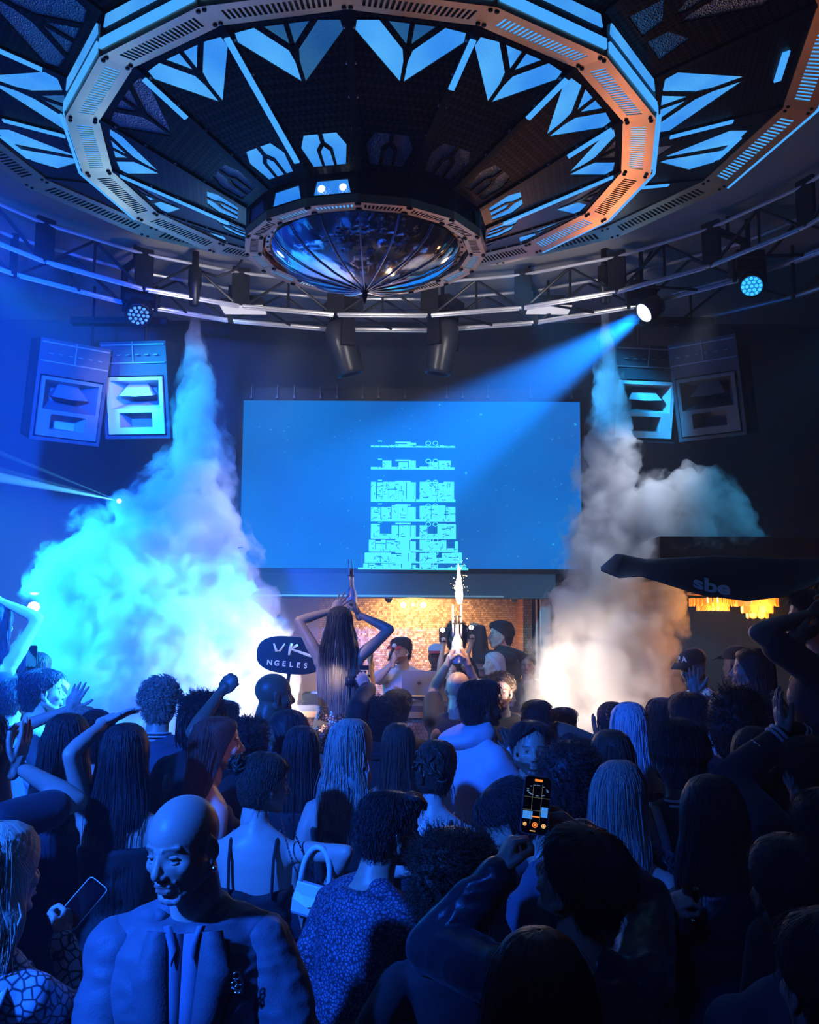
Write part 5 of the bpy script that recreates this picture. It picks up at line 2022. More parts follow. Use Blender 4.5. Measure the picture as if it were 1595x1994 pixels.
    for s, nm in ((-1, 'L'), (1, 'R')):
        hp = Vector((s * 0.085, -0.005, 0.875))
        if sit:
            kn = Vector((s * 0.16, 0.38, 0.86))
            an = Vector((s * 0.15, 0.42, 0.44))
        else:
            ax = s * (0.095 + rr.uniform(0, .03))
            an = Vector((ax, -0.02 + rr.uniform(-.05, .05), 0.085))
            kn = (hp + an) / 2 + Vector((0, 0.025, 0.03))
        if legs and nm in legs:
            kn, an = Vector(legs[nm][0]), Vector(legs[nm][1])
        q = 1.04 if fem else 1.0
        cap(body, hp, kn, 0.092 * q, 0.056, 14, [(0.35, 0.084 * q), (0.75, 0.062)])
        cap(body, kn, an, 0.054, 0.037, 14, [(0.3, 0.055), (0.7, 0.042)])
        cap(body, an + Vector((0, -0.03, -0.045)), an + Vector((s * 0.02, 0.16, -0.055)), 0.036, 0.030)
        LP[nm] = (hp, kn, an)
    vox = 0.0125 if hi < 2 else 0.0095
    me = remesh_eval(body, vox, 5, 0.5)
    barr = mesh_arrays(me)
    bpy.data.meshes.remove(me)
    (harr, hcol) = head_arr(fem, hi)
    hco = harr[0].copy()
    hcol = hcol.copy()
    if beard:
        base = hcol[:, 0]
        z, y, x = hco[:, 2], hco[:, 1], hco[:, 0]
        m_ = ((z < -0.045) & (y > 0.0) & (z > -0.125) & ~((np.abs(z + 0.0615) < 0.010) & (np.abs(x) < 0.020) & (y > .07)))
        if beard[0] == 'goatee':
            m_ &= (np.abs(x) < 0.034) & (y > 0.045)
        hcol[m_, :3] = beard[1]
        n_ = np.array([noise.noise(Vector(c) * 220) for c in hco[m_]])
        hco[m_] += (hco[m_] / np.linalg.norm(hco[m_], axis=1)[:, None]) * (0.0025 + 0.0012 * n_)[:, None]
        hcol[m_, :3] *= (1 + .35 * n_)[:, None]
    hco = hco @ np.array(hm).T + np.array(hcn)
    parts = [barr, (hco, harr[1], harr[2])]
    cols = [np.ones((len(barr[0]), 4)), hcol]
    for (s, wr, fd, pn, pose) in hands:
        co, lv, lt = hand_arr(pose, hi >= 1)
        y = fd
        zv = -(pn - y * pn.dot(y))
        if zv.length < 1e-3:
            zv = y.orthogonal()
        zv.normalize()
        xv = y.cross(zv)
        co = co.copy() * (0.90 if fem else 1.02)
        if s < 0:
            co[:, 0] *= -1
            lv2 = lv.copy()
            st_ = 0
            ofs = np.concatenate([[0], np.cumsum(lt)])
            idx = np.concatenate([np.arange(b_ - 1, a_ - 1, -1) for a_, b_ in zip(ofs[:-1], ofs[1:])]) if True else None
            lv = lv2[idx]
        Mx = np.array([list(xv), list(y), list(zv)])
        co = co @ Mx + np.array(wr)
        parts.append((co, lv, lt))
        cols.append(np.ones((len(co), 4)))
    arr = join_arrays(parts)
    S_ = np.array(rz) * k
    arr = (arr[0] @ S_.T, arr[1], arr[2])
    me = mesh_from('person', arr, [SKIN[skin]], True, np.concatenate(cols))
    o = link('person', me, None, root)
    tag(o, label, 'person', group)

    def put(name, mb_or_arr, m, smooth=True, strand=None, vox=None, sm=4, wr_amp=0.0, wr_f=9, fac=0.5):
        if vox:
            me_ = remesh_eval(mb_or_arr, vox, sm, fac)
            a_ = mesh_arrays(me_)
            bpy.data.meshes.remove(me_)
        else:
            a_ = mb_arrays(mb_or_arr)
        co = a_[0]
        if wr_amp:
            sd = seed * 3.1
            # folds pushed along the surface normal: long soft ridges plus fine creases
            tmp = mesh_from('tmp', a_, [], True)
            nn = np.empty(len(co) * 3, dtype=np.float32)
            tmp.vertex_normals.foreach_get('vector', nn)
            bpy.data.meshes.remove(tmp)
            nn = nn.reshape(-1, 3)
            nz = np.empty(len(co))
            fine = hi >= 2
            for q_, c in enumerate(co):
                wz = 1.5 * noise.noise(Vector((c[0] * 4 + sd, c[1] * 4, c[2] * 4)))
                v_ = noise.noise(Vector((c[0] * wr_f * .8 + sd, c[1] * wr_f * .8, c[2] * wr_f * 1.6 + wz)))
                if fine:
                    v_ = 0.75 * v_ + 0.9 * (0.35 - abs(noise.noise(Vector((c[0] * 15 + sd, c[1] * 15 + wz, c[2] * 24 + wz)))))
                nz[q_] = v_
            co = co + nn * (wr_amp * nz)[:, None]
        a_ = (co @ S_.T, a_[1], a_[2])
        me_ = mesh_from(name, a_, m if isinstance(m, list) else [m], smooth)
        if strand is not None:
            at = me_.attributes.new('Strand', 'FLOAT_VECTOR', 'POINT')
            at.data.foreach_set('vector', np.array(strand, dtype=np.float32).ravel())
        return link(name, me_, o)

    if hair:
        hb = hair_build(hair, seed, hv, hl, hw, wave)
        A = np.array(hb.v)
        # hair hangs straight down: the head's tilt fades along the length
        hmy = Matrix.Rotation(-R(hyaw - yaw), 3, 'Z')
        w = np.clip((0.02 - A[:, 2]) / 0.15, 0, 1)[:, None]
        A = (A @ np.array(hm).T) * (1 - w) + (A @ np.array(hmy).T) * w + np.array(hcn)
        hb.v = [tuple(x) for x in A]
        ho = put('hair', hb, HAIR[hc], True, hb.st)
        big = style_n = (2600 if hi else 1300)
        if hair in ('crop',):
            big = 700
        sp_ = strand_points(hb, hair, seed, big, wave, hl)
        zz_ = sp_[:, :, 2] * 5.0
        B_ = sp_.reshape(-1, 3)
        w = np.clip((0.02 - B_[:, 2]) / 0.15, 0, 1)[:, None]
        B_ = (B_ @ np.array(hm).T) * (1 - w) + (B_ @ np.array(hmy).T) * w + np.array(hcn)
        B_ = B_ @ S_.T
        strand_object(B_.reshape(sp_.shape), min(0.0020, 0.00042 * D) * (0.9 if hair != 'crop' else .7), HAIR[hc], ho, seed, zz_)
    ctx = dict(o=o, root=root, rz=rz, k=k, T=T, hm=hm, hcn=hcn, arm=arm_pts, leg=LP, put=put, PR=PR, bw=bw, fem=fem, hi=hi, seed=seed, af=af, shx=shx, shz=shz, L2W=lambda p: root + rz @ (Vector(p) * k), W2L=W2L, hands=hands)
    if top:
        garment_top(ctx, *top)
    if bottom:
        garment_bottom(ctx, *bottom)
    if extra:
        for e in extra:
            e(ctx)
    return ctx


def cloth(name, c, rough=0.75, bump=(160, 0.15), sheen=0.15, **kw):
    return mat('cloth_' + name, c, rough, bump=bump, sheen=sheen, **kw)


CL = {'black': cloth('black', (0.012, 0.012, 0.014)), 'navy': cloth('navy', (0.016, 0.02, 0.035)), 'grey': cloth('grey', (0.18, 0.18, 0.19)), 'pale': cloth('pale', (0.62, 0.62, 0.64)), 'white': cloth('white', (0.78, 0.77, 0.76)),
      'suit': cloth('dark_suit', (0.15, 0.16, 0.19), 0.6), 'hoodie': cloth('pale_hoodie', (0.55, 0.60, 0.68), 0.85), 'beige': cloth('beige', (0.50, 0.42, 0.33)), 'denim': cloth('dark_denim', (0.03, 0.05, 0.11), 0.55),
      'nude': cloth('nude_mesh', (0.55, 0.38, 0.28), 0.6), 'satin': cloth('black_satin', (0.03, 0.034, 0.045), 0.3, bump=(30, 0.2)), 'brownc': cloth('brown', (0.08, 0.05, 0.04)), 'slate': cloth('slate', (0.07, 0.09, 0.13))}


def pat_mat(name, c1, c2, scale, thr=0.5):
    m = bpy.data.materials.new(name)
    m.use_nodes = True
    nt = m.node_tree
    b = nt.nodes['Principled BSDF']
    tc = nt.nodes.new('ShaderNodeTexCoord')
    vo = nt.nodes.new('ShaderNodeTexVoronoi')
    vo.feature = 'DISTANCE_TO_EDGE'
    vo.inputs['Scale'].default_value = scale
    nt.links.new(tc.outputs['Object'], vo.inputs['Vector'])
    cr = nt.nodes.new('ShaderNodeValToRGB')
    cr.color_ramp.elements[0].position = thr * .3
    cr.color_ramp.elements[0].color = (*c1, 1)
    cr.color_ramp.elements[1].position = thr
    cr.color_ramp.elements[1].color = (*c2, 1)
    nt.links.new(vo.outputs['Distance'], cr.inputs[0])
    nt.links.new(cr.outputs[0], b.inputs['Base Color'])
    b.inputs['Roughness'].default_value = 0.7
    return m


CL['pattern'] = pat_mat('cloth_small_pattern', (0.012, 0.014, 0.03), (0.16, 0.17, 0.24), 85, 0.22)
CL['snake'] = pat_mat('cloth_marbled_print', (0.05, 0.06, 0.08), (0.62, 0.66, 0.70), 38, 0.14)
CL['sequin'] = pat_mat('cloth_rose_sequins', (0.10, 0.05, 0.035), (0.80, 0.50, 0.38), 60, 0.30)
CL['sequin'].node_tree.nodes['Principled BSDF'].inputs['Metallic'].default_value = 0.7
CL['sequin'].node_tree.nodes['Principled BSDF'].inputs['Roughness'].default_value = 0.3


def prof_at(PR, z):
    zs = [p[0] for p in PR]
    return [float(np.interp(z, zs, [p[j] for p in PR])) for j in (1, 2, 3)]


def garment_top(c, kind, col, **kw):
    T, PR, bw, fem, hi = c['T'], c['PR'], c['bw'], c['fem'], c['hi']
    m = CL[col]
    vox = 0.0125 if hi < 2 else 0.0085
    mb = MB()
    e = {'jacket': 0.030, 'suit': 0.032, 'hoodie': 0.034, 'shirt': 0.018, 'tee': 0.018, 'tank': 0.013, 'tube': 0.013, 'strap': 0.013}[kind]
    lo = {'jacket': 0.82, 'suit': 0.72, 'hoodie': 0.82, 'shirt': 0.82, 'tee': 0.82, 'tank': 0.90, 'tube': 0.92, 'strap': 0.92}[kind]
    lo = kw.get('lo', lo)
    hi_z = {'tube': 1.30, 'strap': 1.31, 'tank': 1.375}.get(kind, 1.455)
    hi_z = kw.get('top', hi_z)
    zs = np.linspace(lo, hi_z, 12)
    rs = []
    for z in zs:
        a, b, y = prof_at(PR, z)
        if kind in ('jacket', 'suit', 'hoodie', 'tee', 'shirt') and z < 1.2:     # cloth hangs, does not follow the waist
            aa, bb, _ = prof_at(PR, 0.93)
            a = max(a, lerp(a, aa, 0.7) * 0.98)
            b = max(b, bb * 0.95)
        rs.append((0, y, z, a * bw + e, b * bw + e))
    v = MB()
    rings(v, rs, 28)
    mb.add([T(p) for p in v.v], v.f)
    if fem:
        for s in (-1, 1):
            ell(mb, T((s * 0.068, 0.095, 1.255)), (0.056 + e, 0.048 + e, min(0.056 + e, hi_z - 1.255 + .01)))
    else:
        if kind not in ('tube', 'strap', 'suit', 'jacket', 'hoodie', 'shirt', 'tee'):
            for s in (-1, 1):
                ell(mb, T((s * 0.085, -0.075, 1.32)), (0.075 + e, 0.045 + e, 0.09 + e))
                ell(mb, T((s * 0.085, 0.085, 1.30)), (0.08 + e, 0.045 + e, 0.06 + e))
    if kind in ('jacket', 'suit', 'hoodie', 'tee', 'shirt'):
        full = {'tee': 0.62, 'jacket': 1.95, 'suit': 1.93, 'hoodie': 1.95, 'shirt': 1.95}[kind]
        full = kw.get('sleeve', full)
        af = c['af']
        e2 = e * (0.9 if kind != 'tee' else 1.0)
        for s, nm in ((-1, 'L'), (1, 'R')):
            sh, el, wr = c['arm'][nm]
            if full <= 1:
                cap(mb, sh, sh + (el - sh) * full, 0.052 * af + e2, 0.050 * af + e2 * 1.1)
            else:
                q = full - 1
                mb0, mb = mb, (MB() if kind in ('suit', 'jacket') else mb)
                cap(mb, sh - Vector((s * 0.006, 0, 0.006)), el, 0.050 * af + e2, 0.042 * af + e2, 14)
                cap(mb, el, el + (wr - el) * q, 0.042 * af + e2, 0.028 * af + e2 * .95, 14)
                if mb is not mb0:
                    c['put']('sleeve', mb, m, True, None, vox, 4, 0.012)
                    mb = mb0
            cap(mb, T((s * 0.04, -0.018, 1.462)), T((s * c['shx'] * .86, -0.010, c['shz'] + 0.014)), 0.030 + e2 * .7, 0.036 * af + e2)
    g = c['put']({'suit': 'suit_jacket', 'jacket': 'jacket', 'hoodie': 'hoodie', 'shirt': 'shirt', 'tee': 'shirt', 'tank': 'top', 'tube': 'top', 'strap': 'top'}[kind], mb, m, True, None, vox, 4, kw.get('fold', 0.011 if kind in ('jacket', 'suit', 'hoodie', 'shirt') else 0.005))
    if kind == 'hoodie':
        hb = MB()
        vs = []
        # hood bag folded down behind the neck
        n = 24
        for i in range(9):
            t_ = i / 8
            for k_ in range(n):
                a = 2 * PI * k_ / n
                ra = 0.105 + 0.035 * math.sin(PI * t_)
                vs.append(T((math.cos(a) * ra, -0.02 + math.sin(a) * (0.085 + 0.04 * math.sin(PI * t_)) - 0.05 * math.sin(PI * t_) * (math.sin(a) < 0), 1.43 + 0.11 * t_ + 0.02 * math.sin(a))))
        fs = []
        for i in range(8):
            for k_ in range(n):
                k2 = (k_ + 1) % n
                fs.append((i * n + k_, i * n + k2, (i + 1) * n + k2, (i + 1) * n + k_))
        hb.add(vs, fs)
        fs2 = [tuple(range(n))[::-1], tuple(8 * n + k_ for k_ in range(n))]
        hb.add([vs[i] for i in range(len(vs))], fs2)
        c['put']('hood', hb, m, True, None, 0.010, 3, 0.004)
    if kind == 'strap':
        for s in (-1, 1):
            st = MB()
            pts = [T((s * 0.085, 0.118, hi_z - 0.01)), T((s * 0.09, 0.085, 1.38)), T((s * 0.088, 0.02, 1.455)), T((s * 0.085, -0.055, 1.43)), T((s * 0.08, -0.098, 1.37)), T((s * 0.075, -0.108, hi_z - 0.01))]
            st.tube(pts, 0.0075, 6)
            c['put']('shoulder_strap', st, m)
    return g


def garment_bottom(c, kind, col, **kw):
    PR, bw, fem, T = c['PR'], c['bw'], c['fem'], c['T']
    m = CL[col]
    if kind == 'trousers':
        mb = MB()
        rs = []
        for z in (0.80, 0.86, 0.92, 0.98, 1.02):
            a, b, y = prof_at(PR, z)
            rs.append((0, y, z, a * bw + 0.016, b * bw + 0.016))
        rings(mb, rs, 24)
        for s, nm in ((-1, 'L'), (1, 'R')):
            hp, kn, an = c['leg'][nm]
            ell(mb, (s * 0.075, -0.08, 0.89), (0.09, 0.07, 0.095))
            cap(mb, hp, kn, 0.108, 0.074)
            cap(mb, kn, an + Vector((0, 0, 0.0)), 0.074, 0.062)
        c['put']('trousers', mb, m, True, None, 0.018, 3, 0.006)
    if kind in ('dress', 'skirt'):
        hem = kw.get('hem', 0.62)
        flare = kw.get('flare', 0.06)
        topz = kw.get('top', 1.31 if kind == 'dress' else 1.06)
        n = 40
        mb = MB()
        rs = []
        for z in np.linspace(hem, topz, 18):
            a, b, y = prof_at(PR, max(z, 0.88))
            w = max(0, (0.95 - z) / (0.95 - hem)) if hem < 0.95 else 0
            rs.append((0, y, z, a * bw + 0.013 + flare * w, b * bw + 0.015 + flare * 0.85 * w))
        v = MB()
        rings(v, rs, n)
        mb.add([T(p) for p in v.v], v.f)
        if kind == 'dress':
            for s in (-1, 1):
                ell(mb, T((s * 0.068, 0.095, 1.255)), (0.068, 0.060, min(0.066, topz - 1.25)))
        for s in (-1, 1):
            ell(mb, T((s * 0.075, -0.085, 0.89)), (0.095, 0.075, 0.095))
        c['put'](kind, mb, m, True, None, 0.0125 if c['hi'] < 2 else 0.009, 4, 0.004 + flare * .12, 11)
        if kw.get('straps'):
            for s in (-1, 1):
                st = MB()
                pts = [T((s * 0.085, 0.118, topz - 0.01)), T((s * 0.09, 0.085, 1.38)), T((s * 0.095, 0.01, 1.452)), T((s * 0.092, -0.058, 1.425)), T((s * 0.088, -0.100, 1.36)), T((s * 0.085, -0.110, topz - 0.02))]
                st.tube(pts, 0.0065, 6)
                c['put']('shoulder_strap', st, m)


# shoes for the few whose feet could be seen are covered by trouser hems; headwear and trinkets
def head_part(name, fn, m):
    """fn fills an MB in head coordinates"""
    def go(c):
        mb = MB()
        fn(mb)
        hm, hcn = c['hm'], c['hcn']
        mb.v = [tuple(hcn + hm @ Vector(v)) for v in mb.v]
        return c['put'](name, mb, m)
    return go


def cap_fn(mb):
    rings(mb, [(0, -0.012, 0.045, 0.088, 0.108), (0, -0.012, 0.075, 0.087, 0.107), (0, -0.012, 0.105, 0.074, 0.092), (0, -0.012, 0.128, 0.045, 0.055), (0, -0.012, 0.135, 0.01, 0.012)], 28, 2.0)


def brim_fn(back=False):
    def f(mb):
        s = -1 if back else 1
        top, bot = [], []
        for i in range(13):
            a = -1.1 + 2.2 * i / 12
            top.append((math.sin(a) * 0.086, s * (0.075 + 0.02 * math.cos(a)), 0.055))
            bot.append((math.sin(a) * 0.082, s * (0.085 + 0.095 * math.cos(a)), 0.040 - 0.010 * abs(math.sin(a))))
        vs = top + bot + [(x, y, z + 0.006) for x, y, z in top + bot]
        fs = []
        for i in range(12):
            fs += [(i, i + 1, 14 + i, 13 + i), (26 + i, 39 + i, 40 + i, 27 + i), (13 + i, 14 + i, 40 + i, 39 + i)]
        mb.add(vs, fs)
    return f


def chain_fn(mb):
    pass


def earring(side):
    def f(mb):
        mb.lathe([(0.0, 0.008), (0.006, 0.004), (0.007, 0), (0.005, -0.006), (0, -0.008)], (side * 0.083, -0.002, -0.052), 8)
    return f


# letters
def text_mesh(body, size, thick, name, font_scale=1.0, shear=0.0, bold=0.0):
    cu = bpy.data.curves.new(name, 'FONT')
    cu.body = body
    cu.size = size
    cu.extrude = thick
    cu.shear = shear
    cu.offset = bold
    cu.align_x = 'CENTER'
    cu.align_y = 'CENTER'
    cu.resolution_u = 6
    ob = bpy.data.objects.new(name, cu)
    COL.objects.link(ob)
    dg_ = bpy.context.evaluated_depsgraph_get()
    me_ = bpy.data.meshes.new_from_object(ob.evaluated_get(dg_))
    bpy.data.objects.remove(ob)
    return me_
# ------------------------------------------------------------------ the crowd
# --- security man in the foreground
def suit_details(c):
    T, PR = c['T'], c['PR']
    put = c['put']
    bw = c['bw']

    def fr(x, z, off):      # a point on the chest, off the cloth
        a, b, y = prof_at(PR, z)
        a, b = a * bw + 0.034, max(b, 0.112) * bw + 0.034
        t_ = max(-1, min(1, x / a))
        return T((x, y + b * (1 - abs(t_) ** 2.3) ** (1 / 2.3) + off, z))
    n = 14

    def sheet(name, left, right, m, th=0.004):
        """strip between two edges, with a little thickness"""
        k_ = len(left)
        vs = left + right + [p + Vector((0, -th, 0)) for p in left + right]
        fs = []
        for i in range(k_ - 1):
            fs += [(i, i + 1, k_ + i + 1, k_ + i), (2 * k_ + i, 3 * k_ + i, 3 * k_ + i + 1, 2 * k_ + i + 1), (i, 2 * k_ + i, 2 * k_ + i + 1, i + 1), (k_ + i, k_ + i + 1, 3 * k_ + i + 1, 3 * k_ + i)]
        put(name, MB().add(vs, fs), m)

    def open_w(t_):
        return 0.040 * (1 - t_) ** 0.8 + 0.002
    zz = [1.452 - 0.42 * i / n for i in range(n + 1)]
    # shirt front swells under the open jacket
    L = [fr(-open_w(i / n) - 0.012, zz[i], 0.001) for i in range(n + 1)]
    Rr = [fr(open_w(i / n) + 0.012, zz[i], 0.001) for i in range(n + 1)]
    M_ = [(a + b) / 2 + Vector((0, 0.008, 0)) for a, b in zip(L, Rr)]
    ms = mat('pale_blue_shirt', (0.30, 0.32, 0.42), 0.6)
    sheet('shirt', L, M_, ms)
    sheet('shirt', M_, Rr, ms)
    for s in (-1, 1):
        inn, out = [], []
        for i in range(n + 1):
            t_ = i / n
            z = zz[i]
            wi = open_w(t_)
            if t_ < 0.16:
                wo = wi + 0.045 + 0.15 * t_
            else:
                wo = wi + 0.088 * (1 - (t_ - 0.16) / 0.84) ** 0.85 + 0.003
            inn.append(fr(s * wi, z + 0.004, 0.008))
            out.append(fr(s * wo, z - (0.018 if 0.1 < t_ < 0.2 else 0), 0.009))
        sheet('lapel', inn, out, CL['suit'])
        a0 = [fr(s * 0.050, 1.468, 0.004), fr(s * 0.034, 1.430, 0.012), fr(s * 0.026, 1.40, 0.014)]
        b0 = [fr(s * 0.030, 1.468, 0.000), fr(s * 0.012, 1.425, 0.012), fr(s * 0.022, 1.385, 0.016)]
        sheet('shirt_collar', a0, b0, ms)
    col = MB()
    col.tube([T((0.084 * math.sin(a), -0.010 - 0.080 * math.cos(a), 1.470 + 0.016 * math.cos(a))) for a in [(-2.3 + 4.6 * i / 14) for i in range(15)]], 0.015, 8)
    put('jacket_collar', col, CL['suit'])
    pn = MB()
    base = fr(-0.125, 1.345, 0.013)
    for (dx, dz, r) in ((0.0, 0.014, 0.008), (-0.006, 0.0, 0.008), (0.005, -0.006, 0.007), (-0.004, -0.016, 0.009)):
        pn.tube([base + Vector((dx + r * math.cos(a), 0.002, dz + r * math.sin(a))) for a in [j * PI / 5 for j in range(10)]], 0.0024, 6)
    pn.tube([base + Vector((0.012, 0.002, -0.012)), base + Vector((-0.014, 0.002, -0.022))], 0.0026, 6)
    put('lapel_pin', pn, mat('pin_silver', (0.85, 0.85, 0.9), 0.2, 1.0))


person(347, 1553, 2.5, 176, 'bald man with grey goatee in dark suit facing the camera, lapel pin on chest', 'm', head=206, tilt=(12, 4), skin='light', build=0.97,
       top=('suit', 'suit'), bottom=('trousers', 'navy'), beard=('goatee', (1.15, 1.2, 1.3)), hi=2,
       arms={'R': (300, 2170, -0.22, (-0.6, 0.5, -0.2), 'relax'), 'L': (498, 2230, 0.06, (0.5, -.4, 0), 'relax')},
       extra=[suit_details, head_part('earring', earring(-1), MATS['pin_silver'] if 'pin_silver' in MATS else mat('pin_silver', (0.85, 0.85, 0.9), 0.2, 1.0))])


def white_strap(c):
    T = c['T']
    mb = MB()
    pts = [T((0.10, 0.09, 1.36)), T((0.105, 0.03, 1.425)), T((0.105, -0.04, 1.425)), T((0.11, -0.105, 1.36)), T((0.115, -0.125, 1.25)), T((0.12, -0.125, 1.1)), T((0.13, -0.14, 0.95))]
    vs = []
    for p in pts:
        vs += [p + Vector((-0.013, 0, 0.006)), p + Vector((0.013, 0, 0.006)), p + Vector((0.013, -.004, 0.012)), p + Vector((-0.013, -.004, 0.012))]
    fs = []
    for i in range(len(pts) - 1):
        for q in range(4):
            fs.append((i * 4 + q, i * 4 + (q + 1) % 4, i * 4 + 4 + (q + 1) % 4, i * 4 + 4 + q))
    c['put']('bag_strap', mb.add(vs, fs), CL['white'])


B_ = person(2, 1612, 2.55, 12, 'blonde woman in marbled print dress with white bag strap at the left edge', 'f', head=30, hair='long', hc='blonde', hl=0.36, hw=1.12, wave=0.014, hv=1.06,
            top=('shirt', 'snake', ), bottom=('dress', 'snake'), hi=1, extra=[white_strap],
            arms={'R': (118, 1830, 0.22, (0.6, -.2, -1), 'grip', (140, 1760, 0.30), (-0.6, 0.2, 0)), 'L': 'down'})


# --- middle foreground

def dress_person():
    global PW
    c = person(522, 1468, 4.0, 2, 'woman in black strappy mini dress with hair bun and white handbag, back turned', 'f', head=58, tilt=(10, -4), skin='light', hair='bun', hc='brown',
               top=None, bottom=None, hi=1,
               arms={'L': (450, 1800, 0.0, (-1, -.3, 0), 'relax'), 'R': (632, 1738, -0.10, (1, -.5, -.6), 'relax', (612, 1765, -0.16))})
    garment_bottom(c, 'dress', 'black', hem=0.70, flare=0.13, top=1.24, straps=True)
    return c


PW = dress_person()
person(768, 1546, 3.25, 48, 'man with slicked-back quiff in small-patterned shirt, seen from behind, turned right', 'm', head=62, tilt=(4, 0), lean=(6, 0), skin='tan', hair='quiff', hc='black', build=1.12,
       top=('shirt', 'pattern'), hi=1, arms={'L': 'down', 'R': 'front'})
person(684, 1405, 4.47, 22, 'woman with long wavy pale blonde hair and dark strappy top', 'f', head=28, hair='long', hc='ash', hl=0.40, wave=0.012, hv=1.04, hw=1.05,
       top=('strap', 'black'), hi=1, arms={'R': (718, 1700, -0.1, (0.8, -.6, 0), 'relax'), 'L': 'down'})
person(776, 1410, 5.2, -4, 'woman with long straight dark hair between the wavy blonde and the hoodie', 'f', hair='long', hc='brown', hl=0.42, top=('tank', 'navy'))
person(852, 1447, 4.35, 12, 'woman with messy pinned-up hair and bare shoulders behind the quiff man', 'f', head=20, tilt=(8, 0), hair='updo', hc='brown', hv=1.06, top=('strap', 'navy'), hi=1)
person(937, 1327, 5.5, 62, 'man with dark cropped hair in a pale hooded sweatshirt, turned right', 'm', head=70, skin='dark', hair='short', hc='black', hv=1.0, top=('hoodie', 'hoodie'), hi=1,
       arms={'R': (1000, 1468, -0.1, (-.3, -.6, -1), 'relax'), 'L': 'front'})
person(1036, 1408, 4.56, 185, 'dark-haired man facing the camera just above the filming phone', 'm', head=182, skin='tan', hair='short', hc='black', top=('tank', 'slate'), beard=('full', (0.35, 0.3, 0.28)), hi=1)
person(1046, 1365, 5.77, 8, 'round-headed man with close black hair against the right smoke, seen from behind', 'm', skin='dark', hair='crop', hc='black', top=('tee', 'grey'))
person(1096, 1379, 6.12, 48, 'man in profile with short black hair right of the round-headed man', 'm', skin='dark', hair='crop', hc='black', top=('tee', 'slate'))
person(1131, 1428, 6.49, 0, 'low dark head deep in front of the right smoke', 'm', hair='short', top=('tee', 'black'))
person(1108, 1462, 3.93, -5, 'person with a big dark round afro right of the filming phone', 'f', hair='afro', hc='black', hv=0.98, top=('tee', 'black'))
person(952, 1543, 3.49, -40, 'man bending forward with short dark hair and dark sweater left of the filming phone', 'm', head=-60, tilt=(22, 0), lean=(20, -14), skin='tan', hair='short', hc='black', top=('shirt', 'slate'), hi=1)
person(880, 1655, 2.87, 0, 'person with a broad mass of dark fuzzy hair in the lower middle', 'f', hair='fuzzy', hc='brown', hv=1.14, top=('tee', 'black'), hi=1,
       arms={'L': (856, 2140, -0.25, (-.8, -.5, 0.0), 'relax'), 'R': 'down'})
# --- the one who films
FP = P(1045, 1567, 2.6)
c_film = person(1150, 1640, 2.35, -8, 'person in dark satin bomber jacket filming the stage with a raised phone', 'm', head=-46, tilt=(-14, -12), lean=(-4, 6), skin='tan', hair='short', hc='black', hv=1.06,
                top=('jacket', 'satin'), hi=2, build=0.96,
                arms={'L': (972, 1702, 0.22, (-.55, -.35, -1), 'grip', (1014, 1588, 0.27), (0.9, 0.3, 0.1)), 'R': (1124, 1630, 0.33, (.9, -.3, -1), 'grip', (1082, 1598, 0.36), (-0.8, -0.6, 0))})
person(1050, 1828, 1.85, 5, 'fuzzy dark brown head of the nearest person at the bottom edge', 'f', hair='bob', hc='brown', hv=1.06, top=('tee', 'black'), hi=1)
# --- right of the middle
person(1225, 1370, 4.81, 14, 'woman with long straight silver blonde hair below the right smoke', 'f', head=10, hair='long', hc='silver', hl=0.42, top=('tank', 'navy'))
person(1190, 1427, 4.29, 0, 'woman with long dark brown hair between two blonde heads', 'f', hair='long', hc='brown', hl=0.45, hv=1.05, top=('tank', 'black'))
person(1206, 1490, 3.52, 20, 'woman with long grey-blonde hair lit from the left, right of the filming phone', 'f', head=24, hair='long', hc='ash', hl=0.42, hv=1.08, top=('strap', 'slate'), hi=1)
person(1192, 1369, 5.78, 6, 'dark head with a small bun left of the silver blonde, hand raised', 'f', skin='brown', hair='pony', hc='black', top=('tee', 'black'),
       arms={'L': (1166, 1440, 0.0, (-1, -.2, -1), 'open', (1156, 1408, 0.0))})
person(1291, 1364, 5.43, 4, 'man with tied head wrap against the beige smoke', 'm', skin='dark', hair='crop', hc='black', hv=1.06, top=('tee', 'grey'), extra=[head_part('head_wrap', cap_fn, CL['brownc'])])
person(1338, 1350, 5.02, 0, 'short-haired man holding a hand to his face right of the head wrap', 'm', head=-14, skin='brown', hair='crop', hc='black', top=('tee', 'black'),
       arms={'L': (1312, 1425, 0.15, (-1, 0, -1), 'open', (1316, 1378, 0.12), (0.8, 0.3, 0))})


def collar_stripes(c):
    T = c['T']
    for i, m in enumerate((CL['white'], CL['white'])):
        mb = MB()
        z = 1.478 + 0.018 * i
        mb.tube([T((0.075 * math.sin(a), -0.014 - 0.072 * math.cos(a), z + 0.008 * math.cos(a))) for a in [(-2.4 + 4.8 * j / 16) for j in range(17)]], 0.0055, 6)
        c['put']('collar_stripe', mb, m)


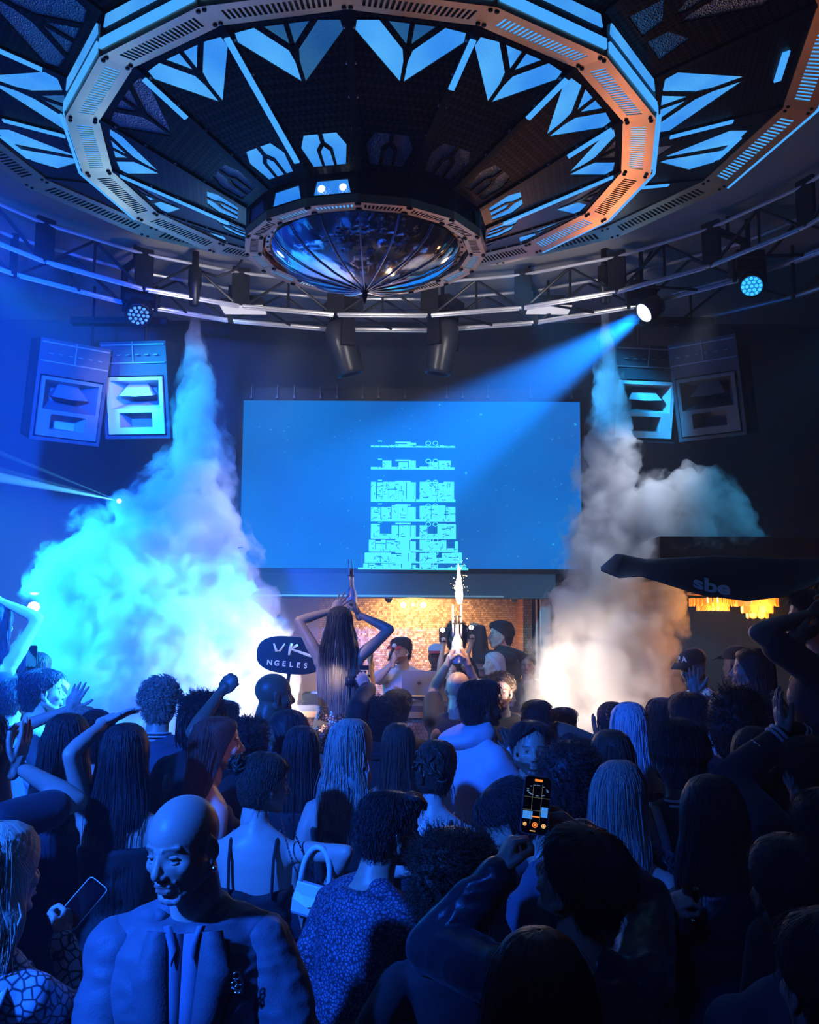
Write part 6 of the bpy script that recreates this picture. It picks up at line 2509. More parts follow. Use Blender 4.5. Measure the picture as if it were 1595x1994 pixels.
def back_straps(c):
    T = c['T']
    for dx in (0, 0.036):
        mb = MB()
        pts = [T((-0.155 + dx, 0.10, 1.36)), T((-0.15 + dx, 0.03, 1.47)), T((-0.15 + dx, -0.06, 1.468)), T((-0.14 + dx, -0.155, 1.38)), T((-0.125 + dx, -0.165, 1.27)), T((-0.115 + dx, -0.165, 1.20))]
        vs, fs = [], []
        for p in pts:
            vs += [p + Vector((-0.0155, 0, 0.003)), p + Vector((0.0155, 0, 0.003)), p + Vector((0.0155, -.005, 0.012)), p + Vector((-0.0155, -.005, 0.012))]
        for i in range(len(pts) - 1):
            for q in range(4):
                fs.append((i * 4 + q, i * 4 + (q + 1) % 4, i * 4 + 4 + (q + 1) % 4, i * 4 + 4 + q))
        c['put']('bag_strap', mb.add(vs, fs), mat('strap_blue_grey', (0.42, 0.46, 0.55), 0.6))


c_tall = person(1322, 1412, 3.81, 2, 'tall dark-haired man in black jacket with striped collar and pale shoulder straps', 'm', skin='brown', hair='short', hc='black', hv=1.10, build=1.06, top=('jacket', 'black'), hi=1, extra=[collar_stripes, back_straps])
person(1432, 1358, 4.5, 0, 'dark bushy-haired head blocking the woman with raised arm', 'f', hair='fuzzy', hc='black', hv=1.0, top=('tee', 'black'))
c_glass = person(1385, 1522, 3.1, 2, 'woman with very long black hair holding up a small glass in the lower right', 'f', hair='long', hc='black', hl=0.62, hw=1.12, hv=1.1, top=('jacket', 'satin'), hi=1,
                 arms={'L': (1292, 1768, -0.30, (-1, -.5, -1), 'grip', (1352, 1742, -0.30), (0, 0.4, -1)), 'R': 'down'})
person(1538, 1636, 2.3, -18, 'short-haired man with slate shirt shoulder in the lower right corner', 'm', head=-8, skin='brown', hair='crop', hc='black', hv=1.04, build=1.05, top=('tee', 'slate'), hi=1)
person(1622, 1790, 1.75, -10, 'person at the bottom right corner, only a bluish sleeve showing', 'm', hair='short', top=('tee', 'denim'))
person(1610, 1545, 2.75, -4, 'dark head at the right edge above the slate shirt man', 'm', skin='brown', hair='short', hc='black', top=('tee', 'black'))
person(1472, 1418, 3.99, -6, 'woman in shiny dark denim jacket right of the tall man', 'f', hair='bob', hc='black', top=('jacket', 'denim'), hi=1)


def cuffs(c):
    for nm in ('L', 'R'):
        sh, el, wr = c['arm'][nm]
        u = (wr - el).normalized()
        for i, off in enumerate((0.012, 0.030, 0.105, 0.123)):
            mb = MB()
            p = wr - u * off
            mb.tube([p - u * 0.005, p + u * 0.005], 0.058 if off < .06 else 0.060, 16)
            c['put']('cuff_stripe', mb, CL['white'])


person(1580, 1440, 3.5, -14, 'person in black bomber with striped cuffs clapping at the right', 'm', hair='short', hc='black', top=('jacket', 'black'), hi=1, extra=[cuffs],
       arms={'L': (1528, 1432, 0.15, (-1, -.2, -1), 'clap', (1510, 1360, 0.15), (1, 0, 0)), 'R': (1546, 1432, 0.2, (1, -.2, -1), 'clap', (1516, 1352, 0.22), (-1, 0, 0.1))})

# --- people on the right riser
def cap_letters(mb):
    me = text_mesh('P A', 0.055, 0.0, 'cap_letters', bold=0.001)
    vs = []
    for v in me.vertices:
        x, z = v.co.x, 0.086 + v.co.y
        r = 1.0 - max(0.0, z - 0.075) * 3.2
        a = -x / 0.09
        vs.append((math.sin(a) * 0.091 * r, -0.012 + math.cos(a) * 0.112 * r, z))
    mb.add(vs, [tuple(p.vertices) for p in me.polygons])


person(1464, 1264, 5.27, -62, 'dark-haired woman with bare shoulders on the right riser, one arm raised', 'f', 0.45, head=-66, skin='tan', hair='long', hc='black', hl=0.4, top=('tube', 'black'), hi=1,
       arms={'R': (1354, 1350, -0.05, (0.2, -.6, -1), 'open', (1346, 1296, -0.05), (-.3, -1, 0)), 'L': 'down'})
person(1568, 1272, 5.45, -72, 'woman with tied-back hair in black looking left at the right edge', 'f', 0.45, head=-70, tilt=(12, 0), skin='tan', hair='bun', hc='brown', top=('tee', 'black'), hi=1)
c_flag = person(1580, 1154, 4.89, -48, 'man in dark polo waving the black flag on its pole at the right edge', 'm', 0.45, head=-60, skin='tan', hair='short', hc='black', top=('tee', 'navy'), beard=('full', (0.3, 0.25, 0.22)), hi=1,
                arms={'R': (1552, 1238, -0.2, (-1, -.6, -1), 'grip', (1572, 1232, -0.2), (0.2, 0.6, 0.6)), 'L': (1578, 1196, -0.18, (-.4, 0, -1), 'grip', (1592, 1186, -0.18), (0, 0.6, 0.4))})
person(1345, 1268, 6.88, -112, 'man in black baseball cap with pale letters in the right smoke', 'm', 0.3, head=-122, tilt=(14, 0), skin='brown', top=('tee', 'white'), extra=[head_part('cap', cap_fn, CL['black']), head_part('cap_brim', brim_fn(), CL['black']), head_part('cap_letters', cap_letters, mat('cap_letter_white', (0.85, 0.88, 0.92), 0.5))])
person(1436, 1262, 6.52, -30, 'man in dark cap with a red emblem behind the bare-shouldered woman', 'm', 0.35, skin='brown', top=('tee', 'black'), extra=[head_part('cap', cap_fn, CL['black']), head_part('cap_brim', brim_fn(), CL['black']),
       head_part('cap_emblem', lambda mb: mb.lathe([(0, 0.006), (0.016, 0.005), (0.017, 0)], (0, 0.090, 0.088), 10, Matrix.Rotation(R(-70), 3, 'X')), mat('emblem_red', (0.7, 0.08, 0.06), 0.5))])

# --- left side
person(132, 1396, 4.33, 0, 'woman in black strapless dress with very long black hair, arm stretched left', 'f', hair='long', hc='black', hl=0.60, hw=1.1, hv=1.06, bottom=('dress', 'navy'), hi=1,
       arms={'L': (2, 1556, -0.1, (-.2, -.5, -1), 'relax', (-50, 1580, -0.1)), 'R': 'down'})
person(246, 1414, 4.09, 4, 'woman with long black hair and low-backed top raising her left hand', 'f', hair='long', hc='black', hl=0.52, hw=1.08, hv=1.04, bottom=('dress', 'black', ), hi=1,
       arms={'L': (208, 1403, 0.05, (-.3, -1, -.4), 'splay', (262, 1384, 0.05), (0.1, -0.2, -1)), 'R': 'down'})


def jacket_graphic(c):
    T = c['T']
    rr = random.Random(9)
    mb = MB()
    a, b, y = prof_at(c['PR'], 1.2)
    for i in range(70):
        cx_, cz_ = rr.uniform(-.13, .13), rr.uniform(1.0, 1.30)
        w = rr.uniform(.02, .05)
        q = [Vector((cx_ + w * rr.uniform(.4, 1) * math.cos(t_), 0, cz_ + w * rr.uniform(.4, 1) * math.sin(t_))) for t_ in [j * PI / 3 for j in range(6)]]
        vs = []
        for p in q:
            t_ = max(-.98, min(.98, p.x / (0.178 * 1.0 + .03)))
            vs.append(T((p.x, -0.145 * (1 - abs(t_) ** 2.6) ** (1 / 2.6) - 0.020 - i * 0.0002, p.z)))
        mb.add(vs, [tuple(range(6))])
    c['put']('feather_graphic', mb, mat('graphic_grey', (0.50, 0.50, 0.53), 0.7))


person(313, 1328, 5.59, 2, 'curly-topped man in dark jacket with pale feather graphic on the back', 'm', skin='light', hair='curly', hc='ash', hv=1.02, top=('jacket', 'slate'), hi=1, extra=[collar_stripes, jacket_graphic])
person(398, 1356, 5.32, 18, 'man with short locs punching a fist into the air before the white smoke', 'm', skin='brown', hair='dreads', hc='black', hv=0.88, top=('tee', 'black'), hi=1,
       arms={'R': (432, 1346, -0.15, (-0.5, -.6, -1), 'fist', (458, 1318, -0.15), (0, 1, -0.3)), 'L': 'down'})
person(438, 1366, 6.04, 30, 'man with pale shirt half hidden behind the raised fist arm', 'm', skin='tan', hair='crop', hc='brown', top=('tee', 'hoodie'))
person(424, 1398, 4.55, 58, 'woman in profile with long dark hair and bare pink-lit shoulder', 'f', head=72, skin='light', hair='long', hc='brown', hl=0.42, top=('tank', 'black'), hi=1)
person(486, 1402, 5.04, 10, 'dark curly bob seen between the profile woman and the bald man', 'f', hair='afro', hc='black', hv=0.80, top=('tee', 'black'))
person(535, 1311, 5.82, 62, 'broad bald man in dark tee looking right toward the booth', 'm', head=66, tilt=(4, 0), skin='brown', build=1.22, top=('tee', 'slate'), hi=1)
person(560, 1384, 5.43, -58, 'smiling woman with long black hair looking left below the bald man', 'f', head=-70, skin='brown', hair='long', hc='black', hl=0.4, top=('tee', 'black'), hi=1)
person(588, 1416, 4.78, 0, 'woman with long straight black hair right of the bun, seen from behind', 'f', hair='long', hc='black', hl=0.5, hv=1.0, top=('tank', 'black'))
person(84, 1306, 5.91, 52, 'man with dark hair and pale tee watching from the left haze', 'm', head=62, skin='tan', hair='short', hc='black', top=('tee', 'pale'), hi=1)
person(162, 1378, 5.12, 8, 'light-haired person with raised hand behind the two long-haired women', 'f', hair='bob', hc='ash', top=('tee', 'grey'),
       arms={'L': (136, 1380, 0.0, (-1, -.3, -1), 'open', (156, 1340, 0.0), (0, 1, 0.2))})
person(188, 1388, 4.75, 4, 'dark head with hairband between the two long-haired women', 'f', hair='bun', hc='black', top=('tee', 'navy'),
       extra=[head_part('hairband', lambda mb: mb.tube([(0.089 * math.sin(a), -0.01 + 0.0, 0.035 + 0.096 * math.cos(a)) for a in [(-1.7 + 3.4 * j / 14) for j in range(15)]], 0.008, 6), CL['navy'])])
person(-45, 1392, 3.7, 18, 'person clapping at the left edge, only forearms and hands in view', 'm', skin='light', hair='short', hc='black', top=('tee', 'navy'), hi=1,
       arms={'L': (6, 1500, 0.1, (-1, -.3, -1), 'clap', (20, 1425, 0.1), (1, 0, 0)), 'R': (30, 1490, 0.05, (0.6, -.3, -1), 'clap', (58, 1415, 0.05), (-1, 0.2, 0.2))})
person(30, 1322, 6.2, 20, 'dark-clad person in the blue haze at the left edge', 'm', skin='tan', hair='crop', hc='black', top=('tee', 'navy'))
c_farphone = person(74, 1272, 6.9, 24, 'person in the left haze holding up a phone near the orange lamp', 'f', 0.3, hair='bob', hc='black', top=('tee', 'navy'),
                    arms={'L': (50, 1300, 0.1, (-1, -.3, -1), 'grip', (58, 1276, 0.15), (0.6, 1, 0)), 'R': (70, 1300, 0.1, (1, -.3, -1), 'grip', (64, 1276, 0.15), (-.6, 1, 0))})
person(-6, 1176, 6.51, 10, 'person dancing with bent raised arms at the far left edge', 'f', 0.3, hair='long', hc='black', top=('tank', 'navy'),
       arms={'R': (0, 1170, 0.0, (1, 0, 0.2), 'relax')})

# --- around and on the booth
c_bottle = person(662, 1184, 6.37, 0, 'woman with waist-long dark hair riding on shoulders, holding up a bottle', 'f', sit=0.97, skin='tan', hair='long', hc='highlight', hl=0.78, hw=1.2, hv=1.04,
                  bottom=('trousers', 'beige'), hi=2,
                  arms={'L': (650, 1188, 0.05, (-1, -.2, 0.0), 'splay', (668, 1166, 0.05), (0.3, 1, 0.2)), 'R': (697, 1196, 0.05, (1, -.2, -0.3), 'grip', (690, 1172, 0.05), (-1, 0.1, 0.1))})
garment_bottom(c_bottle, 'skirt', 'sequin', hem=0.80, flare=0.0, top=1.10)
person(664, 1418, 6.78, 0, 'man carrying the bottle woman on his shoulders, mostly hidden', 'm', hair='crop', skin='tan', top=('tee', 'black'))
c_cam = person(738, 1366, 6.05, -4, 'camera operator in black hooded top beside the bottle woman, camera raised', 'm', hair='afro', hc='black', hv=0.9, top=('hoodie', 'black'), hi=1,
               arms={'L': (716, 1342, 0.12, (-.25, -1, -.7), 'grip', (708, 1326, 0.12), (-0.4, 1, 0)), 'R': 'down'})
person(775, 1345, 6.9, 0, 'bare-armed person reaching up behind the camera operator', 'f', skin='tan', hair='short', top=('tee', 'black'),
       arms={'L': (722, 1285, 0.0, (-.2, -.3, -1), 'relax', (716, 1262, 0.0))})
c_dj = person(780, 1243, 8.95, 194, 'DJ in pale tee and red-brimmed black cap speaking into a microphone behind the laptop', 'm', 0.42, head=214, tilt=(6, 0), skin='light', hair='short', hc='black', top=('tee', 'pale'), bottom=('trousers', 'black'), hi=1,
              beard=('full', (0.45, 0.25, 0.2)), arms={'R': (765, 1290, -0.28, (-1, -.2, -1), 'grip', (763, 1268, -0.30), (0.4, 0.6, 0.3)), 'L': (790, 1352, -0.35, (1, 0, -0.6), 'relax')},
              extra=[head_part('cap', cap_fn, CL['black']), head_part('cap_brim', brim_fn(), mat('cap_red', (0.6, 0.05, 0.06), 0.6)),
                     head_part('glasses', lambda mb: [mb.tube([(s * 0.032 + 0.021 * math.cos(a), 0.094, 0.002 + 0.017 * math.sin(a)) for a in [j * PI / 6 for j in range(13)]], 0.0022, 5) for s in (-1, 1)] and mb.tube([(-.011, .096, .004), (.011, .096, .004)], 0.002, 5), MATS['pin_silver'])])
person(850, 1256, 9.3, 184, 'smiling man in pale blue cap with red brim behind the laptop', 'm', 0.42, skin='dark', top=('tee', 'grey'),
       extra=[head_part('cap', cap_fn, mat('cap_pale_blue', (0.45, 0.62, 0.85), 0.6)), head_part('cap_brim', brim_fn(), MATS['cap_red'])])
c_light1 = person(878, 1288, 9.05, 180, 'person holding up a phone with its light on, left of the sparkler bottle', 'f', 0.42, skin='light', hair='bob', hc='brown', top=('tee', 'grey'),
                  arms={'R': (864, 1252, -0.1, (-.4, -.2, -1), 'grip', (862, 1236, -0.12), (0, -1, 0))})
person(890, 1214, 9.5, 176, 'dark afro head directly behind the sparkler bottle', 'f', 0.42, skin='dark', hair='afro', hc='black', hv=0.82, top=('tee', 'black'))
c_hood = person(975, 1213, 9.35, -96, 'person in black hooded top filming sideways in front of the gold wall', 'm', 0.42, head=-100, skin='light', hair='crop', hc='black', hv=1.14, top=('hoodie', 'black'), hi=1,
                arms={'R': (934, 1226, -0.05, (-.2, 0, -1), 'grip', (920, 1224, -0.05), (0, 1, 0)), 'L': (936, 1226, 0.05, (-.2, 0, -1), 'grip', (922, 1220, 0.05), (0, -1, 0))})
c_light2 = person(940, 1262, 9.4, 200, 'person with a phone light held high right of the sparkler bottle', 'f', 0.42, skin='tan', hair='long', hc='brown', top=('tee', 'black'),
                  arms={'R': (918, 1252, -0.1, (-.4, -.2, -1), 'grip', (917, 1234, -0.12), (0, -1, 0))})
person(962, 1271, 8.95, 238, 'woman with long platinum blonde hair at the right of the booth', 'f', 0.42, head=250, skin='light', hair='long', hc='silver', hl=0.42, top=('tee', 'pale'))
c_spark = person(892, 1308, 7.0, 18, 'bald man below the sparkler bottle, holding it overhead with both hands', 'm', head=24, skin='tan', build=0.95, top=('tee', 'black'), hi=1,
                 arms={'L': (874, 1288, 0.08, (-.35, 1, -.3), 'grip', (884, 1262, 0.08), (1, 0.2, 0)), 'R': (908, 1286, 0.08, (.35, 1, -.3), 'grip', (898, 1262, 0.08), (-1, 0.2, 0))})
person(976, 1316, 7.6, 186, 'bearded brown-haired man facing the camera in warm light', 'm', head=192, skin='light', hair='curly', hc='brown', hv=0.98, top=('tee', 'black'), beard=('full', (0.32, 0.2, 0.14)), hi=1)
person(1026, 1276, 9.3, 190, 'dim figure at the right end of the booth', 'm', 0.42, skin='tan', hair='short', hc='brown', top=('tee', 'black'))


# ------------------------------------------------------------------ things held and worn separately
def phone(loc, rot, label, case_m, screen_m, s=1.0, ui=None, group=None):
    t = empty('phone', loc)
    t.rotation_euler = rot.to_euler()
    tag(t, label, 'phone', group)
    w, h, d = 0.074 * s, 0.152 * s, 0.009 * s
    out = []
    r = 0.012 * s
    for (sx, sy) in ((1, 1), (-1, 1), (-1, -1), (1, -1)):
        a0 = {(1, 1): 0, (-1, 1): PI / 2, (-1, -1): PI, (1, -1): 1.5 * PI}[(sx, sy)]
        for i in range(4):
            a = a0 + i * PI / 6
            out.append((sx * (w / 2 - r) + r * math.cos(a), sy * (h / 2 - r) + r * math.sin(a)))
    # local: x right, z up, screen on -Y
    plate(out, [], lambda x, z, w_: Vector((x, w_, z)), d).build('case', case_m, t)
    q = [(x * .93, z * .965) for x, z in out]
    plate(q, [], lambda x, z, w_: Vector((x, -0.0012 + w_, z)), 0.001).build('display', screen_m, t)
    if ui:
        ui(t, w, h)
    return t


def grip(c, side, reach=0.085):
    for (s, wr, fd, pn, pose) in c['hands']:
        if s == side:
            return c['L2W'](wr + fd * reach + pn.normalized() * 0.022)


M_SCRDARK = mat('phone_screen_dark', (0.004, 0.005, 0.01), 0.08, coat=1.0)


def film_ui(t, w, h):
    def quad(mb, x0, z0, x1, z1, y=-0.0022):
        mb.add([(x0 * w, y, z0 * h), (x1 * w, y, z0 * h), (x1 * w, y, z1 * h), (x0 * w, y, z1 * h)], [(0, 1, 2, 3)])
    mo = mat('ui_orange', (0, 0, 0), .5, emit=(1.0, 0.22, 0.03), estr=1.2)
    mw = mat('ui_warm_white', (0, 0, 0), .5, emit=(1.0, 0.55, 0.18), estr=1.1)
    mg = mat('ui_grid', (0, 0, 0), .5, emit=(0.35, 0.4, 0.3), estr=0.35)
    mb_ = mat('ui_screen_blue', (0, 0, 0), .5, emit=(0.05, 0.28, 0.9), estr=0.9)
    a = MB()
    quad(a, -0.13, 0.405, 0.15, 0.445)
    quad(a, -0.12, -0.205, 0.16, -0.185)
    a.build('record_badge', mo, t)
    a = MB()
    for x in (-0.16, 0.17):
        quad(a, x - 0.006, -0.32, x + 0.006, 0.36, -0.0019)
    for z in (0.13, -0.09):
        quad(a, -0.46, z - 0.003, 0.46, z + 0.003, -0.0019)
    a.build('grid_lines', mg, t)
    a = MB()
    quad(a, -0.45, -0.24, -0.10, -0.11, -0.0016)
    quad(a, 0.20, -0.19, 0.44, -0.02, -0.0016)
    a.build('picture_glow', mb_, t)
    a = MB()
    rr = random.Random(3)
    for i in range(26):
        ang = rr.uniform(0, 2 * PI)
        x, z = 0.36 * math.cos(ang), 0.25 + 0.09 * math.sin(ang)
        quad(a, x - .03, z - .006, x + .04, z + .006, -0.0016)
    a.build('picture_chandelier', mat('ui_dim_blue', (0, 0, 0), .5, emit=(0.15, 0.3, 0.6), estr=0.6), t)
    for (x, r, m) in ((-0.34, .055, mw), (0.02, .085, mo), (0.34, .065, mw)):
        b = MB()
        b.tube([(x * w + r * w * math.cos(q), -0.002, -0.335 * h + r * w * math.sin(q)) for q in [j * PI / 8 for j in range(17)]], 0.0011, 5)
        b.lathe([(0, 0.0006), (r * w * .55, 0.0004), (r * w * .55, 0)], (x * w, -0.0018, -0.335 * h), 12, Matrix.Rotation(R(90), 3, 'X'))
        b.build('shutter_button', m, t)
    a = MB()
    quad(a, -0.14, -0.445, 0.06, -0.43)
    a.build('home_bar', mw, t)
    for x in (-0.08, 0.0, 0.08, 0.14):
        pass


fp = P(1044, 1568, 2.62)
phone(fp, Matrix.Rotation(R(-2), 3, 'Z') @ Matrix.Rotation(R(7), 3, 'Y') @ Matrix.Rotation(R(-6), 3, 'X'), 'phone filming the stage, camera picture on its screen, held up in the middle right', mat('case_blue_grey', (0.25, 0.28, 0.36), 0.4), M_SCRDARK, 1.0, film_ui)
phone(P(160, 1758, 2.85), Matrix.Rotation(R(-12), 3, 'Z') @ Matrix.Rotation(R(32), 3, 'Y') @ Matrix.Rotation(R(-35), 3, 'X'), 'phone in a pale rim case with black screen between the blonde and the bald man', mat('pale_case', (0.75, 0.8, 0.85), 0.4), M_SCRDARK, 0.92)
for (cc, lab) in ((c_light1, 'phone with its lamp on, left of the sparkler bottle'), (c_light2, 'phone with its lamp on, right of the sparkler bottle')):
    t = phone(grip(cc, 1) + Vector((0, 0, 0.03)), Matrix.Rotation(R(180), 3, 'Z'), lab, M_BLACK, M_SCRDARK, 0.9, None, 'phone lights over the booth')
    MB().lathe([(0.0, 0.006), (0.020, 0.003), (0.022, 0.0)], (0.0, 0.010, 0.045), 12, Matrix.Rotation(R(90), 3, 'X')).build('phone_lamp', mat('phone_flash', (1, 1, 1), .4, emit=(1.0, 0.93, 0.8), estr=14), t, True)
phone(grip(c_hood, 1, 0.07) + Vector((-0.01, 0, 0.0)), Matrix.Rotation(R(90), 3, 'Z') @ Matrix.Rotation(R(90), 3, 'Y'), 'dark phone held sideways by the hooded filmer', M_BLACK, M_SCRDARK, 1.0)
phone(P(61, 1278, 6.78), Matrix.Rotation(R(5), 3, 'Z'), 'small dark phone held up in the left haze', M_BLACK, M_SCRDARK, 1.0)


# white handbag on the arm of the woman with the bun
def handbag():
    top = P(612, 1705, 3.80)
    t = empty('handbag', P(608, 1752, 3.80))
    tag(t, 'small white handbag hanging from the arm of the woman in the mini dress', 'handbag')
    rz = Matrix.Rotation(R(-22), 3, 'Z') @ Matrix.Rotation(R(8), 3, 'Y')
    mb = MB()
    sec = [(-0.062, .020), (-0.05, .030), (0.0, .034), (0.05, .026), (0.058, .012)]
    vs, fs = [], []
    for z, d in sec:
        for x, y in ((-0.07, -d), (0.07, -d), (0.075, 0), (0.07, d), (-0.07, d), (-0.075, 0)):
            vs.append(rz @ Vector((x * (1 - .12 * (z > 0.04)), y, z)))
    for i in range(4):
        for q in range(6):
            fs.append((i * 6 + q, i * 6 + (q + 1) % 6, i * 6 + 6 + (q + 1) % 6, i * 6 + 6 + q))
    fs += [tuple(range(6))[::-1], tuple(range(24, 30))]
    mb.add(vs, fs)
    m = mat('white_leather', (0.78, 0.78, 0.80), 0.4)
    mb.build('body', m, t)
    fl = MB()
    vs = [rz @ Vector(p) for p in ((-0.066, -0.012, 0.06), (0.066, -0.012, 0.06), (0.06, -0.037, 0.0), (0.0, -0.040, -0.018), (-0.06, -0.037, 0.0))]
    fl.add(vs + [v + rz @ Vector((0, -0.004, 0)) for v in vs], [(0, 1, 2, 3, 4), (9, 8, 7, 6, 5), (0, 5, 6, 1), (1, 6, 7, 2), (2, 7, 8, 3), (3, 8, 9, 4), (4, 9, 5, 0)])
    fl.build('flap', m, t)
    hd_ = MB()
    pts = [rz @ Vector((0.062 * math.cos(a), 0.0, 0.05 + 0.15 * math.sin(a) ** 0.8)) for a in [PI * i / 14 for i in range(15)]]
    hd_.tube(pts, 0.011, 8)
    hd_.build('handle', m, t, True)
    ch = MB()
    sh = P(556, 1590, 3.88)
    b0, b1 = Vector(), Vector()
    o0 = P(608, 1752, 3.80)
    for (x, dx) in ((-0.055, -0.02), (0.055, 0.01)):
        a = rz @ Vector((x, 0, 0.055))
        e = sh - o0 + Vector((dx, 0, 0))
        n_ = 20
        for i in range(n_):
            p0 = a + (e - a) * (i / n_) + Vector((0, 0, -0.03 * math.sin(PI * i / n_)))
            p1 = a + (e - a) * ((i + .8) / n_) + Vector((0, 0, -0.03 * math.sin(PI * (i + .8) / n_)))
            ch.tube([p0, p1], 0.0035, 5)
    o = ch.build('chain', mat('chain_dark', (0.12, 0.12, 0.14), 0.3, 0.9), t)
    o['kind'] = 'stuff'


handbag()


def champagne(base, up, s, label, lit):
    """clear display bottle with sparkler rack clamped to its neck"""
    t = empty('bottle', base)
    q = Vector(up).normalized().to_track_quat('Z', 'Y')
    t.rotation_euler = q.to_euler()
    tag(t, label, 'bottle')
    gl = mat('bottle_glass', (0.9, 0.95, 1.0), 0.08, trans=0.35, ior=1.3, spec=0.8)
    MB().lathe([(0.0, 0.0), (0.036, 0.0), (0.043, 0.012), (0.044, 0.14), (0.040, 0.165), (0.022, 0.205), (0.015, 0.225), (0.014, 0.285), (0.017, 0.29), (0.0, 0.292)], n=20).build('glass', gl, t, True).scale = (s, s, s)
    MB().lathe([(0.0445, 0.05), (0.0452, 0.051), (0.0452, 0.12), (0.0445, 0.121)], n=20).build('label_band', mat('bottle_label', (0.75, 0.78, 0.85), 0.35), t, True).scale = (s, s, s)
    r = MB()
    for x in (-0.036, 0.036):
        r.tube([(x, 0, 0.20), (x, 0, 0.44)], 0.0075, 8)
    r.build('sparkler_tube', mat('clear_tube', (0.92, 0.95, 1.0), 0.2), t, True).scale = (s, s, s)
    r = MB()
    r.box((0, 0, 0.30), (0.085, 0.02, 0.014)).box((0, 0, 0.35), (0.07, 0.018, 0.012)).tube([(0, 0, 0.29), (0, 0, 0.36)], 0.012, 8)
    r.build('clamp', M_BLACK, t).scale = (s, s, s)
    if lit:
        fl = MB()
        rr = random.Random(2)
        for (x, h, w) in ((-0.036, 0.30, 0.018), (-0.030, 0.22, 0.026), (-0.02, 0.14, 0.02)):
            pts, rs = [], []
            for i in range(8):
                u = i / 7
                pts.append((x + rr.uniform(-.008, .008) * u * 2 + 0.02 * u, rr.uniform(-.008, .008) * u, 0.44 + h * u))
                rs.append(max(0.0006, w * (0.35 + 1.6 * u) * (1 - u) ** 0.8 * 1.5))
            fl.tube(pts, rs, 8)
        fl.build('flame', mat('sparkler_flame', (1, 1, 1), .5, emit=(1.0, 0.72, 0.38), estr=9), t, True)
        spk = MB()
        for i in range(40):
            a, h = rr.uniform(0, 2 * PI), rr.uniform(0.5, 0.78)
            d = rr.uniform(0.02, 0.07)
            p = Vector((-0.03 + d * math.cos(a), d * math.sin(a), h))
            spk.tube([p, p + Vector((rr.uniform(-.006, .006), 0, 0.006))], 0.0011, 4)
        o = spk.build('sparks', mat('spark_glow', (1, 1, 1), .5, emit=(1.0, 0.55, 0.2), estr=6), t)
        o['kind'] = 'stuff'
    return t


champagne(P(686, 1190, 6.62), (-0.05, 0.02, 1), 0.82, 'clear bottle with two sparkler tubes held up by the woman on shoulders', False)
champagne(P(891, 1292, 7.08), (-0.01, 0.02, 1), 0.98, 'bottle with burning sparkler held over the crowd in front of the gold wall', True)
lamp('sparkler_light', 'POINT', P(888, 1195, 6.98), None, 22, (1.0, 0.62, 0.32), 0.05)

# microphone in the DJ's hand
mp = grip(c_dj, 1) + Vector((0.01, -0.01, 0.06))
t = empty('microphone', mp)
tag(t, 'black handheld microphone at the DJ\'s mouth', 'microphone')
d = Vector((-0.05, -0.03, -0.12))
MB().tube([(0, 0, 0), d * 0.4, d * 1.1], [0.013, 0.012, 0.009], 10).build('handle', M_BLACK, t, True)
blob(MB(), (0, 0, 0), 0.1)
g = MB()
blob(g, (0, 0, 0.0), 0.023)
g.build('grille', M_PIPE, t, True)
# camera with lamp in the operator's hand
cp = P(706, 1326, 6.24)
t = empty('video_camera', cp)
tag(t, 'black camera held up by the hooded operator beside the bottle woman', 'camera')
MB().box((0, 0, 0), (0.10, 0.06, 0.08)).box((0, 0, 0.05), (0.05, 0.05, 0.03)).build('body', M_BLACK, t)
MB().lathe([(0.0, -0.06), (0.03, -0.06), (0.032, 0.0)], (-0.05, 0, 0), 14, Matrix.Rotation(R(90), 3, 'Y')).build('lens', MATS['dark_lens'], t, True)
MB().box((0.01, 0, 0.085), (0.06, 0.03, 0.03)).build('camera_lamp', M_BRACE, t)
lamp('camera_light', 'SPOT', cp + Vector((-0.16, -0.10, 0.06)), P(645, 1335, 6.5), 0.7, (1.0, 0.93, 0.85), 0.02, 95, 0.6)
# whisky glass
gp = grip(c_glass, -1)
t = empty('drinking_glass', gp + Vector((0, 0, -0.045)))
tag(t, 'small clear drinking glass in a raised hand at the lower right', 'glass')
MB().lathe([(0.0, 0.0), (0.021, 0.0), (0.025, 0.085), (0.0235, 0.085), (0.020, 0.012), (0.0, 0.010)], n=20).build('tumbler', mat('clear_glass', (1, 1, 1), 0.03, trans=1.0, ior=1.45), t, True)
MB().lathe([(0.0, 0.012), (0.0195, 0.013), (0.0205, 0.028), (0.0, 0.028)], n=20).build('drink', mat('pale_drink', (0.7, 0.8, 0.95), 0.05, trans=0.8, ior=1.33), t, True)
# tasselled bag on the straps of the tall man
bp_ = P(1262, 1690, 3.50)
t = empty('tassel_bag', bp_)
tag(t, 'dark ruched bag with knotted tassels hanging from the pale shoulder straps', 'bag')
rr = random.Random(4)
mb = MB()
blob(mb, (0, 0, -0.02), 0.075)
me = remesh_eval(mb, 0.008, 1)
co, lv, lt = mesh_arrays(me)
nz = np.array([noise.noise(Vector((c_[0] * 30, c_[1] * 30, c_[2] * 8))) for c_ in co])
co = co * np.array([0.95, 0.55, 1.15]) * (1 + 0.14 * nz)[:, None]
link('pouch', mesh_from('pouch', (co, lv, lt), [CL['satin']]), t)
tb = MB()
for i in range(26):
    a = rr.uniform(-0.075, 0.075)
    z = rr.uniform(0.0, 0.075)
    p = Vector((a, -0.035, z))
    tb.tube([p, p + Vector((rr.uniform(-.03, .03), -.015, rr.uniform(-.02, .02))), p + Vector((rr.uniform(-.03, .03), -.01, -0.05)), p + Vector((rr.uniform(-.03, .03), -.005, -0.10 - rr.uniform(0, .05)))], 0.0045, 6)
tb.build('tassels', CL['satin'], t, True)
kn = MB()
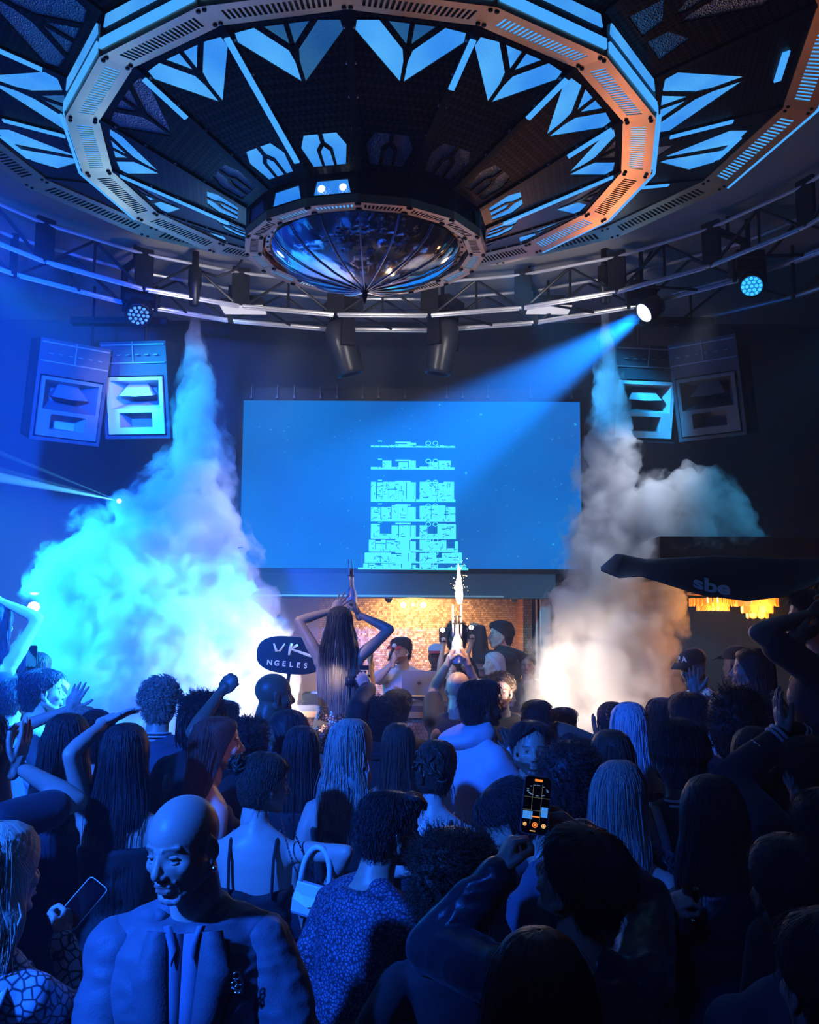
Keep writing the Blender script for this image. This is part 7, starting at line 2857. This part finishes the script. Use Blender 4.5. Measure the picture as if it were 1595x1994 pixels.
kn.tube([(0.045 * math.cos(a), -0.035 + 0.008 * math.sin(3 * a), 0.05 + 0.035 * math.sin(a)) for a in [j * PI / 8 for j in range(17)]], 0.009, 8)
kn.build('knot', mat('knot_cord', (0.16, 0.17, 0.22), 0.6), t, True)
# a white purse in front of the tall man's neighbour: pale cap of a woman below the collar
# ------------------------------------------------------------------ flag on its pole
fl_y = 5.0
t = empty('flag', P(1556, 1226, fl_y))
tag(t, 'black flag with white lower-case letters flying flat over the right of the crowd', 'flag')
o0 = t.location
pole = MB()
pole.tube([P(1547, 1228, fl_y - .08) - o0, P(1640, 1040, fl_y + .06) - o0], 0.0105, 10)
pole.build('pole', mat('pale_wood', (0.55, 0.45, 0.33), 0.5), t, True)


def flag_pt(u, v):
    """u: 0 pole side (right) .. 1 free end (left); v: 0 far edge .. 1 near edge; a sheet lying almost level, sagging"""
    topy = np.interp(u, [0, .2, .5, .8, .93, 1.0], [1088, 1088, 1083, 1090, 1078, 1105])
    boty = np.interp(u, [0, .15, .35, .55, .7, .82, .92, 1.0], [1128, 1160, 1171, 1160, 1140, 1122, 1126, 1112])
    px = 1610 - u * 440
    yy = fl_y + 0.20 - 0.35 * v + 0.10 * (1 - u)
    py = topy + (boty - topy) * (0.5 - 0.5 * math.cos(PI * v)) + 5 * math.sin(u * 15 + v * 2.0) * math.sin(PI * v) * (0.3 + u)
    return P(px, py, yy)


NU, NV = 60, 20
vs = [flag_pt(i / NU, j / NV) - o0 for i in range(NU + 1) for j in range(NV + 1)]
fs = [(i * (NV + 1) + j, (i + 1) * (NV + 1) + j, (i + 1) * (NV + 1) + j + 1, i * (NV + 1) + j + 1) for i in range(NU) for j in range(NV)]
mb = MB().add(vs, fs)
o = mb.build('cloth', mat('flag_black', (0.012, 0.013, 0.018), 0.45, sheen=0.1), t, True)
sd = o.modifiers.new('thick', 'SOLIDIFY')
sd.thickness = 0.003


me = text_mesh('sbe', 1.0, 0.0, 'letters', bold=0.035)
ext = [v.co.copy() for v in me.vertices]
xs = [c_.x for c_ in ext]
zs = [c_.y for c_ in ext]
x0, x1, z0, z1 = min(xs), max(xs), min(zs), max(zs)
for v in me.vertices:
    a = (v.co.x - x0) / (x1 - x0)
    b = (v.co.y - z0) / (z1 - z0)
    # placed on the near sagging face of the sheet
    u = lerp(0.598, 0.435, a)
    w = lerp(0.735, 0.48, b)
    p = flag_pt(u, w)
    v.co = p + Vector((0, -0.03, -0.012)) - o0
me.materials.clear()
me.materials.append(mat('flag_letter_white', (0.92, 0.92, 0.94), 0.6))
link('letters', me, t)

# ------------------------------------------------------------------ oval sign in the smoke
sp_ = P(566, 1276, 6.95)
t = empty('oval_sign', sp_, (0, R(5), R(4)))
tag(t, 'black oval sign with white script letters half hidden by the left smoke', 'sign')
vs, fs = [], []
n = 48
A, Bx = 0.245, 0.135
for y in (0.0, 0.02):
    for i in range(n):
        a = 2 * PI * i / n
        c_, s_ = math.cos(a), math.sin(a)
        vs.append((A * math.copysign(abs(c_) ** .75, c_), y, Bx * math.copysign(abs(s_) ** .75, s_)))
fs = [tuple(range(n)), tuple(range(2 * n - 1, n - 1, -1))] + [(i, (i + 1) % n, n + (i + 1) % n, n + i) for i in range(n)]
MB().add(vs, fs).build('board', mat('sign_black', (0.03, 0.035, 0.045), 0.35), t)
M_SIGNW = mat('sign_white_glow', (0.85, 0.85, 0.88), 0.5, emit=(1, 1, 1), estr=0.25)  # letters given a faint glow of their own to brighten the white


def stroke(name, pts, r):
    MB().tube([(x, -0.008, z) for x, z in pts], r, 8).build(name, M_SIGNW, t, True)


stroke('script_letter', [(0.0, 0.085), (-0.008, 0.05), (-0.012, 0.0)], [.009, .011, .007])
stroke('script_letter', [(0.042, 0.080), (0.022, 0.062), (-0.004, 0.045), (0.06, 0.030), (0.13, 0.012), (0.175, 0.0)], [.009, .009, .007, .009, .011, .003])
stroke('script_letter', [(-0.13, 0.075), (-0.105, 0.02), (-0.08, 0.025), (-0.05, 0.080)], [.005, .010, .008, .005])
for i, ch in enumerate('NGELES'):
    me = text_mesh(ch, 0.052, 0.004, 'letter', bold=0.001)
    me.materials.clear()
    me.materials.append(M_SIGNW)
    o = link('letter', me, t, (-0.145 + i * 0.052, -0.006, -0.066))
    o.rotation_euler = (R(90), 0, 0)
pl_ = MB().tube([(0.0, 0.03, -0.1), (0.0, 0.04, 0.0 - sp_.z)], 0.014, 8)
pl_.build('stand', M_BLACK, t)
